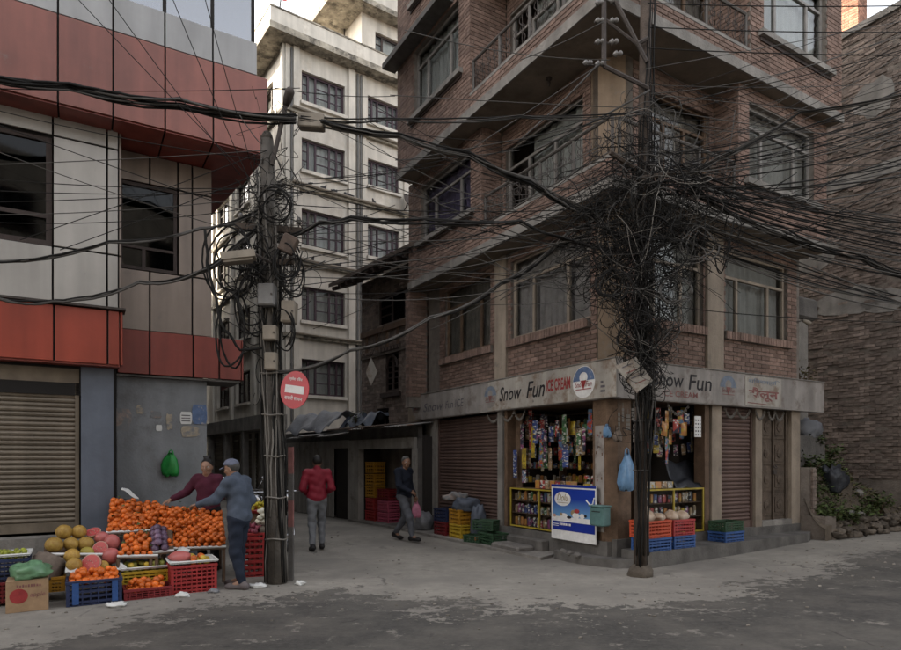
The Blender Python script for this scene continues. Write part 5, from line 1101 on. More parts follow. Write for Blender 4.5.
def board(FL, FRt, BRt, BLt, label, mat='wood_brown', group='sloping display boards of the fruit stall'):
    q = [Vector(p) for p in (FL, FRt, BRt, BLt)]; c = (q[0]+q[2])/2; r = empty('display_board', (c.x, c.y, 0), 0, label, 'fruit stand', group)
    L_ = [p-Vector((c.x, c.y, 0)) for p in q]; up = Vector((0,0,.02)); nb = 5
    for k in range(nb):
        t0, t1 = k/nb+.006, (k+1)/nb-.006
        MB().ext([L_[0].lerp(L_[3],t0), L_[1].lerp(L_[2],t0), L_[1].lerp(L_[2],t1), L_[0].lerp(L_[3],t1)], (0,0,-.02)).build('plank', mat, r)
    for p in L_: m = MB(); m.cyl((p.x*.94, p.y*.94, 0), (p.x*.94, p.y*.94, p.z-.02), .022, n=6); m.build('leg', mat, r)
    m = MB(); m.tube([L_[0]+up, L_[1]+up], .018, 5); m.build('front_lip', 'paper', r)
H1 = (fa(106,534,-1.55), fa(152,532,-1.55), fa(166,509,-.50), fa(110,502,-.62)); H2 = (fa(152,551,-1.85), fa(226,548,-1.85), fa(222,513,-.72), fa(160,509,-.72))
H3 = (fa(117,558,-1.98), fa(158,557,-1.98), fa(150,536,-1.56), fa(124,535,-1.56)); H4 = (fa(150,554,-1.96), fa(174,552,-1.96), fa(172,530,-1.6), fa(149,530,-1.6))
board(*H1, 'sloping plank board holding the upper orange heap by grey wall', group=None); board(*H2, 'sloping plank board holding the wide orange heap beside the buyer', group=None); board(*H3, 'sloping plank board holding the low orange pyramid', group=None); board(*H4, 'small sloping board holding the purple plums', group=None)
oranges += [(p, 'orange in the upper heap against the grey wall') for p in patch(*H1, .041, 2)]
oranges += [(p, 'orange in the wide heap in front of the cap-wearing buyer') for p in patch(*H2, .041, 2)]
oranges += [(p, 'orange in the low pyramid between plums and melons') for p in patch(*H3, .041, 2)]
zc = FA.fy(94, 580, -2.42)[1]-.05
def quad_px(u0, u1, v, y0, y1, z=None):
    a, b = FA.fy(u0, v, y0), FA.fy(u1, v, y0); zz = a[1] if z is None else z
    return (FA.wld(a[0], y0, zz), FA.wld(b[0], y0, zz), FA.wld(b[0], y1, zz), FA.wld(a[0], y1, zz))
oranges += [(p, 'orange heaped in the dark blue crate') for p in patch(*quad_px(69,119,580,-2.39,-2.04, zc), .034, 3)]
oranges += [(p, 'orange heaped in the low dark red crate') for p in patch(*quad_px(127,166,588,-2.37,-2.08, FA.fy(148,588,-2.4)[1]-.06), .034, 3)]
oranges.sort(key=lambda e: -e[0].z*.3+e[0].y)
rest = MB()
lf = MB(); rr_ = random.Random(2)
for q in (H1, H2, H3):
    for k in range(26): a_ = q[0].lerp(q[1], rr_.random()).lerp(q[3].lerp(q[2], rr_.random()), rr_.random()); leaves(lf, [a_+Vector((0,0,.11+rr_.uniform(0,.05)))], .06)
lf.cr = 0; tag(lf.build('leaf_scraps', 'foliage', None, rnd=True), 'green leaf scraps lying among the heaped oranges', 'leaves', kind='stuff')
for i, (p, lab) in enumerate(oranges):
    if i < 300:
        o = mesh_copy(ORm, 'orange', p, (random.uniform(-.5,.5), random.uniform(-.5,.5), random.uniform(0,6)), (random.uniform(.78,1.12),)*3); tag(o, lab, 'orange', lab.replace('orange', 'oranges', 1))
    else: rest.cr = random.random(); rest.sph(p, .041, (1,1,.93), 9, 7)
if rest.v: tag(rest.auto('oranges', 'orange_r', 'rest of the oranges deep in the upper heaps', 'oranges', smooth=True, rnd=True), kind='stuff')
pm('plum', (.075,.035,.075), .45, .35, 5, .05, 40, col2=(.20,.13,.20), obj_rnd=.3, spec=.45); PLm = fruit_mesh('plum', .05, 'plum')
for p in patch(*H4, .05, 2): tag(mesh_copy(PLm, 'plum', p, (random.uniform(-.5,.5),)*3), 'dusky purple plum in the heap between the orange piles', 'plum', 'purple plums')
pm('apple_green', (.30,.38,.06), .4, .3, 5, .05, 40, obj_rnd=.25, col2=(.48,.44,.12)); pm('apple_yellow', (.52,.36,.05), .4, .25, 5, .05, 40, obj_rnd=.25); pm('lime', (.25,.27,.03), .4, .3, 5, .1, 60, obj_rnd=.3)
AGm = fruit_mesh('apple', .040, 'apple_green', (1,1,.9)); AYm = fruit_mesh('apple', .038, 'apple_yellow', (1,1,.9)); LMm = fruit_mesh('lime', .024, 'lime', (1,1,1.2), n=8, mm=6)
for k, p in enumerate(patch(*quad_px(123,167,570,-2.0,-1.68, FA.fy(145,571,-2.02)[1]-.02), .04, 2)):
    g = random.random() < .6 or k % 9 == 0; tag(mesh_copy(AGm if g else AYm, 'apple', p, (random.uniform(-.5,.5),)*3), 'green apple heaped on the yellow crate' if g else 'yellow apple heaped on the yellow crate', 'apple', 'apples on the yellow crate')
for k, p in enumerate(patch(*quad_px(190,213,565,-2.30,-1.98, FA.fy(195,566,-2.34)[1]), .036, 2)):
    g = k % 3; tag(mesh_copy((ORm, AYm, AYm)[g], 'tangerine' if g == 0 else 'apple', p, (0,0,k)), ('small tangerine on the big red crate' if g == 0 else 'yellow apple on the big red crate'), 'fruit', 'fruit on the big red crate')
for p in patch(*quad_px(-28,27,559,-1.98,-1.62, FA.fy(2,560,-2.0)[1]), .026, 2): tag(mesh_copy(LMm, 'lime', p, (random.uniform(0,3),)*3), 'small lime in the navy crate near the shutter', 'lime', 'limes in the navy crate')
# trays under limes, apples, mixed fruit
for (u0,u1,v,y0,y1,lab) in ((121,169,571,-2.03,-1.66,'shallow tray under the apples on the yellow crate'),(170,218,565,-2.35,-1.92,'shallow tray on top of the big red crate'),(-30,30,559.5,-2.01,-1.6,'shallow tray under the limes on the navy crate')):
    q = quad_px(u0,u1,v,y0,y1); m = MB(); m.ext(q, (0,0,.012)); [m.tube([q[i]+Vector((0,0,.02)), q[(i+1)%4]+Vector((0,0,.02))], .012, 5) for i in range(4)]; m.auto('tray', 'paper', lab, 'tray')
# pomelos and papayas by the shutter, on a plinth board
pm('pomelo', (.42,.22,.045), .5, .3, 3, .15, 60, col2=(.45,.30,.07), obj_rnd=.2); pm('papaya', (.34,.27,.05), .5, .35, 2.5, .1, 50, obj_rnd=.15); pm('flesh', (.50,.09,.085), .35, .2, 6, .1, 30); pm('flesh_pale', (.55,.33,.26), .4, .15, 6, .1, 30); pm('melon_skin', (.46,.13,.12), .35, .25, 4, .1, 30)
qb = (fa(44,556,-1.85), fa(112,556,-1.85), fa(112,545,-1.30), fa(44,545,-1.30)); board(*qb, 'plank board holding the pomelo pile near the shutter', group=None)
def fruit1(u, v, y, rpx, me_fn, name, label, cat, group=None):
    c = fa(u, v, y); r = rpx*c.y/F; return c, r
PMm = fruit_mesh('pomelo', 1, 'pomelo', (1,1,.95), n=14, mm=10)
for i, (u, v, y, r) in enumerate(((54,545,-1.70,8.2),(71,544,-1.62,7),(86,544,-1.6,7.6),(64,532,-1.50,7.6),(79,532,-1.48,7),(72,556,-1.85,7.5),(103,566,-1.95,5.5),(74,565,-2.0,7.5))):
    c = fa(u, v, y); tag(mesh_copy(PMm, 'pomelo', c, (.2*i,.1,i), (r*c.y/F,)*3), 'round golden pomelo in the pile on the plank board', 'pomelo', 'pomelos in the pile')
m = MB(); c = fa(87, 553, -1.78); m.sph(c, .075, (1.15,.9,1), 12, 9); m.auto('papaya', 'papaya', 'green-yellow papaya among the pomelos', 'papaya', smooth=True)
def cut_fruit(u, v, y, rx_, rz_, label, skin, flesh, tilt=(0,-1,.35), name='cut_melon'):
    c = fa(u, v, y); r = rx_*c.y/F; k = rz_/rx_; root = empty(name, tuple(c), 0, label, 'melon'); ax = Vector(tilt).normalized(); Mx = ax.to_track_quat('Z','Y').to_matrix(); sk = MB(); n = 18
    prof = [(math.cos(t), -math.sin(t)) for t in np.linspace(0, math.pi/2-.05, 6)]
    for pr, z in prof:
        for q in range(n): a = 6.2832*q/n; sk.v.append(tuple(Mx@Vector((r*pr*math.cos(a), r*k*pr*math.sin(a), r*.8*z))))
    for i in range(5):
        for q in range(n): sk.f.append((i*n+q, (i+1)*n+q, (i+1)*n+(q+1)%n, i*n+(q+1)%n)); sk.r.append(0)
    sk.f.append(tuple(5*n+q for q in range(n))); sk.r.append(0); sk.build('rind', skin, root, True)
    f = MB(); pts = [Mx@Vector((r*.9*math.cos(6.2832*q/n), r*k*.9*math.sin(6.2832*q/n), .006)) for q in range(n)]; f.add([Mx@Vector((r*math.cos(6.2832*q/n), r*k*math.sin(6.2832*q/n), 0)) for q in range(n)], [tuple(range(n))]); f.build('pith', 'flesh_pale', root); f = MB(); f.add(pts, [tuple(range(n))]); f.build('flesh', flesh, root)
    sd_ = MB()
    for q in range(9): a = q*2.4; p = Mx@Vector((r*.55*math.cos(a)*(.4+.6*(q%3)/2), r*k*.55*math.sin(a)*(.4+.6*(q%3)/2), .010)); sd_.sph(p, .006, (1,1,1), 5, 4)
    sd_.build('seeds', 'flesh_pale', root)
cut_fruit(93,532,-1.46,7.5,6.5,'cut pomelo half showing red flesh on top of the pile','pomelo','flesh',name='cut_pomelo',tilt=(0,-.6,.8)); cut_fruit(64,530,-1.52,5.5,4,'cut pomelo half with pale face in the pile','pomelo','flesh',name='cut_pomelo',tilt=(0,-.5,.9))
cut_fruit(91,563,-2.03,10,9,'large cut melon half with pink flesh at the stall front','melon_skin','flesh'); cut_fruit(100,549,-1.75,8,8,'cut melon half leaning behind the larger melon slice','melon_skin','flesh')
for i, (u, v, y, s) in enumerate(((111,556,-1.85,(.11,.085,.10)),(112,543,-1.65,(.10,.08,.11)),(102,538,-1.55,(.09,.08,.08)))):
    m = MB(); m.sph(fa(u,v,y), 1, s, 14, 10, .02); m.auto('wrapped_melon', 'melon_skin', 'whole pink melon wrapped in film beside the cut melons', 'melon', 'wrapped pink melons', True)
m = MB(); m.sph(fa(180,557,-2.1), 1, (.15,.10,.075), 14, 9, .05); m.auto('wrapped_melon', 'melon_skin', 'pink net-wrapped melon lying on the big red crate', 'melon', smooth=True)
def sheet(pts, mat, name, label, cat, sag=.03):
    q = [Vector(p) for p in pts]; m = MB(); m.surf(lambda i, j: q[0].lerp(q[1], i).lerp(q[3].lerp(q[2], i), j)+Vector((0,0,sag*math.sin(i*7+j*5)*.5)), 8, 6, (0,0,.004)); return m.auto(name, mat, label, cat, smooth=True)
sheet((fa(103,537,-1.5), fa(122,536,-1.5), fa(118,531,-1.4), fa(107,531,-1.4)), 'paper', 'paper_sheet', 'white paper sheet tucked under the upper orange heap', 'paper')
sheet((fa(121,490,-.72), fa(139,500,-.7), fa(137,496,-.66), fa(124,487,-.66)), 'paper', 'price_card', 'white card standing on top of the upper orange heap', 'card')
sheet((fa(203,519,-1.0), fa(217,524,-1.1), fa(222,517,-.9), fa(206,515,-.9)), 'flesh_pale', 'paper_sheet', 'pink paper lying on the wide orange heap', 'paper')
sheet((fa(115,572,-2.0), fa(127,569,-2.05), fa(122,562,-1.95), fa(116,563,-1.95)), 'paper', 'paper_sheet', 'white paper fold beside the apple tray', 'paper'); sheet((fa(65,574,-2.1), fa(78,572,-2.1), fa(75,563,-2.0), fa(66,564,-2.0)), 'paper', 'paper_sheet', 'white paper fold behind the dark blue crate', 'paper')
sheet((fa(176,554,-2.0), fa(190,552,-2.0), fa(190,548,-1.9), fa(178,548,-1.9)), 'paper', 'paper_sheet', 'white paper under the wide orange heap edge', 'paper')
# produce to the right of the buyer
crate(tuple(Vector((-2.86, 8.95, 0))), .35, .34, .40, .62, 'pl_red', 'tall red crate of onions behind the buyer', None, 7, 5)
pm('onion', (.24,.05,.075), .45, .3, 5, .1, 40, obj_rnd=.25); ONm = fruit_mesh('onion', .036, 'onion'); pm('garlic', (.56,.54,.44), .6, .15, 6, .1, 40, obj_rnd=.15); GAm = fruit_mesh('radish', .038, 'garlic', (1,1.6,.9), False)
for k in range(34): tag(mesh_copy(ONm, 'onion', Vector((-2.86+random.uniform(-.13,.13), 8.88+random.uniform(-.13,.1), .64+.035*(k//12)+random.uniform(0,.01))), (k,k*2,0)), 'red onion heaped on the tall red crate', 'onion', 'red onions')
VS = empty('vegetable_stand', (-2.62, 9.05, 0), .35, 'dark stacked stand of white radishes beside the concrete pole', 'fruit stand')
for k in range(5): m = MB(); m.bbox(-.16, .16, -.2, .2, .02+k*.14, .14+k*.14, .02); m.build('sack_layer', 'sack', VS, True)
for k in range(44): tag(mesh_copy(GAm, 'radish', Vector((-2.62+random.uniform(-.15,.15), 9.0+random.uniform(-.18,.18), .76+.05*(k//12)+random.uniform(0,.02))), (random.uniform(-.3,.3),random.uniform(-.3,.3),random.uniform(0,3))), 'white radish piled on the dark stand by the pole', 'radish', 'white radishes')
pm('banana', (.50,.42,.04), .5, .25, 5, .1, 40, obj_rnd=.2); m = MB(); m.tube([(-.07,0,.03),(-.035,0,.005),(.03,0,.005),(.07,0,.035)], [.006,.017,.017,.006], 7); o = m.build('banana', 'banana', None, True); BNm = o.data; bpy.data.objects.remove(o)
tray_c = Vector((-2.95, 9.5, .88)); m = MB(); m.lathe(tray_c+Vector((0,0,-.03)), [(.0,0),(.2,0),(.24,.04),(.235,.04),(.19,.01)], 18); m.auto('round_tray', 'pl_red', 'round red tray of bananas behind the buyer', 'tray')
m = MB(); m.cyl(tray_c+Vector((0,0,-.88)), tray_c+Vector((0,0,-.035)), .14, .12, 10); m.auto('stool', 'wood_brown', 'wooden stool drum under the banana tray', 'stool')
for k in range(38): tag(mesh_copy(BNm, 'banana', tray_c+Vector((random.uniform(-.15,.15), random.uniform(-.12,.12), .02+.028*(k//9))), (0, random.uniform(-.4,.4), random.uniform(0,6.28))), 'yellow banana heaped on the round red tray', 'banana', 'bananas on the tray')
blob((-2.62,9.3,.02), (.16,.14,.3), 'sack', 'sack', 'tied brown sack standing behind the concrete pole', 'sack', None, 21, .15)
# plastic bag hung on the grey wall, posters
p0 = FA.wld(FA.fy(172,462,-.06)[0], -.06, FA.fy(172,462,-.06)[1])
def hang_bag(top, w, h, mat, label, depth=.06, seed=1, rot=0, handles=True):
    r = empty('hanging_bag', (top.x, top.y, top.z-h), rot, label, 'bag'); rs_ = random.Random(seed); m = MB(); n = 20; prof = [(.30,1.0),(.42,.9),(.75,.72),(.95,.45),(1.0,.2),(.85,.03),(.5,0)]
    for pr, z in prof:
        for q in range(n):
            a = 6.2832*q/n; k = 1+.16*math.sin(3*a+seed+z*2)+.10*math.sin(7*a+seed*2+z*5); m.v.append((w/2*pr*k*math.cos(a), depth*pr*k*math.sin(a), h*.86*z+.02*math.sin(5*a+seed)))
    for i in range(len(prof)-1):
        for q in range(n): m.f.append((i*n+q, i*n+(q+1)%n, (i+1)*n+(q+1)%n, (i+1)*n+q)); m.r.append(0)
    m.f.append(tuple((len(prof)-1)*n+q for q in range(n-1,-1,-1))); m.r.append(0); m.f.append(tuple(range(n))); m.r.append(0); m.build('pouch', mat, r, True)
    if handles:
        for s in (-1, 1): t = MB(); t.tube([(s*w*.13,0,h*.82),(s*w*.10,0,h*.95),(0,0,h)], [.016,.012,.006], 6); t.build('handle', mat, r, True)
    return r
hang_bag(fa(171,450,-.08), .26, .40, 'bag_green', 'bright green plastic bag hanging on the grey wall', .07, 3)
for i, (u0,u1,v0,v1,mt,lab) in enumerate(((113,132,408,432,'paper_old','torn pinkish poster remains low on the grey wall'),(136,144,405,414,'paper_tan','small tan flyer scrap on the grey wall'),(150,162,411,418,'paper_old','torn strip of pale paper on the grey wall'),(166,173,413,430,'paper_tan','narrow torn flyer on the grey wall'),(156,162,425,431,'paper','tiny white paper scrap on the grey wall'),(180,192,412,424,'paper','white printed notice on the grey wall'),(180,200,426,437,'paper_tan','tan torn notice under the white printed one'),(192,207,405,424,'ink_blue','blue and white poster at the wall corner'))):
    if 'paper_old' not in M: pm('paper_old', (.30,.24,.21), .9, .4, 9, .2, 30, wear=(.18,.185,.19), wear_amt=.5, wscale=9); pm('paper_tan', (.36,.31,.24), .9, .3, 9, .2, 30, wear=(.18,.185,.19), wear_amt=.42, wscale=9)
    a = FA.fy(u0, v1, -.004); b = FA.fy(u1, v0, -.004); w_, h_ = b[0]-a[0], b[1]-a[1]; pts = []
    for t in np.linspace(0, 6.2832, 15)[:-1]:
        cx_, cz_ = math.cos(t), math.sin(t); k = 1/max(abs(cx_), abs(cz_)); j = random.uniform(.78,1) if mt not in ('paper','ink_blue') else 1; pts.append(FA.wld(a[0]+w_/2+w_/2*cx_*k*j, -.004-.001*i, a[1]+h_/2+h_/2*cz_*k*j))
    r = empty('poster', tuple(FA.wld(a[0]+w_/2, -.004, a[1])), 0, lab, 'poster'); L_ = Vector(r.location)
    m = MB(); m.ext([p-L_ for p in pts], FA.wld(0,-.003)-FA.wld(0,0)); m.build('sheet', mt, r)
    if mt in ('paper','ink_blue') and w_ > .1:
        for k in range(3):
            c0 = FA.wld(a[0]+w_*.12, -.013, a[1]+h_*(.22+.22*k))-L_; c1 = FA.wld(a[0]+w_*.85, -.013, a[1]+h_*(.22+.22*k))-L_; MB().add([c0, c1, c1+Vector((0,0,h_*.08)), c0+Vector((0,0,h_*.08))], [(0,1,2,3)]).build('print_line', 'ink_fade' if mt == 'paper' else 'ink_white', r)
# litter
for i, (u, v, s) in enumerate(((116,607,.10),(183,597,.09),(214,593,.07),(257,588,.11),(404,522,.07),(398,520,.06),(300,585,.06))):
    p = gnd(u, v); blob((p.x, p.y, .0), (s, s*.6, .035), 'paper' if i != 2 else 'bag_grey', 'litter', ['crumpled white plastic in front of the blue crate','crumpled paper in front of the big red crate','crumpled bag at the buyer\'s feet','flat white plastic litter between buyer and pole','white litter at the shed store edge','crumpled litter near the shed post','scrap of litter behind the marker post'][i], 'litter', None, 30+i, .35)
# ================================================================ KIOSK: interior, cases, poster, goods
rb_ = R(FB.deg)
def fbx(u, v, x): y, z = FB.fx(u, v, x); return FB.wld(x, y, z)
def fby(u, v, y): x, z = FB.fy(u, v, y); return FB.wld(x, y, z)
KI = MB(); KI.box(.6, 2.46, .7, 2.98, .30, .385); KI.build('shop_floor', 'concrete_dark', Bd)
MB().box(.2, 2.46, .2, 2.98, 2.63, 2.66).build('shop_ceiling', 'wood_brown', Bd)
MB().box(2.40, 2.46, .7, 2.98, .385, 2.63).build('shop_partition', 'dark_in', Bd); MB().box(.3, 2.40, 2.92, 2.98, .385, 2.63).build('shop_partition', 'dark_in', Bd)  # partitions coloured near-black so the shop inside looks shaded
pk = []
def packmat(name, c, c2, ink):
    """glossy printed wrapper: blocks of colour, a pale label and specks of print, different on every packet"""
    m = bpy.data.materials.new(name); m.use_nodes = True; nt = m.node_tree; N = nt.nodes; L = nt.links.new; p = N['Principled BSDF']; p.inputs['Roughness'].default_value = .35
    tc = N.new('ShaderNodeTexCoord'); oi = N.new('ShaderNodeObjectInfo'); mu = N.new('ShaderNodeMath'); mu.operation = 'MULTIPLY'; mu.inputs[1].default_value = 7.; L(oi.outputs['Random'], mu.inputs[0])
    ad = N.new('ShaderNodeVectorMath'); ad.operation = 'ADD'; L(tc.outputs['Object'], ad.inputs[0]); L(mu.outputs[0], ad.inputs[1])
    def vor(sc, a, b, mp=(1,1,1)):
        q = N.new('ShaderNodeMapping'); q.inputs['Scale'].default_value = mp; L(ad.outputs[0], q.inputs[0]); v = N.new('ShaderNodeTexVoronoi'); v.inputs['Scale'].default_value = sc; L(q.outputs[0], v.inputs['Vector']); sp_ = N.new('ShaderNodeSeparateColor'); L(v.outputs['Color'], sp_.inputs[0])
        r = N.new('ShaderNodeMapRange'); r.inputs[1].default_value = a; r.inputs[2].default_value = b; L(sp_.outputs[0], r.inputs[0]); return r.outputs[0]
    def mix(f, a, b):
        q = N.new('ShaderNodeMix'); q.data_type = 'RGBA'; L(f, q.inputs[0])
        for i, s_ in ((6, a), (7, b)):
            if isinstance(s_, tuple): q.inputs[i].default_value = (*s_, 1)
            else: L(s_, q.inputs[i])
        return q.outputs[2]
    o = mix(vor(14, .66, .68), c, c2); o = mix(vor(26, .80, .82, (1,1,1.6)), o, ink); L(o, p.inputs['Base Color']); M[name] = m; pk.append(name)
CS = [(.52,.38,.04),(.40,.06,.05),(.05,.08,.24),(.44,.19,.06),(.07,.18,.07),(.26,.07,.16),(.46,.44,.40),(.04,.04,.06),(.34,.23,.13),(.10,.18,.30)]
for i, c in enumerate(CS): packmat('pack%d' % i, c, CS[(i*3+4) % 10] if i % 2 else tuple(x*.45+.02 for x in c), (.55,.53,.48) if i % 3 else (.45,.30,.05))
rg = random.Random(11)
def box_mesh(name, w, d, h, mat, b=.004):
    m = MB(); m.bbox(-w/2, w/2, -d/2, d/2, 0, h, b); o = m.build(name, mat); me = o.data; bpy.data.objects.remove(o); return me
PKM = [box_mesh('packet', .075, .03, .11, pk[i], .009) for i in (8,3,1,6,7,2,8,0,9,4,6,7,3,8,5)]
def shelf_unit(origin, along, into, w, h, dep, levels, fill, label, mat='wood_brown', lab='small bright packet on the kiosk back shelf', grp='packets on the kiosk shelves', frame=None):
    r = empty('shelf_unit', tuple(origin), math.atan2(along[1], along[0]), label, 'shelf'); 
    for k in range(levels+1): m = MB(); m.box(0, w, 0, dep, k*h/levels-.012, k*h/levels); m.build('shelf', mat, r)
    for x in (0, w): m = MB(); m.box(x-.012, x+.012, .0, dep, 0, h); m.build('upright', mat, r)
    A_, I_ = Vector((*along, 0)), Vector((*into, 0))
    for k in range(levels):
        x = .05
        while x < w-.05:
            if rg.random() < fill:
                p = Vector(origin)+A_*x+I_*(dep*.35)+Vector((0,0,k*h/levels)); s_ = rg.uniform(.8,1.25)
                o = mesh_copy(rg.choice(PKM), 'packet', p, (0,0,math.atan2(along[1], along[0])+rg.uniform(-.15,.15)), (s_, 1, min(1.9, s_*rg.uniform(.8,1.4)))); tag(o, lab, 'packet', grp)
            x += rg.uniform(.085,.12)
    return r
dRv, dLv = (FB.c, FB.s), (-FB.s, FB.c)
shelf_unit(FB.wld(.35, 2.70, .95), dRv, dLv, 1.8, 1.6, .2, 6, .92, 'wooden wall shelves of packets at the back of the kiosk', lab='bright packet on the rear shelves inside the kiosk', grp='packets on rear kiosk shelves')
shelf_unit(FB.wld(1.25, 2.66, .95), (FB.s, -FB.c), (FB.c, FB.s), 1.45, 1.6, .18, 6, .92, 'wooden side shelves of packets inside the kiosk', lab='bright packet on the side shelves inside the kiosk', grp='packets on side kiosk shelves')
# glazed display cases with yellow frames
pm('yellow_frame', (.42,.31,.04), .5, .25, 6, .1, 30, streak=.3)
def display_case(fr_pt, along, into, w, z0, z1, dep, doors, label, lab, grp, seed):
    root = empty('display_case', (fr_pt.x, fr_pt.y, z0), math.atan2(along[1], along[0]), label, 'display case'); h = z1-z0; t = .028
    sgn = 1 if (Vector((*into,0)).dot(Matrix.Rotation(math.atan2(along[1],along[0]), 3, 'Z')@Vector((0,1,0))) > 0) else -1
    def bx(name, mat, x0, x1, y0, y1, a, b): ya, yb = (y0, y1) if sgn > 0 else (-y1, -y0); return MB().box(x0, x1, ya, yb, a, b).build(name, mat, root)
    m = MB(); 
    for (x0,x1,a,b) in ((0,w,0,t),(0,w,h-t,h)): m.box(x0, x1, *((0,t) if sgn > 0 else (-t,0)), a, b)
    for k in range(doors+1): x = k*(w-t)/doors; m.box(x, x+t, *((0,t) if sgn > 0 else (-t,0)), t, h-t)
    m.build('frame', 'yellow_frame', root)
    for k in range(doors): x = k*(w-t)/doors+t; bx('pane', 'pane_clear', x, (k+1)*(w-t)/doors, .008, .013, t, h-t)
    bx('back', 'wood_brown', 0, w, dep-.02, dep, 0, h); bx('top', 'wood_brown', 0, w, t, dep, h-.015, h-.002); bx('side', 'wood_brown', 0, .012, t, dep, .0, h-.016); bx('side', 'wood_brown', w-.012, w, t, dep, .0, h-.016); bx('base', 'wood_brown', .012, w-.012, t, dep, 0, .02)
    A_, I_ = Vector((*along,0)), Vector((*into,0)); rg2 = random.Random(seed)
    for k, zz in enumerate((.02, h*.36, h*.68)):
        if k: bx('shelf', 'wood_brown', .014, w-.014, .05, dep-.02, zz-.012, zz)
        x = .07
        while x < w-.06:
            s_ = rg2.uniform(.8,1.2); o = mesh_copy(rg2.choice(PKM), 'packet', fr_pt+A_*x+I_*.11+Vector((0,0,z0+zz-fr_pt.z)), (0,0,root.rotation_euler.z+rg2.uniform(-.1,.1)), (s_,1,min(1.6, h*.30/.11*rg2.uniform(.55,.9)))); tag(o, lab, 'packet', grp); x += .095*s_+.004
    return root
yA, yB = FB.fx(510,500,.13)[0], 1.05
display_case(FB.wld(.13, yA, .385), (FB.s, -FB.c), dRv, yA-yB, .385, 1.12, .40, 2, 'yellow-framed glass case of packets beside the blue poster', 'packet behind the glass of the alley-side case', 'packets in the alley-side case', 4)
xA, xB = FB.fy(642,500,.13)[0], 2.35
display_case(FB.wld(xA, .13, .41), dRv, dLv, xB-xA, .41, 1.17, .40, 2, 'yellow-framed two-door glass case behind the red crates', 'packet behind the glass of the two-door case', 'packets in the two-door case', 9)
# goods standing on the cases
def row_boxes(pts, size, mats, lab, cat, grp, name='carton_pack'):
    for i, p in enumerate(pts): 
        me = box_mesh(name, *size, mats[i % len(mats)]); tag(mesh_copy(me, name, p, (0,0,rb_+(math.pi/2 if grp.endswith('alley') else 0)+random.uniform(-.06,.06))), lab, cat, grp)
row_boxes([FB.wld(.30, y, 1.125) for y in np.arange(1.25, 2.2, .14)], (.12,.16,.15), ['pack3','pack8','pack1'], 'orange snack box lined up on the alley-side case', 'box', 'snack boxes facing the alley')
row_boxes([FB.wld(x, .3, 1.175) for x in np.arange(1.0, 1.6, .15)], (.13,.16,.11), ['pack8','pack6','pack3'], 'small goods box lined up on the two-door case', 'box', 'goods boxes on the two-door case')
for k, y in enumerate((.72, .88)):
    r = empty('sweet_jar', tuple(FB.wld(.32, y, 1.02)), rb_, 'tall clear jar of sweets with yellow label' if k else 'tall clear jar of red and white sweets by pillar', 'jar')
    m = MB(); m.lathe((0,0,0), [(.062,0),(.066,.02),(.066,.26),(.055,.30),(.045,.31)], 14); m.build('glass', 'pane_clear', r, True); m = MB(); m.lathe((0,0,.31), [(.05,0),(.05,.05),(.046,.055)], 14); m.build('lid', 'pack1', r)
    for j in range(40): a = j*2.4; m = MB() if j == 0 else m; m.sph((.045*math.sqrt((j%8)/8)*math.cos(a), .045*math.sqrt((j%8)/8)*math.sin(a), .02+.006*j), .013, (1,1,1), 5, 4)
    m.build('sweets', 'pack1' if k == 0 else 'pack6', r); m = MB(); m.lathe((0,0,.14), [(.0675,0),(.0675,.09)], 14); m.build('label_band', 'pack0' if k else 'pack6', r)
MB().box(.2,.5,.6,1.04,.385,1.015).build('counter_block', 'wood_brown', Bd)
# hanging strips of sachets and bags of crisps
def strip(top, n, w, h, mat, label, rot, group=None):
    r = empty('sachet_strip', (top.x, top.y, top.z-n*h), rot, label, 'sachet strip', group); a = .1*random.uniform(-1,1)
    for k in range(n):
        m = MB(); m.surf(lambda i, j: (-w/2+w*i, -.012*math.sin(math.pi*i)*math.sin(math.pi*j), k*h+h*j*.97), 4, 4); q = MB(); m.build('sachet', mat, r, True)
    m = MB(); m.tube([(0,0,n*h),(0,0,n*h+.08)], .003, 4); m.build('string', 'cable_grey', r)
ang = rb_-math.pi/2
for (u, v, n, w, h, mt, lab) in ((533,426,6,.10,.10,'pack0','yellow sachet strip hanging in the alley-side opening'),(524,448,3,.13,.13,'pack0','wide yellow card hanging at the left of the opening'),(515,450,5,.12,.11,'pack2','dark blue sachet strip at the left of the opening'),(524,470,2,.12,.12,'pack5','purple sachet strip under the yellow card'),(545,430,6,.09,.10,'pack7','dark sachet strip hanging inside the opening'),(550,448,4,.09,.10,'pack8','brown sachet strip hanging inside the opening'),(541,440,5,.08,.10,'pack9','blue sachet strip hanging inside the opening'),(557,420,3,.10,.10,'pack1','red sachet strip hanging high in the opening')):
    p = fbx(u, v, .30 if u > 530 else .22); strip(p, n, w, h, mt, lab, ang)
rk = random.Random(8)
for k in range(44):
    u = rk.uniform(511,593); v = rk.uniform(409,455); n = rk.randint(2,5); strip(fbx(u, v, rk.uniform(.25,.75)), n, rk.uniform(.08,.13), rk.uniform(.085,.12), rk.choice(pk), 'strip of bright sachets hanging in the alley-side kiosk opening', ang+rk.uniform(-.3,.3), 'sachet strips in the alley-side opening')
for k in range(26):
    u = rk.uniform(648,704); v = rk.uniform(406,440); n = rk.randint(2,4); strip(fby(u, v, rk.uniform(.2,.7)), n, rk.uniform(.08,.13), rk.uniform(.085,.12), rk.choice(pk), 'strip of bright sachets hanging in the street-side kiosk opening', rb_+rk.uniform(-.3,.3), 'sachet strips in the street-side opening')
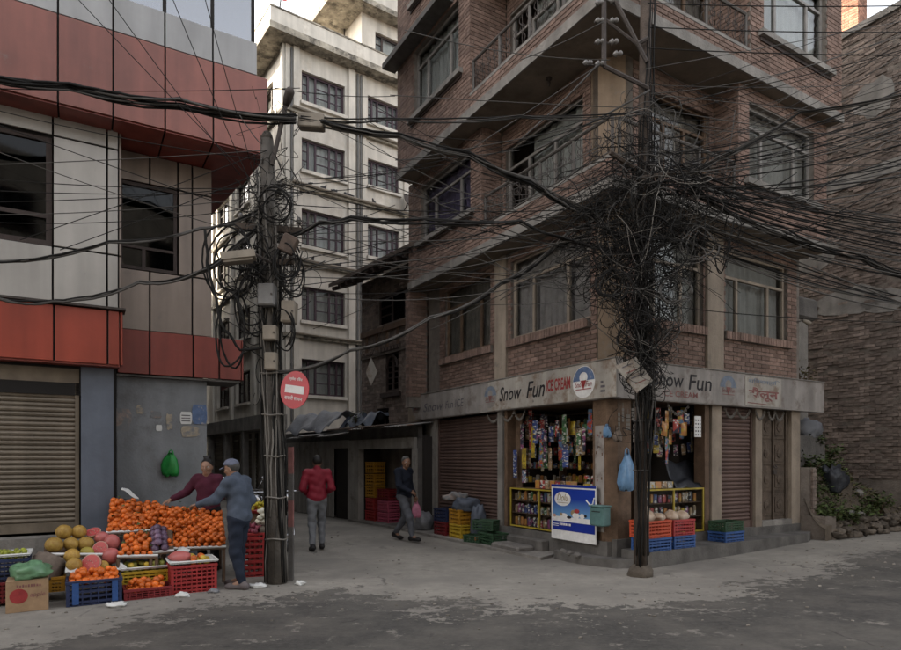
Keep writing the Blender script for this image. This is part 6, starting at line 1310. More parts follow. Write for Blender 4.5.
def crisp(p, w, h, mat, label, rot, group=None):
    m = MB(); n = 8
    for s in (-1, 1): m.surf(lambda i, j: (w*(i-.5)*(1-.06*math.sin(math.pi*j)), s*.035*math.sin(math.pi*i)**.7*math.sin(math.pi*j)**.7, h*j), n, n)
    o = m.build('crisp_bag', mat, None, True); o.location = p; o.rotation_euler = (0, random.uniform(-.15,.15), rot); tag(o, label, 'crisp bag', group)
for i, (u, v, mt) in enumerate(((572,425,'pack0'),(578,432,'pack8'),(585,428,'pack4'),(590,424,'pack9'),(566,432,'pack6'),(582,445,'pack8'))): crisp(fbx(u, v+10, .45), .17, .24, mt, 'crisp bag hanging from the kiosk ceiling behind the jars', ang, 'crisp bags over the jars')
for i, (u, v, mt) in enumerate(((664,428,'pack3'),(676,425,'pack1'),(684,428,'pack3'),(681,416,'pack9'))): crisp(fby(u, v+8, .25), .16, .24, mt, ['orange crisp bag hanging over the two-door case','red crisp bag hanging over the two-door case','amber crisp bag hanging beside the red one','blue crisp bag hanging above the amber one'][i], rb_)
for i, (u, v) in enumerate(((668,446),(676,448),(684,447),(690,445),(660,447))): crisp(fby(u, v+8, .6), .12, .2, ['pack2','pack7','pack8'][i%3], 'dim packet hanging deep inside the kiosk', rb_, 'dim packets hung inside')
# dotted plastic sheet with round head, hung at the right jamb
p = fby(698, 437, .12); r = empty('dotted_hanger', tuple(p), rb_, 'white dotted hanging wash-bag sheet at the kiosk jamb', 'hanger'); m = MB(); m.box(-.085, .085, 0, .012, 0, .36); m.build('sheet', 'ink_white', r); 
for i in range(3):
    for j in range(5): disc(r, lambda x, z, d=0: (x, -d, z), -.055+.055*i, .04+.062*j, .016, .016, 'ink_black', 'dot', .002, n=10)
# black cloth slung over the shelf
q = [fby(662,462,.5), fby(695,462,.7), fby(706,490,.2), fby(676,490,.16)]
m = MB(); m.surf(lambda i, j: Vector(q[0]).lerp(q[1], i).lerp(Vector(q[3]).lerp(q[2], i), j)+Vector((0,0,.05*math.sin(j*9)+.03*math.sin(i*11+j*4))), 16, 14, (0,0,.008)); m.auto('cloth', 'tarp_black', 'crumpled black plastic cloth slung over goods inside the kiosk', 'cloth', smooth=True)
# dangling keyrings and combs beside the pole
for i, (u, v, h, w_) in enumerate(((619,412,.30,.03),(623,408,.22,.03),(628,414,.26,.06),(634,424,.30,.035),(633,408,.2,.05),(640,415,.24,.03),(645,412,.3,.04))):
    p = fby(u, v, .02); m = MB(); m.tube([p+Vector((0,0,.08)), p], .004, 4); [m.obox(p-Vector((.0,0,h*(k+.5)/4)), (w_/2,.004,0), (0,.008,0), (0,0,h/8*.8)) for k in range(4)]; m.auto('trinket_strip', 'cable_pale', 'pale strip of trinkets dangling at the kiosk corner', 'trinkets', 'trinkets at the corner')
hang_bag(fby(627, 448, -.02), .30, .66, 'bag_blue', 'large pale blue plastic bag hanging at the kiosk corner', .10, 7, rb_)
hang_bag(fbx(607, 424, .1), .15, .20, 'bag_blue', 'small blue bag of packets hung high on the corner pillar', .05, 4, rb_); hang_bag(fbx(618, 428, .02), .16, .2, 'sack', 'small tan bag hung high on the corner pillar', .05, 6, rb_)
# sticker-covered strip on the pillar
r = L1.one('pillar_strip', 'sign_old', Bd, .30, .50, .022, .03, .5, 2.2)
for k in range(26): m = MB(); a = random.uniform(.31,.46); z = random.uniform(.7,2.1); L1.box(m, a, a+random.uniform(.015,.04), .031, .033, z, z+random.uniform(.015,.05)); m.build('sticker', random.choice(('ink_fade','wood_brown','ink_redfade')), r)
# teal letter box on the corner
lp = fbx(600, 526, -.02); LBX = empty('letter_box', tuple(lp), rb_-math.pi/2, 'teal metal letter box fixed to the corner pillar', 'letter box')
m = MB(); m.bbox(-.15, .15, -.09, .09, 0, .30, .02); m.build('case', 'pl_teal', LBX); m = MB(); m.bbox(-.16, .16, -.105, .10, .30, .325, .008); m.build('lid', 'pl_teal', LBX); m = MB(); m.box(-.09, .09, -.093, -.088, .22, .235); m.build('slot', 'ink_black', LBX); m = MB(); m.box(-.13,.13,-.094,-.0905,.03,.19); m.build('door', 'pl_teal', LBX)
# blue dairy poster board in front of the case
ya, za = FB.fx(552, 534, .03); yb, zb = FB.fx(596.5, 545, .03); zt1 = FB.fx(552, 484, .03)[1]; PW = ya-yb; zb0 = min(za, zb); PH = zt1-zb0
PS = empty('poster_board', tuple(FB.wld(.03, (ya+yb)/2, zb0)), rb_-math.pi/2, 'blue and white dairy poster with cows on a board below the jars', 'poster')
def ps(x, z, d=.002): return (-PW/2+x*PW, -.012-d, z*PH)
def prect(x0, x1, z0, z1, mat, name, d=.002): return MB().add([ps(x0,z0,d), ps(x1,z0,d), ps(x1,z1,d), ps(x0,z1,d)], [(0,1,2,3)]).build(name, mat, PS)
m = MB(); m.box(-PW/2, PW/2, -.012, .012, 0, PH); m.build('board', 'ink_white', PS)
m = bpy.data.materials.new('poster_sky'); m.use_nodes = True; N = m.node_tree.nodes; tcn = N.new('ShaderNodeTexCoord'); sx = N.new('ShaderNodeSeparateXYZ'); crn = N.new('ShaderNodeValToRGB'); e = crn.color_ramp.elements; e[0].position = .38; e[0].color = (.16,.36,.58,1); e[1].position = .75; e[1].color = (.012,.04,.30,1); mrn = N.new('ShaderNodeMapRange'); mrn.inputs[2].default_value = PH
lk = m.node_tree.links.new; lk(tcn.outputs['Object'], sx.inputs[0]); lk(sx.outputs[2], mrn.inputs[0]); lk(mrn.outputs[0], crn.inputs[0]); lk(crn.outputs[0], N['Principled BSDF'].inputs['Base Color']); N['Principled BSDF'].inputs['Roughness'].default_value = .35; M['poster_sky'] = m
pm('poster_blue', (.012,.03,.26), .35, .15, 5, 0); prect(.04,.98,.36,.93,'poster_sky','picture'); prect(.03,.98,.17,.37,'poster_blue','blue_band',.003); prect(0,1,.955,1.0,'poster_blue','top_band',.003)
g = disc(PS, lambda x, z, d=0: ps(x, z, d), .27, .74, .19, .13, 'ink_white', 'oval', .004); pm('ink_tan', (.30,.22,.12), .6, .2, 6, 0); text('Dolu', .26*PW, .13*PH, 'ink_tan', g, lambda x, y: (ps(.14,.70,.006)[0]+x, ps(0,0,.006)[1], ps(.14,.70)[2]+y), .35, .01); prect(.15,.40,.665,.675,'ink_tan','oval_rule',.006)
prect(.05,.97,.33,.42,'ink_white','snow',.0045)
for k, (x, z, w_, h_, mt) in enumerate(((.30,.44,.16,.09,'ink_white'),(.24,.46,.05,.06,'ink_tan'),(.52,.50,.10,.12,'ink_tan'),(.58,.46,.14,.10,'ink_white'),(.60,.54,.10,.08,'ink_red'),(.72,.46,.09,.09,'ink_white'),(.79,.47,.05,.05,'ink_black'),(.09,.43,.06,.06,'flesh_pale'),(.43,.42,.09,.05,'ink_black'))): disc(PS, lambda x_, z_, d=0: ps(x_, z_, d), x, z, w_/2*1.2, h_/2, mt, 'cow_patch', .006+.001*k, n=12)
for k in range(6): prect(.2+.045*k, .235+.045*k, .26, .30, 'ink_white', 'print_mark', .005)
prect(.05,.18,.27,.285,'ink_white','print_line',.005); prect(.05,.18,.24,.25,'ink_white','print_line',.005)
pts = [(.80,.75),(.88,.67),(.94,.69),(.97,.8)]; m = MB(); m.tube([ps(x, z, .006) for x, z in pts], .012, 5); m.build('milk_splash', 'ink_white', PS)
# crates and loaves on the ledge
lz = .255
crate(tuple(FB.wld(.62,-.22,lz)), rb_, .52,.34,.20,'pl_blue','blue crate under the orange-red crate beside the iron pole',None,3,6); crate(tuple(FB.wld(.60,-.22,lz+.205)), rb_+.03, .54,.36,.26,'pl_orangered','orange-red crate of loaves beside the iron pole',None,4,7)
crate(tuple(FB.wld(1.22,-.20,lz)), rb_, .50,.34,.20,'pl_blue','blue crate under the dull red crate on the ledge',None,3,6); crate(tuple(FB.wld(1.20,-.20,lz+.205)), rb_-.04, .48,.36,.25,'pl_red','dull red crate of loaves on the ledge',None,4,7)
crate(tuple(FB.wld(2.60,-.12,lz)), rb_+.02, .52,.34,.17,'pl_blue','bright blue crate under the green crate before the brown shutter',None,2,6); crate(tuple(FB.wld(2.60,-.12,lz+.175)), rb_, .50,.33,.17,'pl_green','dark green crate on the bright blue crate',None,3,7)
pm('loaf', (.42,.27,.16), .45, .25, 6, .2, 20, col2=(.55,.45,.36))
for i, (x, y, z, s) in enumerate(((.50,-.22,.66,(.12,.13,.11)),(.78,-.2,.66,(.12,.12,.08)),(1.10,-.2,.65,(.12,.14,.10)),(1.30,-.22,.65,(.12,.12,.09)),(.44,-.2,.80,(.10,.1,.09)))): blob(tuple(FB.wld(x, y, lz+z-.22)), s, 'loaf', 'bread_bag', 'clear bag of bread buns piled in the red crates', 'bread', 'bread bags in the red crates', 50+i, .15)
# crates, sacks and rubbish in front of the alley-side shutter
def cr(u, x, w, d, h, mat, label, rot=0, z=.045):
    y = FB.fx(u, 500, x)[0]; return crate(tuple(FB.wld(x, y, z)), rb_+math.pi/2+rot, w, d, h, mat, label, None, 3, 6)
cr(447,-.20,.5,.36,.28,'pl_maroon','maroon crate by the brown shutter under the navy crate'); cr(447,-.20,.5,.36,.28,'pl_darkblue','navy crate stacked on the maroon crate by the shutter', .05, .33)
cr(462,-.20,.46,.34,.28,'pl_yellow','yellow crate by the shutter under a second yellow crate'); cr(461,-.20,.44,.33,.30,'pl_amber','upper yellow crate topped with blue sacks', -.06, .33)
cr(493,-.22,.52,.36,.22,'pl_green','dark green crate between yellow crates and doorstep'); cr(476,-.34,.40,.30,.14,'pl_green','low green crate with an orange inside by the shutter', .3); cr(486,-.12,.46,.30,.20,'pl_green','green crate tipped over behind the low green crate', .5, .27)
def bl(u, x, z, *a): return blob(tuple(FB.wld(x, FB.fx(u, 500, x)[0], z)), *a)
bl(466,-.14,.60,(.28,.24,.17),'tarp_blue','plastic_bag','slate blue stuffed sack on the yellow crates','bag',None,71,.2); bl(457,-.14,.80,(.26,.20,.10),'paper_old','rag_bundle','grey and white rag bundle on top of the stuffed sack','rags',None,72,.3)
bl(424,-.22,.045,(.20,.22,.26),'bag_grey','plastic_bag','translucent grey plastic bag at the foot of the pillar','bag',None,73,.2); bl(478,-.06,.05,(.16,.2,.42),'tarp_blue','plastic_bag','tall blue-grey sack leaning on the brown shutter','bag',None,76,.18)
tag(mesh_copy(ORm, 'orange', FB.wld(-.36, FB.fx(476,500,-.36)[0], .10)), 'single orange lying in the low green crate', 'orange')
for i, (u, v) in enumerate(((570,562),(563,560),(577,564))): p = gnd(u, v); rock((p.x, p.y, .14), (.07,.06,.045), 'rubble', 'stone', None, 300+i); tag(bpy.data.objects[-1] if False else [o for o in bpy.data.objects if o.name.startswith('rubble')][-1], 'broken rubble lump on the worn corner kerb', 'rubble', 'rubble on the corner kerb')
# pavement strip along the alley front
prism(mb := MB(), [(-.02,1.3),(-.50,1.1),(-.52,3.0),(-.55,6.6),(-.75,9.0),(.0,9.0),(.098,6.2),(.098,1.3)], -.05, .045)
o = mb.build('pavement', 'concrete', None); o.location = (FB.o[0], FB.o[1], 0); o.rotation_euler = (0,0,rb_); tag(o, kind='structure')
# crates inside the shed store
def sh(x, y, z, w, d, h, mat, label, rot=0.): p = FS.wld(x, y, z); crate(tuple(p), R(FS.deg)+math.pi/2+rot, w, d, h, mat, label, None, 3, 6)
for k in range(5): sh(.30, 2.22, .02+k*.32, .44, .34, .30, ('pl_red','pl_red','pl_amber','pl_amber','pl_amber')[k], ['bottom red crate of the tall stack by the shed post','second red crate of the tall stack by the shed post','lowest amber crate of the tall stack by the shed post','middle amber crate of the tall stack by the shed post','top amber crate of the tall stack by the shed post'][k], random.uniform(-.06,.06))
for k in range(3): sh(.34, 1.62, .02+k*.30, .50, .36, .28, ('pl_pink','pl_pink','pl_maroon')[k], ['lower pink crate inside the shed store','upper pink crate inside the shed store','maroon crate on the pink crates in the shed store'][k], random.uniform(-.06,.06))
for k in range(4): sh(1.1, 1.9, .02+k*.32, .50, .36, .30, 'pl_amber', ['dim amber crate lowest in the rear shed stack','dim amber crate second in the rear shed stack','dim amber crate third in the rear shed stack','dim amber crate topmost in the rear shed stack'][k])
# ================================================================ TARPAULINS, CLUTTER, BIRDS, MOTORBIKES
def tarp(c, ax, ay, mat, label, drop=.35, seed=1, n=24):
    rs_ = random.Random(seed); c, ax, ay = Vector(c), Vector(ax), Vector(ay); ph = [rs_.uniform(0,6) for _ in range(5)]
    m = MB(); m.surf(lambda i, j: c+ax*(i-.5)+ay*(j-.5)+Vector((0,0,-drop*max(0,(.5-j)*2)**2+.07*math.sin(i*13+ph[0]+j*3)+.05*math.sin(i*23+ph[1]-j*7)+.05*math.sin(j*11+ph[2]))), n, n//2, (0,0,.01)); return m.auto('tarpaulin', mat, label, 'tarpaulin', smooth=True)
tarp(FS.wld(.25, 5.2, 3.0), FS.wld(0,3.0)-FS.wld(0,0), FS.wld(1.1,0)-FS.wld(0,0), 'tarp_grey', 'grey crumpled tarpaulin draped over the shed roof', .55, 4)
tarp(FS.wld(.45, 3.0, 2.85), FS.wld(0,1.6)-FS.wld(0,0), FS.wld(.8,0)-FS.wld(0,0), 'tarp_blue', 'blue-grey tarpaulin scrap beside potted plants on the shed roof', .3, 6)
blob(tuple(FB.wld(6.0, .58, 2.10)), (.46,.30,.26), 'tarp_grey', 'tarpaulin', 'grey tarpaulin bundle heaped at the top of the weedy bank', 'tarpaulin', None, 61, .3); blob(tuple(FB.wld(6.45, .12, .98)), (.24,.16,.34), 'tarp_black', 'tarpaulin', 'black plastic bundle below the grey bank tarpaulin', 'tarpaulin', None, 64, .32)
bush(tuple(FS.wld(.25, 3.1, 2.55)), .22, .45, 200, 'dusty potted plant on the shed roof edge', size=.06); bush(tuple(FW.wld(1.7, 1.6, 16.65)), .5, 1.4, 240, 'rooftop shrub beside the roof railing of cream block', size=.12, mat='foliage_dry'); bush(tuple(FW.wld(2.0, -.2, 19.0)), .4, .9, 200, 'potted shrub on the penthouse parapet', size=.1)
bush(tuple(FB.wld(5.8, .38, 3.0)), .3, .6, 160, 'dry weeds sprouting behind the salon sign end', size=.07, mat='foliage_dry')
MB().box(5.32, 6.5, .30, 1.2, 0, 2.15).build('yard_wall', 'concrete_dark', Bd); MB().box(5.32, 6.22, .5, 2.0, 2.15, 4.6).build('stair_wall', 'concrete', Bd); MB().bbox(5.32, 6.45, .4, 1.8, 4.6, 5.05, .05).build('stair_slab', 'concrete_dark', Bd)
fx0 = at(281, 8, 21.2); r = empty('roof_flag', tuple(FW.wld(-.2, .3, 16.6)), 0, 'small red and white flag on a thin mast at the roof corner', 'flag'); m = MB(); m.tube([(0,0,0),(.1,0,1.0),(.22,0,2.0)], .025, 5); m.build('mast', 'iron', r); m = MB(); m.surf(lambda i, j: (.2+.35*i, .04*math.sin(i*6), 1.4+.55*j), 6, 3); m.build('cloth', 'flesh', r)
# security camera and floodlight on the right pier
sc_ = fby(803, 322, .1); r = empty('wall_lamp', tuple(sc_), rb_, 'small white lamp head on the right pier above the salon sign', 'lamp'); m = MB(); m.tube([(-.12,.05,0),(.0,0,.03)], .012, 5); m.build('arm', 'iron', r); m = MB(); m.tube([(0,0,.03),(.08,-.04,.0),(.13,-.06,-.04)], [.03,.045,.05], 8); m.build('head', 'box_beige', r, True)
fl2 = fbx(412, 395, .0); r = empty('flood_lamp', tuple(fl2), rb_, 'square floodlight at the far end of the alley-side sign', 'lamp'); m = MB(); m.bbox(-.05, .03, -.12, .12, 0, .22, .015); m.build('case', 'box_grey', r); m = MB(); m.box(-.056,-.051,-.09,.09,.03,.19); m.build('lens', 'pane_dark', r)
q = at(371, 372, 15.6); r = empty('hanging_plaque', (q.x, q.y, q.z-.35), 0, 'pale diamond-shaped plaque hanging before the old brick house', 'plaque'); m = MB(); m.ext([(0,0,0),(.16,0,.36),(.0,0,.72),(-.13,0,.34)], (0,.02,0)); m.build('plate', 'sign_white', r); m = MB(); m.tube([(0,0,.72),(.3,.3,1.6)], .006, 4); m.build('string', 'cable', r)
# satellite dish and air unit on the cream block
r = empty('satellite_dish', tuple(FW.wld(4.9, -.12, 11.6)), R(FW.deg), 'dark satellite dish on a pipe of the cream block', 'dish'); m = MB(); m.lathe((0,-.2,.25), [(.02,.0),(.18,.03),(.30,.10),(.31,.11),(.30,.115),(.17,.045),(.0,.02)], 16, (.3,-1,.5)); m.build('reflector', 'iron', r, True); m = MB(); m.tube([(0,.1,0),(0,-.1,.1),(0,-.2,.25)], .025, 5); m.tube([(0,-.2,.1),(.12,-.6,.5)], .012, 4); m.build('mount', 'iron', r)
pm('feather', (.05,.05,.055), .7, .3, 20, 0)
def pigeon(p, rot):
    m = MB(); m.sph((0,0,.07), 1, (.13,.06,.06), 10, 7); m.sph((.11,0,.14), .035, (1,.9,1), 8, 6); m.tube([(.06,0,.09),(.10,0,.13)], [.045,.032], 8); m.tube([(-.10,0,.06),(-.24,0,.03)], [.035,.02], 6); m.tube([(.14,0,.14),(.17,0,.135)], [.01,.002], 5)
    m.tube([(0,.02,.03),(0,.02,-.0)], .006, 4); m.tube([(0,-.02,.03),(0,-.02,0)], .006, 4); o = m.build('pigeon', 'feather', None, True, rotz=rot); o.location = p; tag(o, 'dark pigeon perched on a ledge of the cream block', 'pigeon', 'pigeons on the cream block')
for i, (u, v, z) in enumerate(((323,191,11.53),(335,195,11.53),(310,203,11.53),(348,197,11.53),(374,203,11.53),(312,262,8.83),(338,268,8.83))): x = FW.fy(u, v, -.1)[0]; pigeon(tuple(FW.wld(x, -.1, z)), i*1.1)
pm('tyre', (.02,.02,.02), .8, .2, 8, .2, 40); pm('chrome', (.55,.55,.56), .2, .1, 8, 0, metal=.9); pm('moto_paint', (.03,.03,.035), .25, .2, 6, 0, spec=.6)
def motorbike(loc, rot, label, mat='moto_paint'):
    r = empty('motorbike', loc, rot, label, 'motorbike')
    for x in (-.62,.62):
        m = MB(); m.tube([(x+.26*math.cos(t), 0, .30+.26*math.sin(t)) for t in np.linspace(0, 6.2832, 21)], .045, 8, False); w_ = m.build('wheel', 'tyre', r, True); m = MB(); m.tube([(x+.21*math.cos(t), 0, .30+.21*math.sin(t)) for t in np.linspace(0, 6.2832, 21)], .018, 6, False); m.cyl((x,-.05,.3), (x,.05,.3), .04); [m.tube([(x,0,.3),(x+.2*math.cos(a),0,.3+.2*math.sin(a))], .006, 4) for a in np.linspace(0,6.28,9)]; m.build('rim', 'chrome', w_, True)
    m = MB(); m.sph((.12,0,.80), 1, (.26,.13,.13), 12, 8); m.build('tank', mat, r, True); m = MB(); m.tube([(-.08,0,.80),(-.3,0,.79),(-.62,0,.86)], [.10,.13,.08], 8); m.build('seat', 'tarp_black', r, True)
    m = MB(); m.bbox(-.18,.22,-.12,.12,.28,.62,.04); m.build('engine', 'chrome', r); m = MB(); [m.tube([(.36,s*.09,1.0),(.62,s*.09,.3)], .022, 6) for s in (-1,1)]; m.build('fork', 'chrome', r)
    m = MB(); m.tube([(.28,-.36,1.06),(.36,-.18,1.08),(.36,.18,1.08),(.28,.36,1.06)], .016, 6); m.build('handlebar', 'chrome', r); m = MB(); m.lathe((.46,0,.95), [(.03,-.08),(.09,-.03),(.10,.03),(.095,.04)], 14, (1,0,0)); hl = m.build('headlight', 'moto_paint', r, True); m = MB(); m.lathe((.505,0,.95), [(.085,0),(.05,.02),(.01,.025)], 14, (1,0,0)); m.build('lens', 'chrome', hl, True)
    for s in (-1,1): m = MB(); m.tube([(.33,s*.26,1.08),(.34,s*.36,1.26)], .008, 5); m.sph((.34,s*.37,1.29), 1, (.02,.06,.04), 8, 6); m.build('mirror', 'chrome', r, True)
    m = MB(); m.tube([(.1,-.14,.28),(-.3,-.16,.3),(-.75,-.17,.42)], [.03,.04,.045], 8); m.build('exhaust', 'chrome', r, True); m = MB(); m.tube([(-.62+.33*math.cos(t),0,.3+.33*math.sin(t)) for t in np.linspace(.4,2.6,9)], .05, 6); m.tube([(.62+.33*math.cos(t),0,.3+.33*math.sin(t)) for t in np.linspace(.6,2.6,9)], .05, 6); m.build('mudguard', mat, r, True)
motorbike((-3.55, 11.3, 0), R(-70), 'black motorbike parked in the alley mouth nearest the clad building'); motorbike((-3.15, 11.7, 0), R(-66), 'black motorbike parked behind the concrete pole in the alley'); motorbike((-4.1, 12.3, 0), R(-72), 'black motorbike parked deeper in the alley', 'pl_maroon')
# far end of the alley
r = empty('alley_end_house', tuple(FW.wld(-4, 14, 0)), R(FW.deg), 'pale rendered house closing the far end of the alley', 'house'); MB().box(-7, 5.5, 0, 6, 0, 13).build('wall', 'white_wall', r)
for z in (1.0, 4.0, 7.0, 10.0):
    for x in (-3, -1, 1.2, 3.0): m = MB(); m.box(x, x+1.1, -.05, .0, z, z+1.5); w_ = m.build('window', 'wood_dark', r); m = MB(); m.box(x+.08, x+.52, -.06, -.05, z+.08, z+1.42); m.build('pane', 'pane_dark', w_); m = MB(); m.box(x+.58, x+1.02, -.06, -.05, z+.08, z+1.42); m.build('pane', 'pane_dark', w_)
# ================================================================ PEOPLE (smoothly blended bodies, clothes as children)
def surface_nets(prims, vox, k=.025, cut=None, fold=0.):
    P = np.array([q for p in prims for q in (p[1], p[2] if p[0] == 'c' else p[1])], float); rmax = max(max(p[3:5]) if p[0] == 'c' else max(p[2]) for p in prims)
    lo = P.min(0)-rmax-.06; hi = P.max(0)+rmax+.06; n = np.ceil((hi-lo)/vox).astype(int)+1; D = np.full(n, .5, np.float32)
    ax = [lo[i]+np.arange(n[i])*vox for i in range(3)]
    for p in prims:
        kk = p[5] if len(p) > 5 and p[0] == 'c' else (p[3] if p[0] == 'e' and len(p) > 3 and p[3] else k)
        if p[0] == 'c': a, b = np.array(p[1], float), np.array(p[2], float); r = max(p[3], p[4])
        else: a = b = np.array(p[1], float); r = max(p[2])
        m = r+kk+.05; s0 = np.maximum(0, np.floor((np.minimum(a,b)-m-lo)/vox).astype(int)); s1 = np.minimum(n, np.ceil((np.maximum(a,b)+m-lo)/vox).astype(int)+1); sl_ = tuple(slice(i, j) for i, j in zip(s0, s1))
        X, Y, Z = np.meshgrid(ax[0][sl_[0]], ax[1][sl_[1]], ax[2][sl_[2]], indexing='ij')
        if p[0] == 'c':
            ab = b-a; t = np.clip(((X-a[0])*ab[0]+(Y-a[1])*ab[1]+(Z-a[2])*ab[2])/max(1e-9, ab@ab), 0, 1); d = np.sqrt((X-a[0]-t*ab[0])**2+(Y-a[1]-t*ab[1])**2+(Z-a[2]-t*ab[2])**2)-(p[3]+(p[4]-p[3])*t)
        else:
            e = p[2]; q = np.sqrt(((X-a[0])/e[0])**2+((Y-a[1])/e[1])**2+((Z-a[2])/e[2])**2); d = (q-1)*min(e)
        o = D[sl_]; h = np.clip(kk-np.abs(o-d), 0, None)/kk; D[sl_] = np.minimum(o, d)-h*h*kk*.25
    if fold or cut:
        X, Y, Z = np.meshgrid(*ax, indexing='ij')
        if fold: D = D+fold*(np.sin(Z*46+X*19+np.sin(Y*17)*2)+np.sin(X*35-Z*27+Y*31)*.8+np.sin(Z*23-X*41)*.6)
        if cut: D = np.maximum(D, cut(X, Y, Z))
    S = D < 0; c = S[:-1,:-1,:-1].astype(np.int8)
    for dx in (0,1):
        for dy in (0,1):
            for dz in (0,1):
                if dx+dy+dz: c = c+S[dx:n[0]-1+dx, dy:n[1]-1+dy, dz:n[2]-1+dz]
    act = (c > 0) & (c < 8); idx = np.full(act.shape, -1); I = np.argwhere(act); idx[act] = np.arange(len(I)); acc = np.zeros((len(I),3)); cnt = np.zeros(len(I))
    cor = [(x,y,z) for x in (0,1) for y in (0,1) for z in (0,1)]
    for a in cor:
        for b in cor:
            if sum(b)-sum(a) == 1 and all(bb >= aa for aa, bb in zip(a,b)):
                da = D[I[:,0]+a[0], I[:,1]+a[1], I[:,2]+a[2]]; db = D[I[:,0]+b[0], I[:,1]+b[1], I[:,2]+b[2]]; m = (da < 0) != (db < 0); t = np.where(m, da/(da-db+1e-12), 0)
                pos = np.array(a)+t[:,None]*(np.array(b)-np.array(a)); acc[m] += pos[m]; cnt[m] += 1
    V = lo+(I+acc/np.maximum(cnt,1)[:,None])*vox; fs = []
    for axis in range(3):
        sa = [slice(0,-1)]*3; sb = [slice(0,-1)]*3; u, w = (axis+1)%3, (axis+2)%3
        A = np.moveaxis(S, [axis,u,w], [0,1,2]); J = np.moveaxis(idx, [axis,u,w], [0,1,2])
        cr_ = A[:-1,1:-1,1:-1] != A[1:,1:-1,1:-1]; E = np.argwhere(cr_)
        if len(E) == 0: continue
        i, j, l = E[:,0], E[:,1]+1, E[:,2]+1; q = np.stack([J[i,j-1,l-1], J[i,j,l-1], J[i,j,l], J[i,j-1,l]], 1); flip = ~A[i,j,l]; q[flip] = q[flip][:,::-1]; q = q[(q >= 0).all(1)]; fs.append(q)
    return V, np.concatenate(fs)
def sdf_obj(name, mat, parent, prims, vox, k=.025, cut=None, fold=0.):
    V, Fc = surface_nets(prims, vox, k, cut, fold); me = bpy.data.meshes.new(name); me.from_pydata(V.tolist(), [], Fc.tolist()); me.polygons.foreach_set('use_smooth', [True]*len(me.polygons)); me.materials.append(M[mat]); me.update()
    o = bpy.data.objects.new(name, me); COL.objects.link(o); o.parent = parent; return o
pm('skin', (.23,.125,.08), .5, .12, 8, .05, 60, spec=.4); pm('skin_light', (.29,.165,.11), .5, .12, 8, .05, 60, spec=.4); pm('hair', (.012,.010,.009), .55, .3, 30, .2, 80); pm('hair_grey', (.07,.065,.06), .6, .3, 30, .2, 80)
def cloth(n, c, rough=.85): pm(n, c, rough, .22, 7, .25, 120, spec=.25); return n
def hand(w, d, nrm, side, curl=.5):
    """palm and five separate fingers from wrist w along d; nrm = back of the hand; side = towards the thumb"""
    w, d, nrm, side = [np.array(v, float) for v in (w, d, nrm, side)]; d /= np.linalg.norm(d); nrm -= d*(nrm@d); nrm /= np.linalg.norm(nrm); side = np.cross(d, nrm)*(1 if np.cross(d, nrm)@side > 0 else -1); pr = []
    for k, (s, L) in enumerate(((.026,.068),(.009,.076),(-.009,.071),(-.026,.056))):
        kn = w+d*.085+side*s; pr.append(('c', w+d*.012+side*s*.7, kn, .015, .0125, .012)); d1 = d*math.cos(curl*.7)-nrm*math.sin(curl*.7); d2 = d*math.cos(curl*1.7)-nrm*math.sin(curl*1.7); m_ = kn+d1*L*.5; pr += [('c', kn, m_, .0100, .0092, .006), ('c', m_, m_+d2*L*.5, .0092, .0075, .006)]
    t0 = w+d*.03+side*.028; t1 = t0+(d*.5+side*.75-nrm*.3)*.038; pr += [('c', t0, t1, .0135, .0115, .01), ('c', t1, t1+(d*.85+side*.2-nrm*.35)*.032, .011, .009, .006)]
    return pr
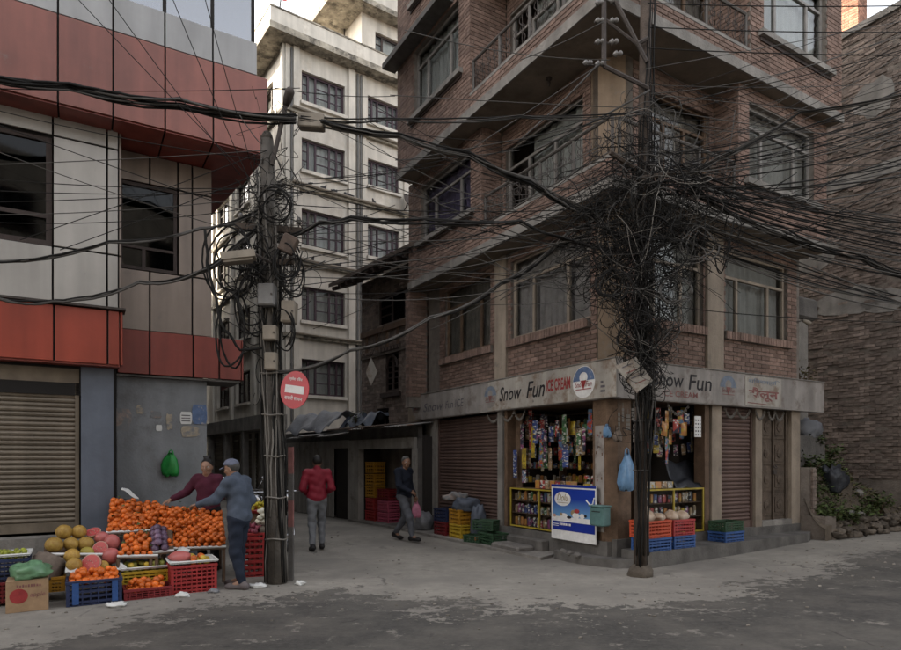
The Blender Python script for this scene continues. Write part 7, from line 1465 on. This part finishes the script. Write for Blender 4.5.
def person(loc, heading, label, J, top, bottom, shoe, skin='skin', hair='hair', scale=1., look=0., tilt=0., long_top=.86, build=1., hands=None, face=True, cap=None, bun=False, girl=False, collar=True, hat=None):
    """J: joint positions, facing +Y, person's right is +X"""
    r = empty('person', loc, heading, label, 'person'); r.scale = (scale,)*3
    D0 = dict(pel=(0,0,.94), che=(0,.01,1.27), nec=(0,-.01,1.47), hd=(0,.02,1.60), sR=(.185,-.01,1.41), sL=(-.185,-.01,1.41), eR=(.24,-.03,1.13), eL=(-.24,-.03,1.13), wR=(.24,.06,.88), wL=(-.24,.06,.88), hR=(.09,0,.92), hL=(-.09,0,.92), kR=(.10,.02,.49), kL=(-.10,.02,.49), aR=(.10,-.02,.09), aL=(-.10,-.02,.09), fR=(.12,.14,.035), fL=(-.12,.14,.035)); D0.update(J)
    j = {k: np.array(v, float) for k, v in D0.items()}; b = build; hd = j['hd']; cl, slk = math.cos(look), math.sin(look); ct, st = math.cos(tilt), math.sin(tilt)
    def hp(x, y, z):                       # head-local -> body
        y, z = y*ct-z*st*-1*-1, y*st+z*ct
        return hd+np.array([x*cl-y*slk, x*slk+y*cl, z])
    head = [('e', hp(0,-.005,.018), (.077,.094,.098)), ('c', hp(0,.028,-.055), hp(0,.045,-.075), .052, .040, .03), ('c', hp(0,.088,.012), hp(0,.104,-.022), .010, .015, .012), ('c', hp(-.028,.078,.026), hp(.028,.078,.026), .014, .014, .012), ('c', hp(-.018,.083,-.052), hp(.018,.083,-.052), .010, .010, .008), ('c', hp(.076,-.005,.01), hp(.078,-.015,-.03), .012, .009, .008), ('c', hp(-.076,-.005,.01), hp(-.078,-.015,-.03), .012, .009, .008), ('e', hp(.04,.06,-.02), (.026,.026,.022), .02), ('e', hp(-.04,.06,-.02), (.026,.026,.022), .02)]
    neck = [('c', j['nec']-np.array([0,0,.04]), hd-np.array([0,0,.04]), .056, .052, .03)]
    mid = (j['pel']+j['che'])/2
    torso = [('e', j['che']+np.array([0,0,.02]), (.155*b,.105*b,.17), .05), ('e', mid, (.135*b,.10*b,.15), .05), ('e', j['pel'], (.155*b,.105*b,.11), .05), ('c', j['sL'], j['sR'], .058*b, .058*b, .05)]
    arms = []; legs = []
    for s in 'RL':
        arms += [('c', j['s'+s], j['e'+s], .052*b, .042*b), ('c', j['e'+s], j['w'+s], .042*b, .026)]; legs += [('c', j['h'+s], j['k'+s], .082*b, .056*b), ('c', j['k'+s], j['a'+s], .056*b, .036), ('c', j['a'+s], j['f'+s], .04, .03)]
    hp_ = []
    for s in 'RL':
        hv = (hands or {}).get(s); d = j['w'+s]-j['e'+s]
        if hv is None: hv = (d, (1 if s == 'R' else -1, 0, .1), (0,1,0), .5)
        if hv: hp_ += hand(j['w'+s], *hv)
    sdf_obj('body', skin, r, head+neck+torso+arms+legs+hp_, .0085, .022)
    # clothes
    g = .022
    tp = [('e', j['che']+np.array([0,0,.02]), (.155*b+g,.105*b+g,.18), .05), ('e', mid, (.145*b+g,.108*b+g,.17), .05), ('e', j['pel']+np.array([0,0,.02]), (.158*b+g,.112*b+g,.13), .05), ('c', j['sL'], j['sR'], .062*b+g*.7, .062*b+g*.7, .05)]
    for s in 'RL': tp += [('c', j['s'+s], j['e'+s], .058*b+g*.7, .050*b+g*.6, .03), ('c', j['e'+s], j['w'+s]-(j['w'+s]-j['e'+s])*.06, .050*b+g*.6, .036+g*.3, .02)]
    if collar: tp += [('c', j['nec']+np.array([0,-.01,-.02]), j['nec']+np.array([0,.0,.025]), .072, .066, .02)]
    hem = j['pel'][2]+(long_top-.94); wr = [j['wR'], j['wL']]
    def cutf(X, Y, Z): return np.where((np.minimum((X-wr[0][0])**2+(Y-wr[0][1])**2, (X-wr[1][0])**2+(Y-wr[1][1])**2) < .012), -1., hem-Z)
    sdf_obj('jacket', top, r, tp, .013, .03, cutf, .0032)
    bt = [('e', j['pel']+np.array([0,0,-.01]), (.155*b+.014,.108*b+.014,.13), .05)]
    for s in 'RL':
        an = j['a'+s]+(j['k'+s]-j['a'+s])*.06; bt += [('c', j['h'+s], j['k'+s], .090*b+.006, .066*b+.006, .03), ('c', j['k'+s], an, .066*b+.006, .048+.008, .03)]
    sdf_obj('trousers', bottom, r, bt, .013, .03, None, .0040)
    for s in 'RL':
        a, f = j['a'+s], j['f'+s]; dd = (f-a); dd[2] = 0; dd /= max(1e-6, np.linalg.norm(dd)); h_ = a-dd*.045; h_[2] = a[2]-.045; t_ = f.copy()
        sdf_obj('shoe', shoe, r, [('c', h_, f, .045, .040, .03), ('c', h_+np.array([0,0,.0]), a+np.array([0,0,.005]), .046, .044, .03), ('c', f, f+dd*.045, .040, .032, .03)], .010, .02, lambda X, Y, Z, z0=min(h_[2], f[2]): (z0-.042)-Z)
    if face:
        for sx_ in (-1,1): m = MB(); m.sph(hp(sx_*.031,.078,.012), .011, (1,1,1), 8, 6); e_ = m.build('eye', 'ink_white', r, True); m = MB(); m.sph(hp(sx_*.031,.0855,.012), .0055, (1,1,1), 6, 5); m.build('iris', 'ink_black', e_, True)
    if not hat or hat != 'cap_only':
        hh = [('e', hp(0,-.016,.030), (.086,.098,.098))]
        if bun: hh += [('e', hp(0,-.05,.125), (.052,.05,.045)), ('c', hp(-.03,-.03,.13), hp(-.05,-.0,.165), .016, .008), ('c', hp(.03,-.03,.13), hp(.055,-.02,.16), .016, .008), ('e', hp(0,-.06,-.02), (.07,.05,.07))]
        fr0 = hp(0,.052,.045); fdir = np.array([-slk, cl, 0])
        def hc(X, Y, Z): return np.minimum(((X-hd[0])*fdir[0]+(Y-hd[1])*fdir[1])-.035-np.clip((Z-hd[2]-.045)*.9, -.07, .09), 1)
        def hc2(X, Y, Z): return np.maximum(hc(X, Y, Z), (hd[2]-.055)-Z)
        sdf_obj('hair', hair, r, hh, .009, .02, hc2, .0012)
    if cap:
        sdf_obj('cap', cap, r, [('e', hp(0,-.008,.050), (.092,.106,.085))], .009, .02, lambda X, Y, Z: (hd[2]+.042)-Z)
        m = MB(); m.surf(lambda i, k_: hp((i-.5)*.15, .075+.085*k_*(1-((i-.5)*1.7)**2*.5), .048-.012*k_-.02*((i-.5)*2)**2), 10, 5, (0,0,.006)); m.build('cap_peak', cap, r, True)
    return r, j
cloth('c_navyblue', (.075,.092,.125)); cloth('c_cap', (.13,.14,.19)); cloth('c_darkjean', (.018,.024,.04)); cloth('c_maroon', (.075,.015,.03)); cloth('c_black', (.016,.016,.018)); cloth('c_red', (.22,.015,.03), .55); cloth('c_greyjean', (.15,.155,.165)); cloth('c_navy', (.014,.018,.03)); cloth('c_greytrouser', (.10,.105,.12)); cloth('c_shoe', (.02,.018,.018), .5); cloth('c_shoe_grey', (.13,.11,.11), .6)
# buyer in cap: faces the stall on the left, one arm reaching to the oranges
pb = gnd(239, 588)
person((pb.x, pb.y, 0), R(80), 'man in blue-grey sweater and cap reaching for oranges at the fruit stall', dict(pel=(0,-.01,.92), che=(0,.02,1.25), nec=(0,.05,1.44), hd=(0,.10,1.56), sR=(.17,.02,1.39), sL=(-.17,.05,1.385), eL=(-.21,.22,1.16), wL=(-.17,.48,1.10), eR=(.20,-.06,1.14), wR=(.19,.06,.93), kR=(.09,.05,.48), kL=(-.09,0,.48), aR=(.10,.04,.09), aL=(-.10,-.10,.09), fR=(.11,.20,.04), fL=(-.11,.06,.04)), 'c_navyblue', 'c_darkjean', 'c_shoe_grey', 'skin_light', scale=.985, look=0, tilt=-.25, build=1.08, cap='c_cap', hair='hair_grey', hands={'L': ((.1,.9,-.2), (0,.1,1), (1,0,0), .7), 'R': ((0,.3,-1), (1,0,.1), (0,1,0), .8)})
# stall keeper behind the heap: arm stretched out over the oranges
pw = Vector((-3.60, 9.25, 0))
person(tuple(pw), R(170), 'woman in maroon top with tied-up hair stretching her arm over the oranges', dict(che=(0,.03,1.24), nec=(0,.03,1.42), hd=(-.02,.07,1.545), sR=(.16,.03,1.37), sL=(-.16,.03,1.37), eR=(.30,.10,1.17), wR=(.38,.34,1.08), eL=(-.22,.06,1.10), wL=(-.12,.25,1.02)), 'c_maroon', 'c_black', 'c_shoe', 'skin_light', scale=1., look=.25, tilt=-.1, long_top=.80, build=.98, bun=True, collar=False, hands={'R': ((.8,.7,-.5), (0,.2,1), (-.5,1,0), .35), 'L': ((.3,.9,-.3), (0,0,1), (1,0,0), .6)})
# man in red jacket walking away up the alley, hands in front pockets
p3_ = gnd(317, 550)
person((p3_.x, p3_.y, 0), R(18), 'man in red jacket and grey jeans walking away up the alley', dict(eR=(.265,-.09,1.14), wR=(.17,.12,1.02), eL=(-.265,-.06,1.14), wL=(-.17,.12,1.02), kR=(.09,.10,.50), aR=(.09,.02,.11), fR=(.10,.17,.05), kL=(-.09,.0,.48), aL=(-.10,-.22,.12), fL=(-.11,-.08,.04), hd=(.01,.03,1.61)), 'c_red', 'c_greyjean', 'c_shoe', scale=1.0, long_top=.82, build=1.0, hands={'R': ((-.5,.7,-.5),(1,0,.2),(0,0,1),.9), 'L': ((.5,.7,-.5),(-1,0,.2),(0,0,1),.9)})
# man crossing with a pink bag
p4_ = gnd(404, 541)
rw, jw = person((p4_.x, p4_.y, 0), R(-122), 'man in dark jacket and grey trousers striding past the shed with a pink bag', dict(pel=(0,0,.92), eR=(.25,.06,1.14), wR=(.14,.26,1.02), eL=(-.26,-.04,1.13), wL=(-.25,.10,.90), kR=(.09,.20,.50), aR=(.09,.27,.12), fR=(.10,.42,.07), kL=(-.09,-.04,.48), aL=(-.09,-.28,.15), fL=(-.09,-.16,.05), hd=(0,.05,1.60)), 'c_navy', 'c_greytrouser', 'c_shoe', scale=1.0, look=-.55, long_top=.83, build=1.06, hair='hair_grey', hands={'R': ((-.6,.6,-.4),(.5,.6,.5),(0,.3,1),.6), 'L': ((0,.2,-1),(-1,0,0),(0,1,0),1.1)})
bm = Matrix.Translation(Vector((p4_.x, p4_.y, 0)))@Matrix.Rotation(R(-122), 4, 'Z')@Vector(tuple(jw['wL']+np.array([0,.03,-.09])))
hang_bag(bm, .20, .34, 'bag_pink', 'small pink plastic bag carried by the striding man', .07, 9, .4)
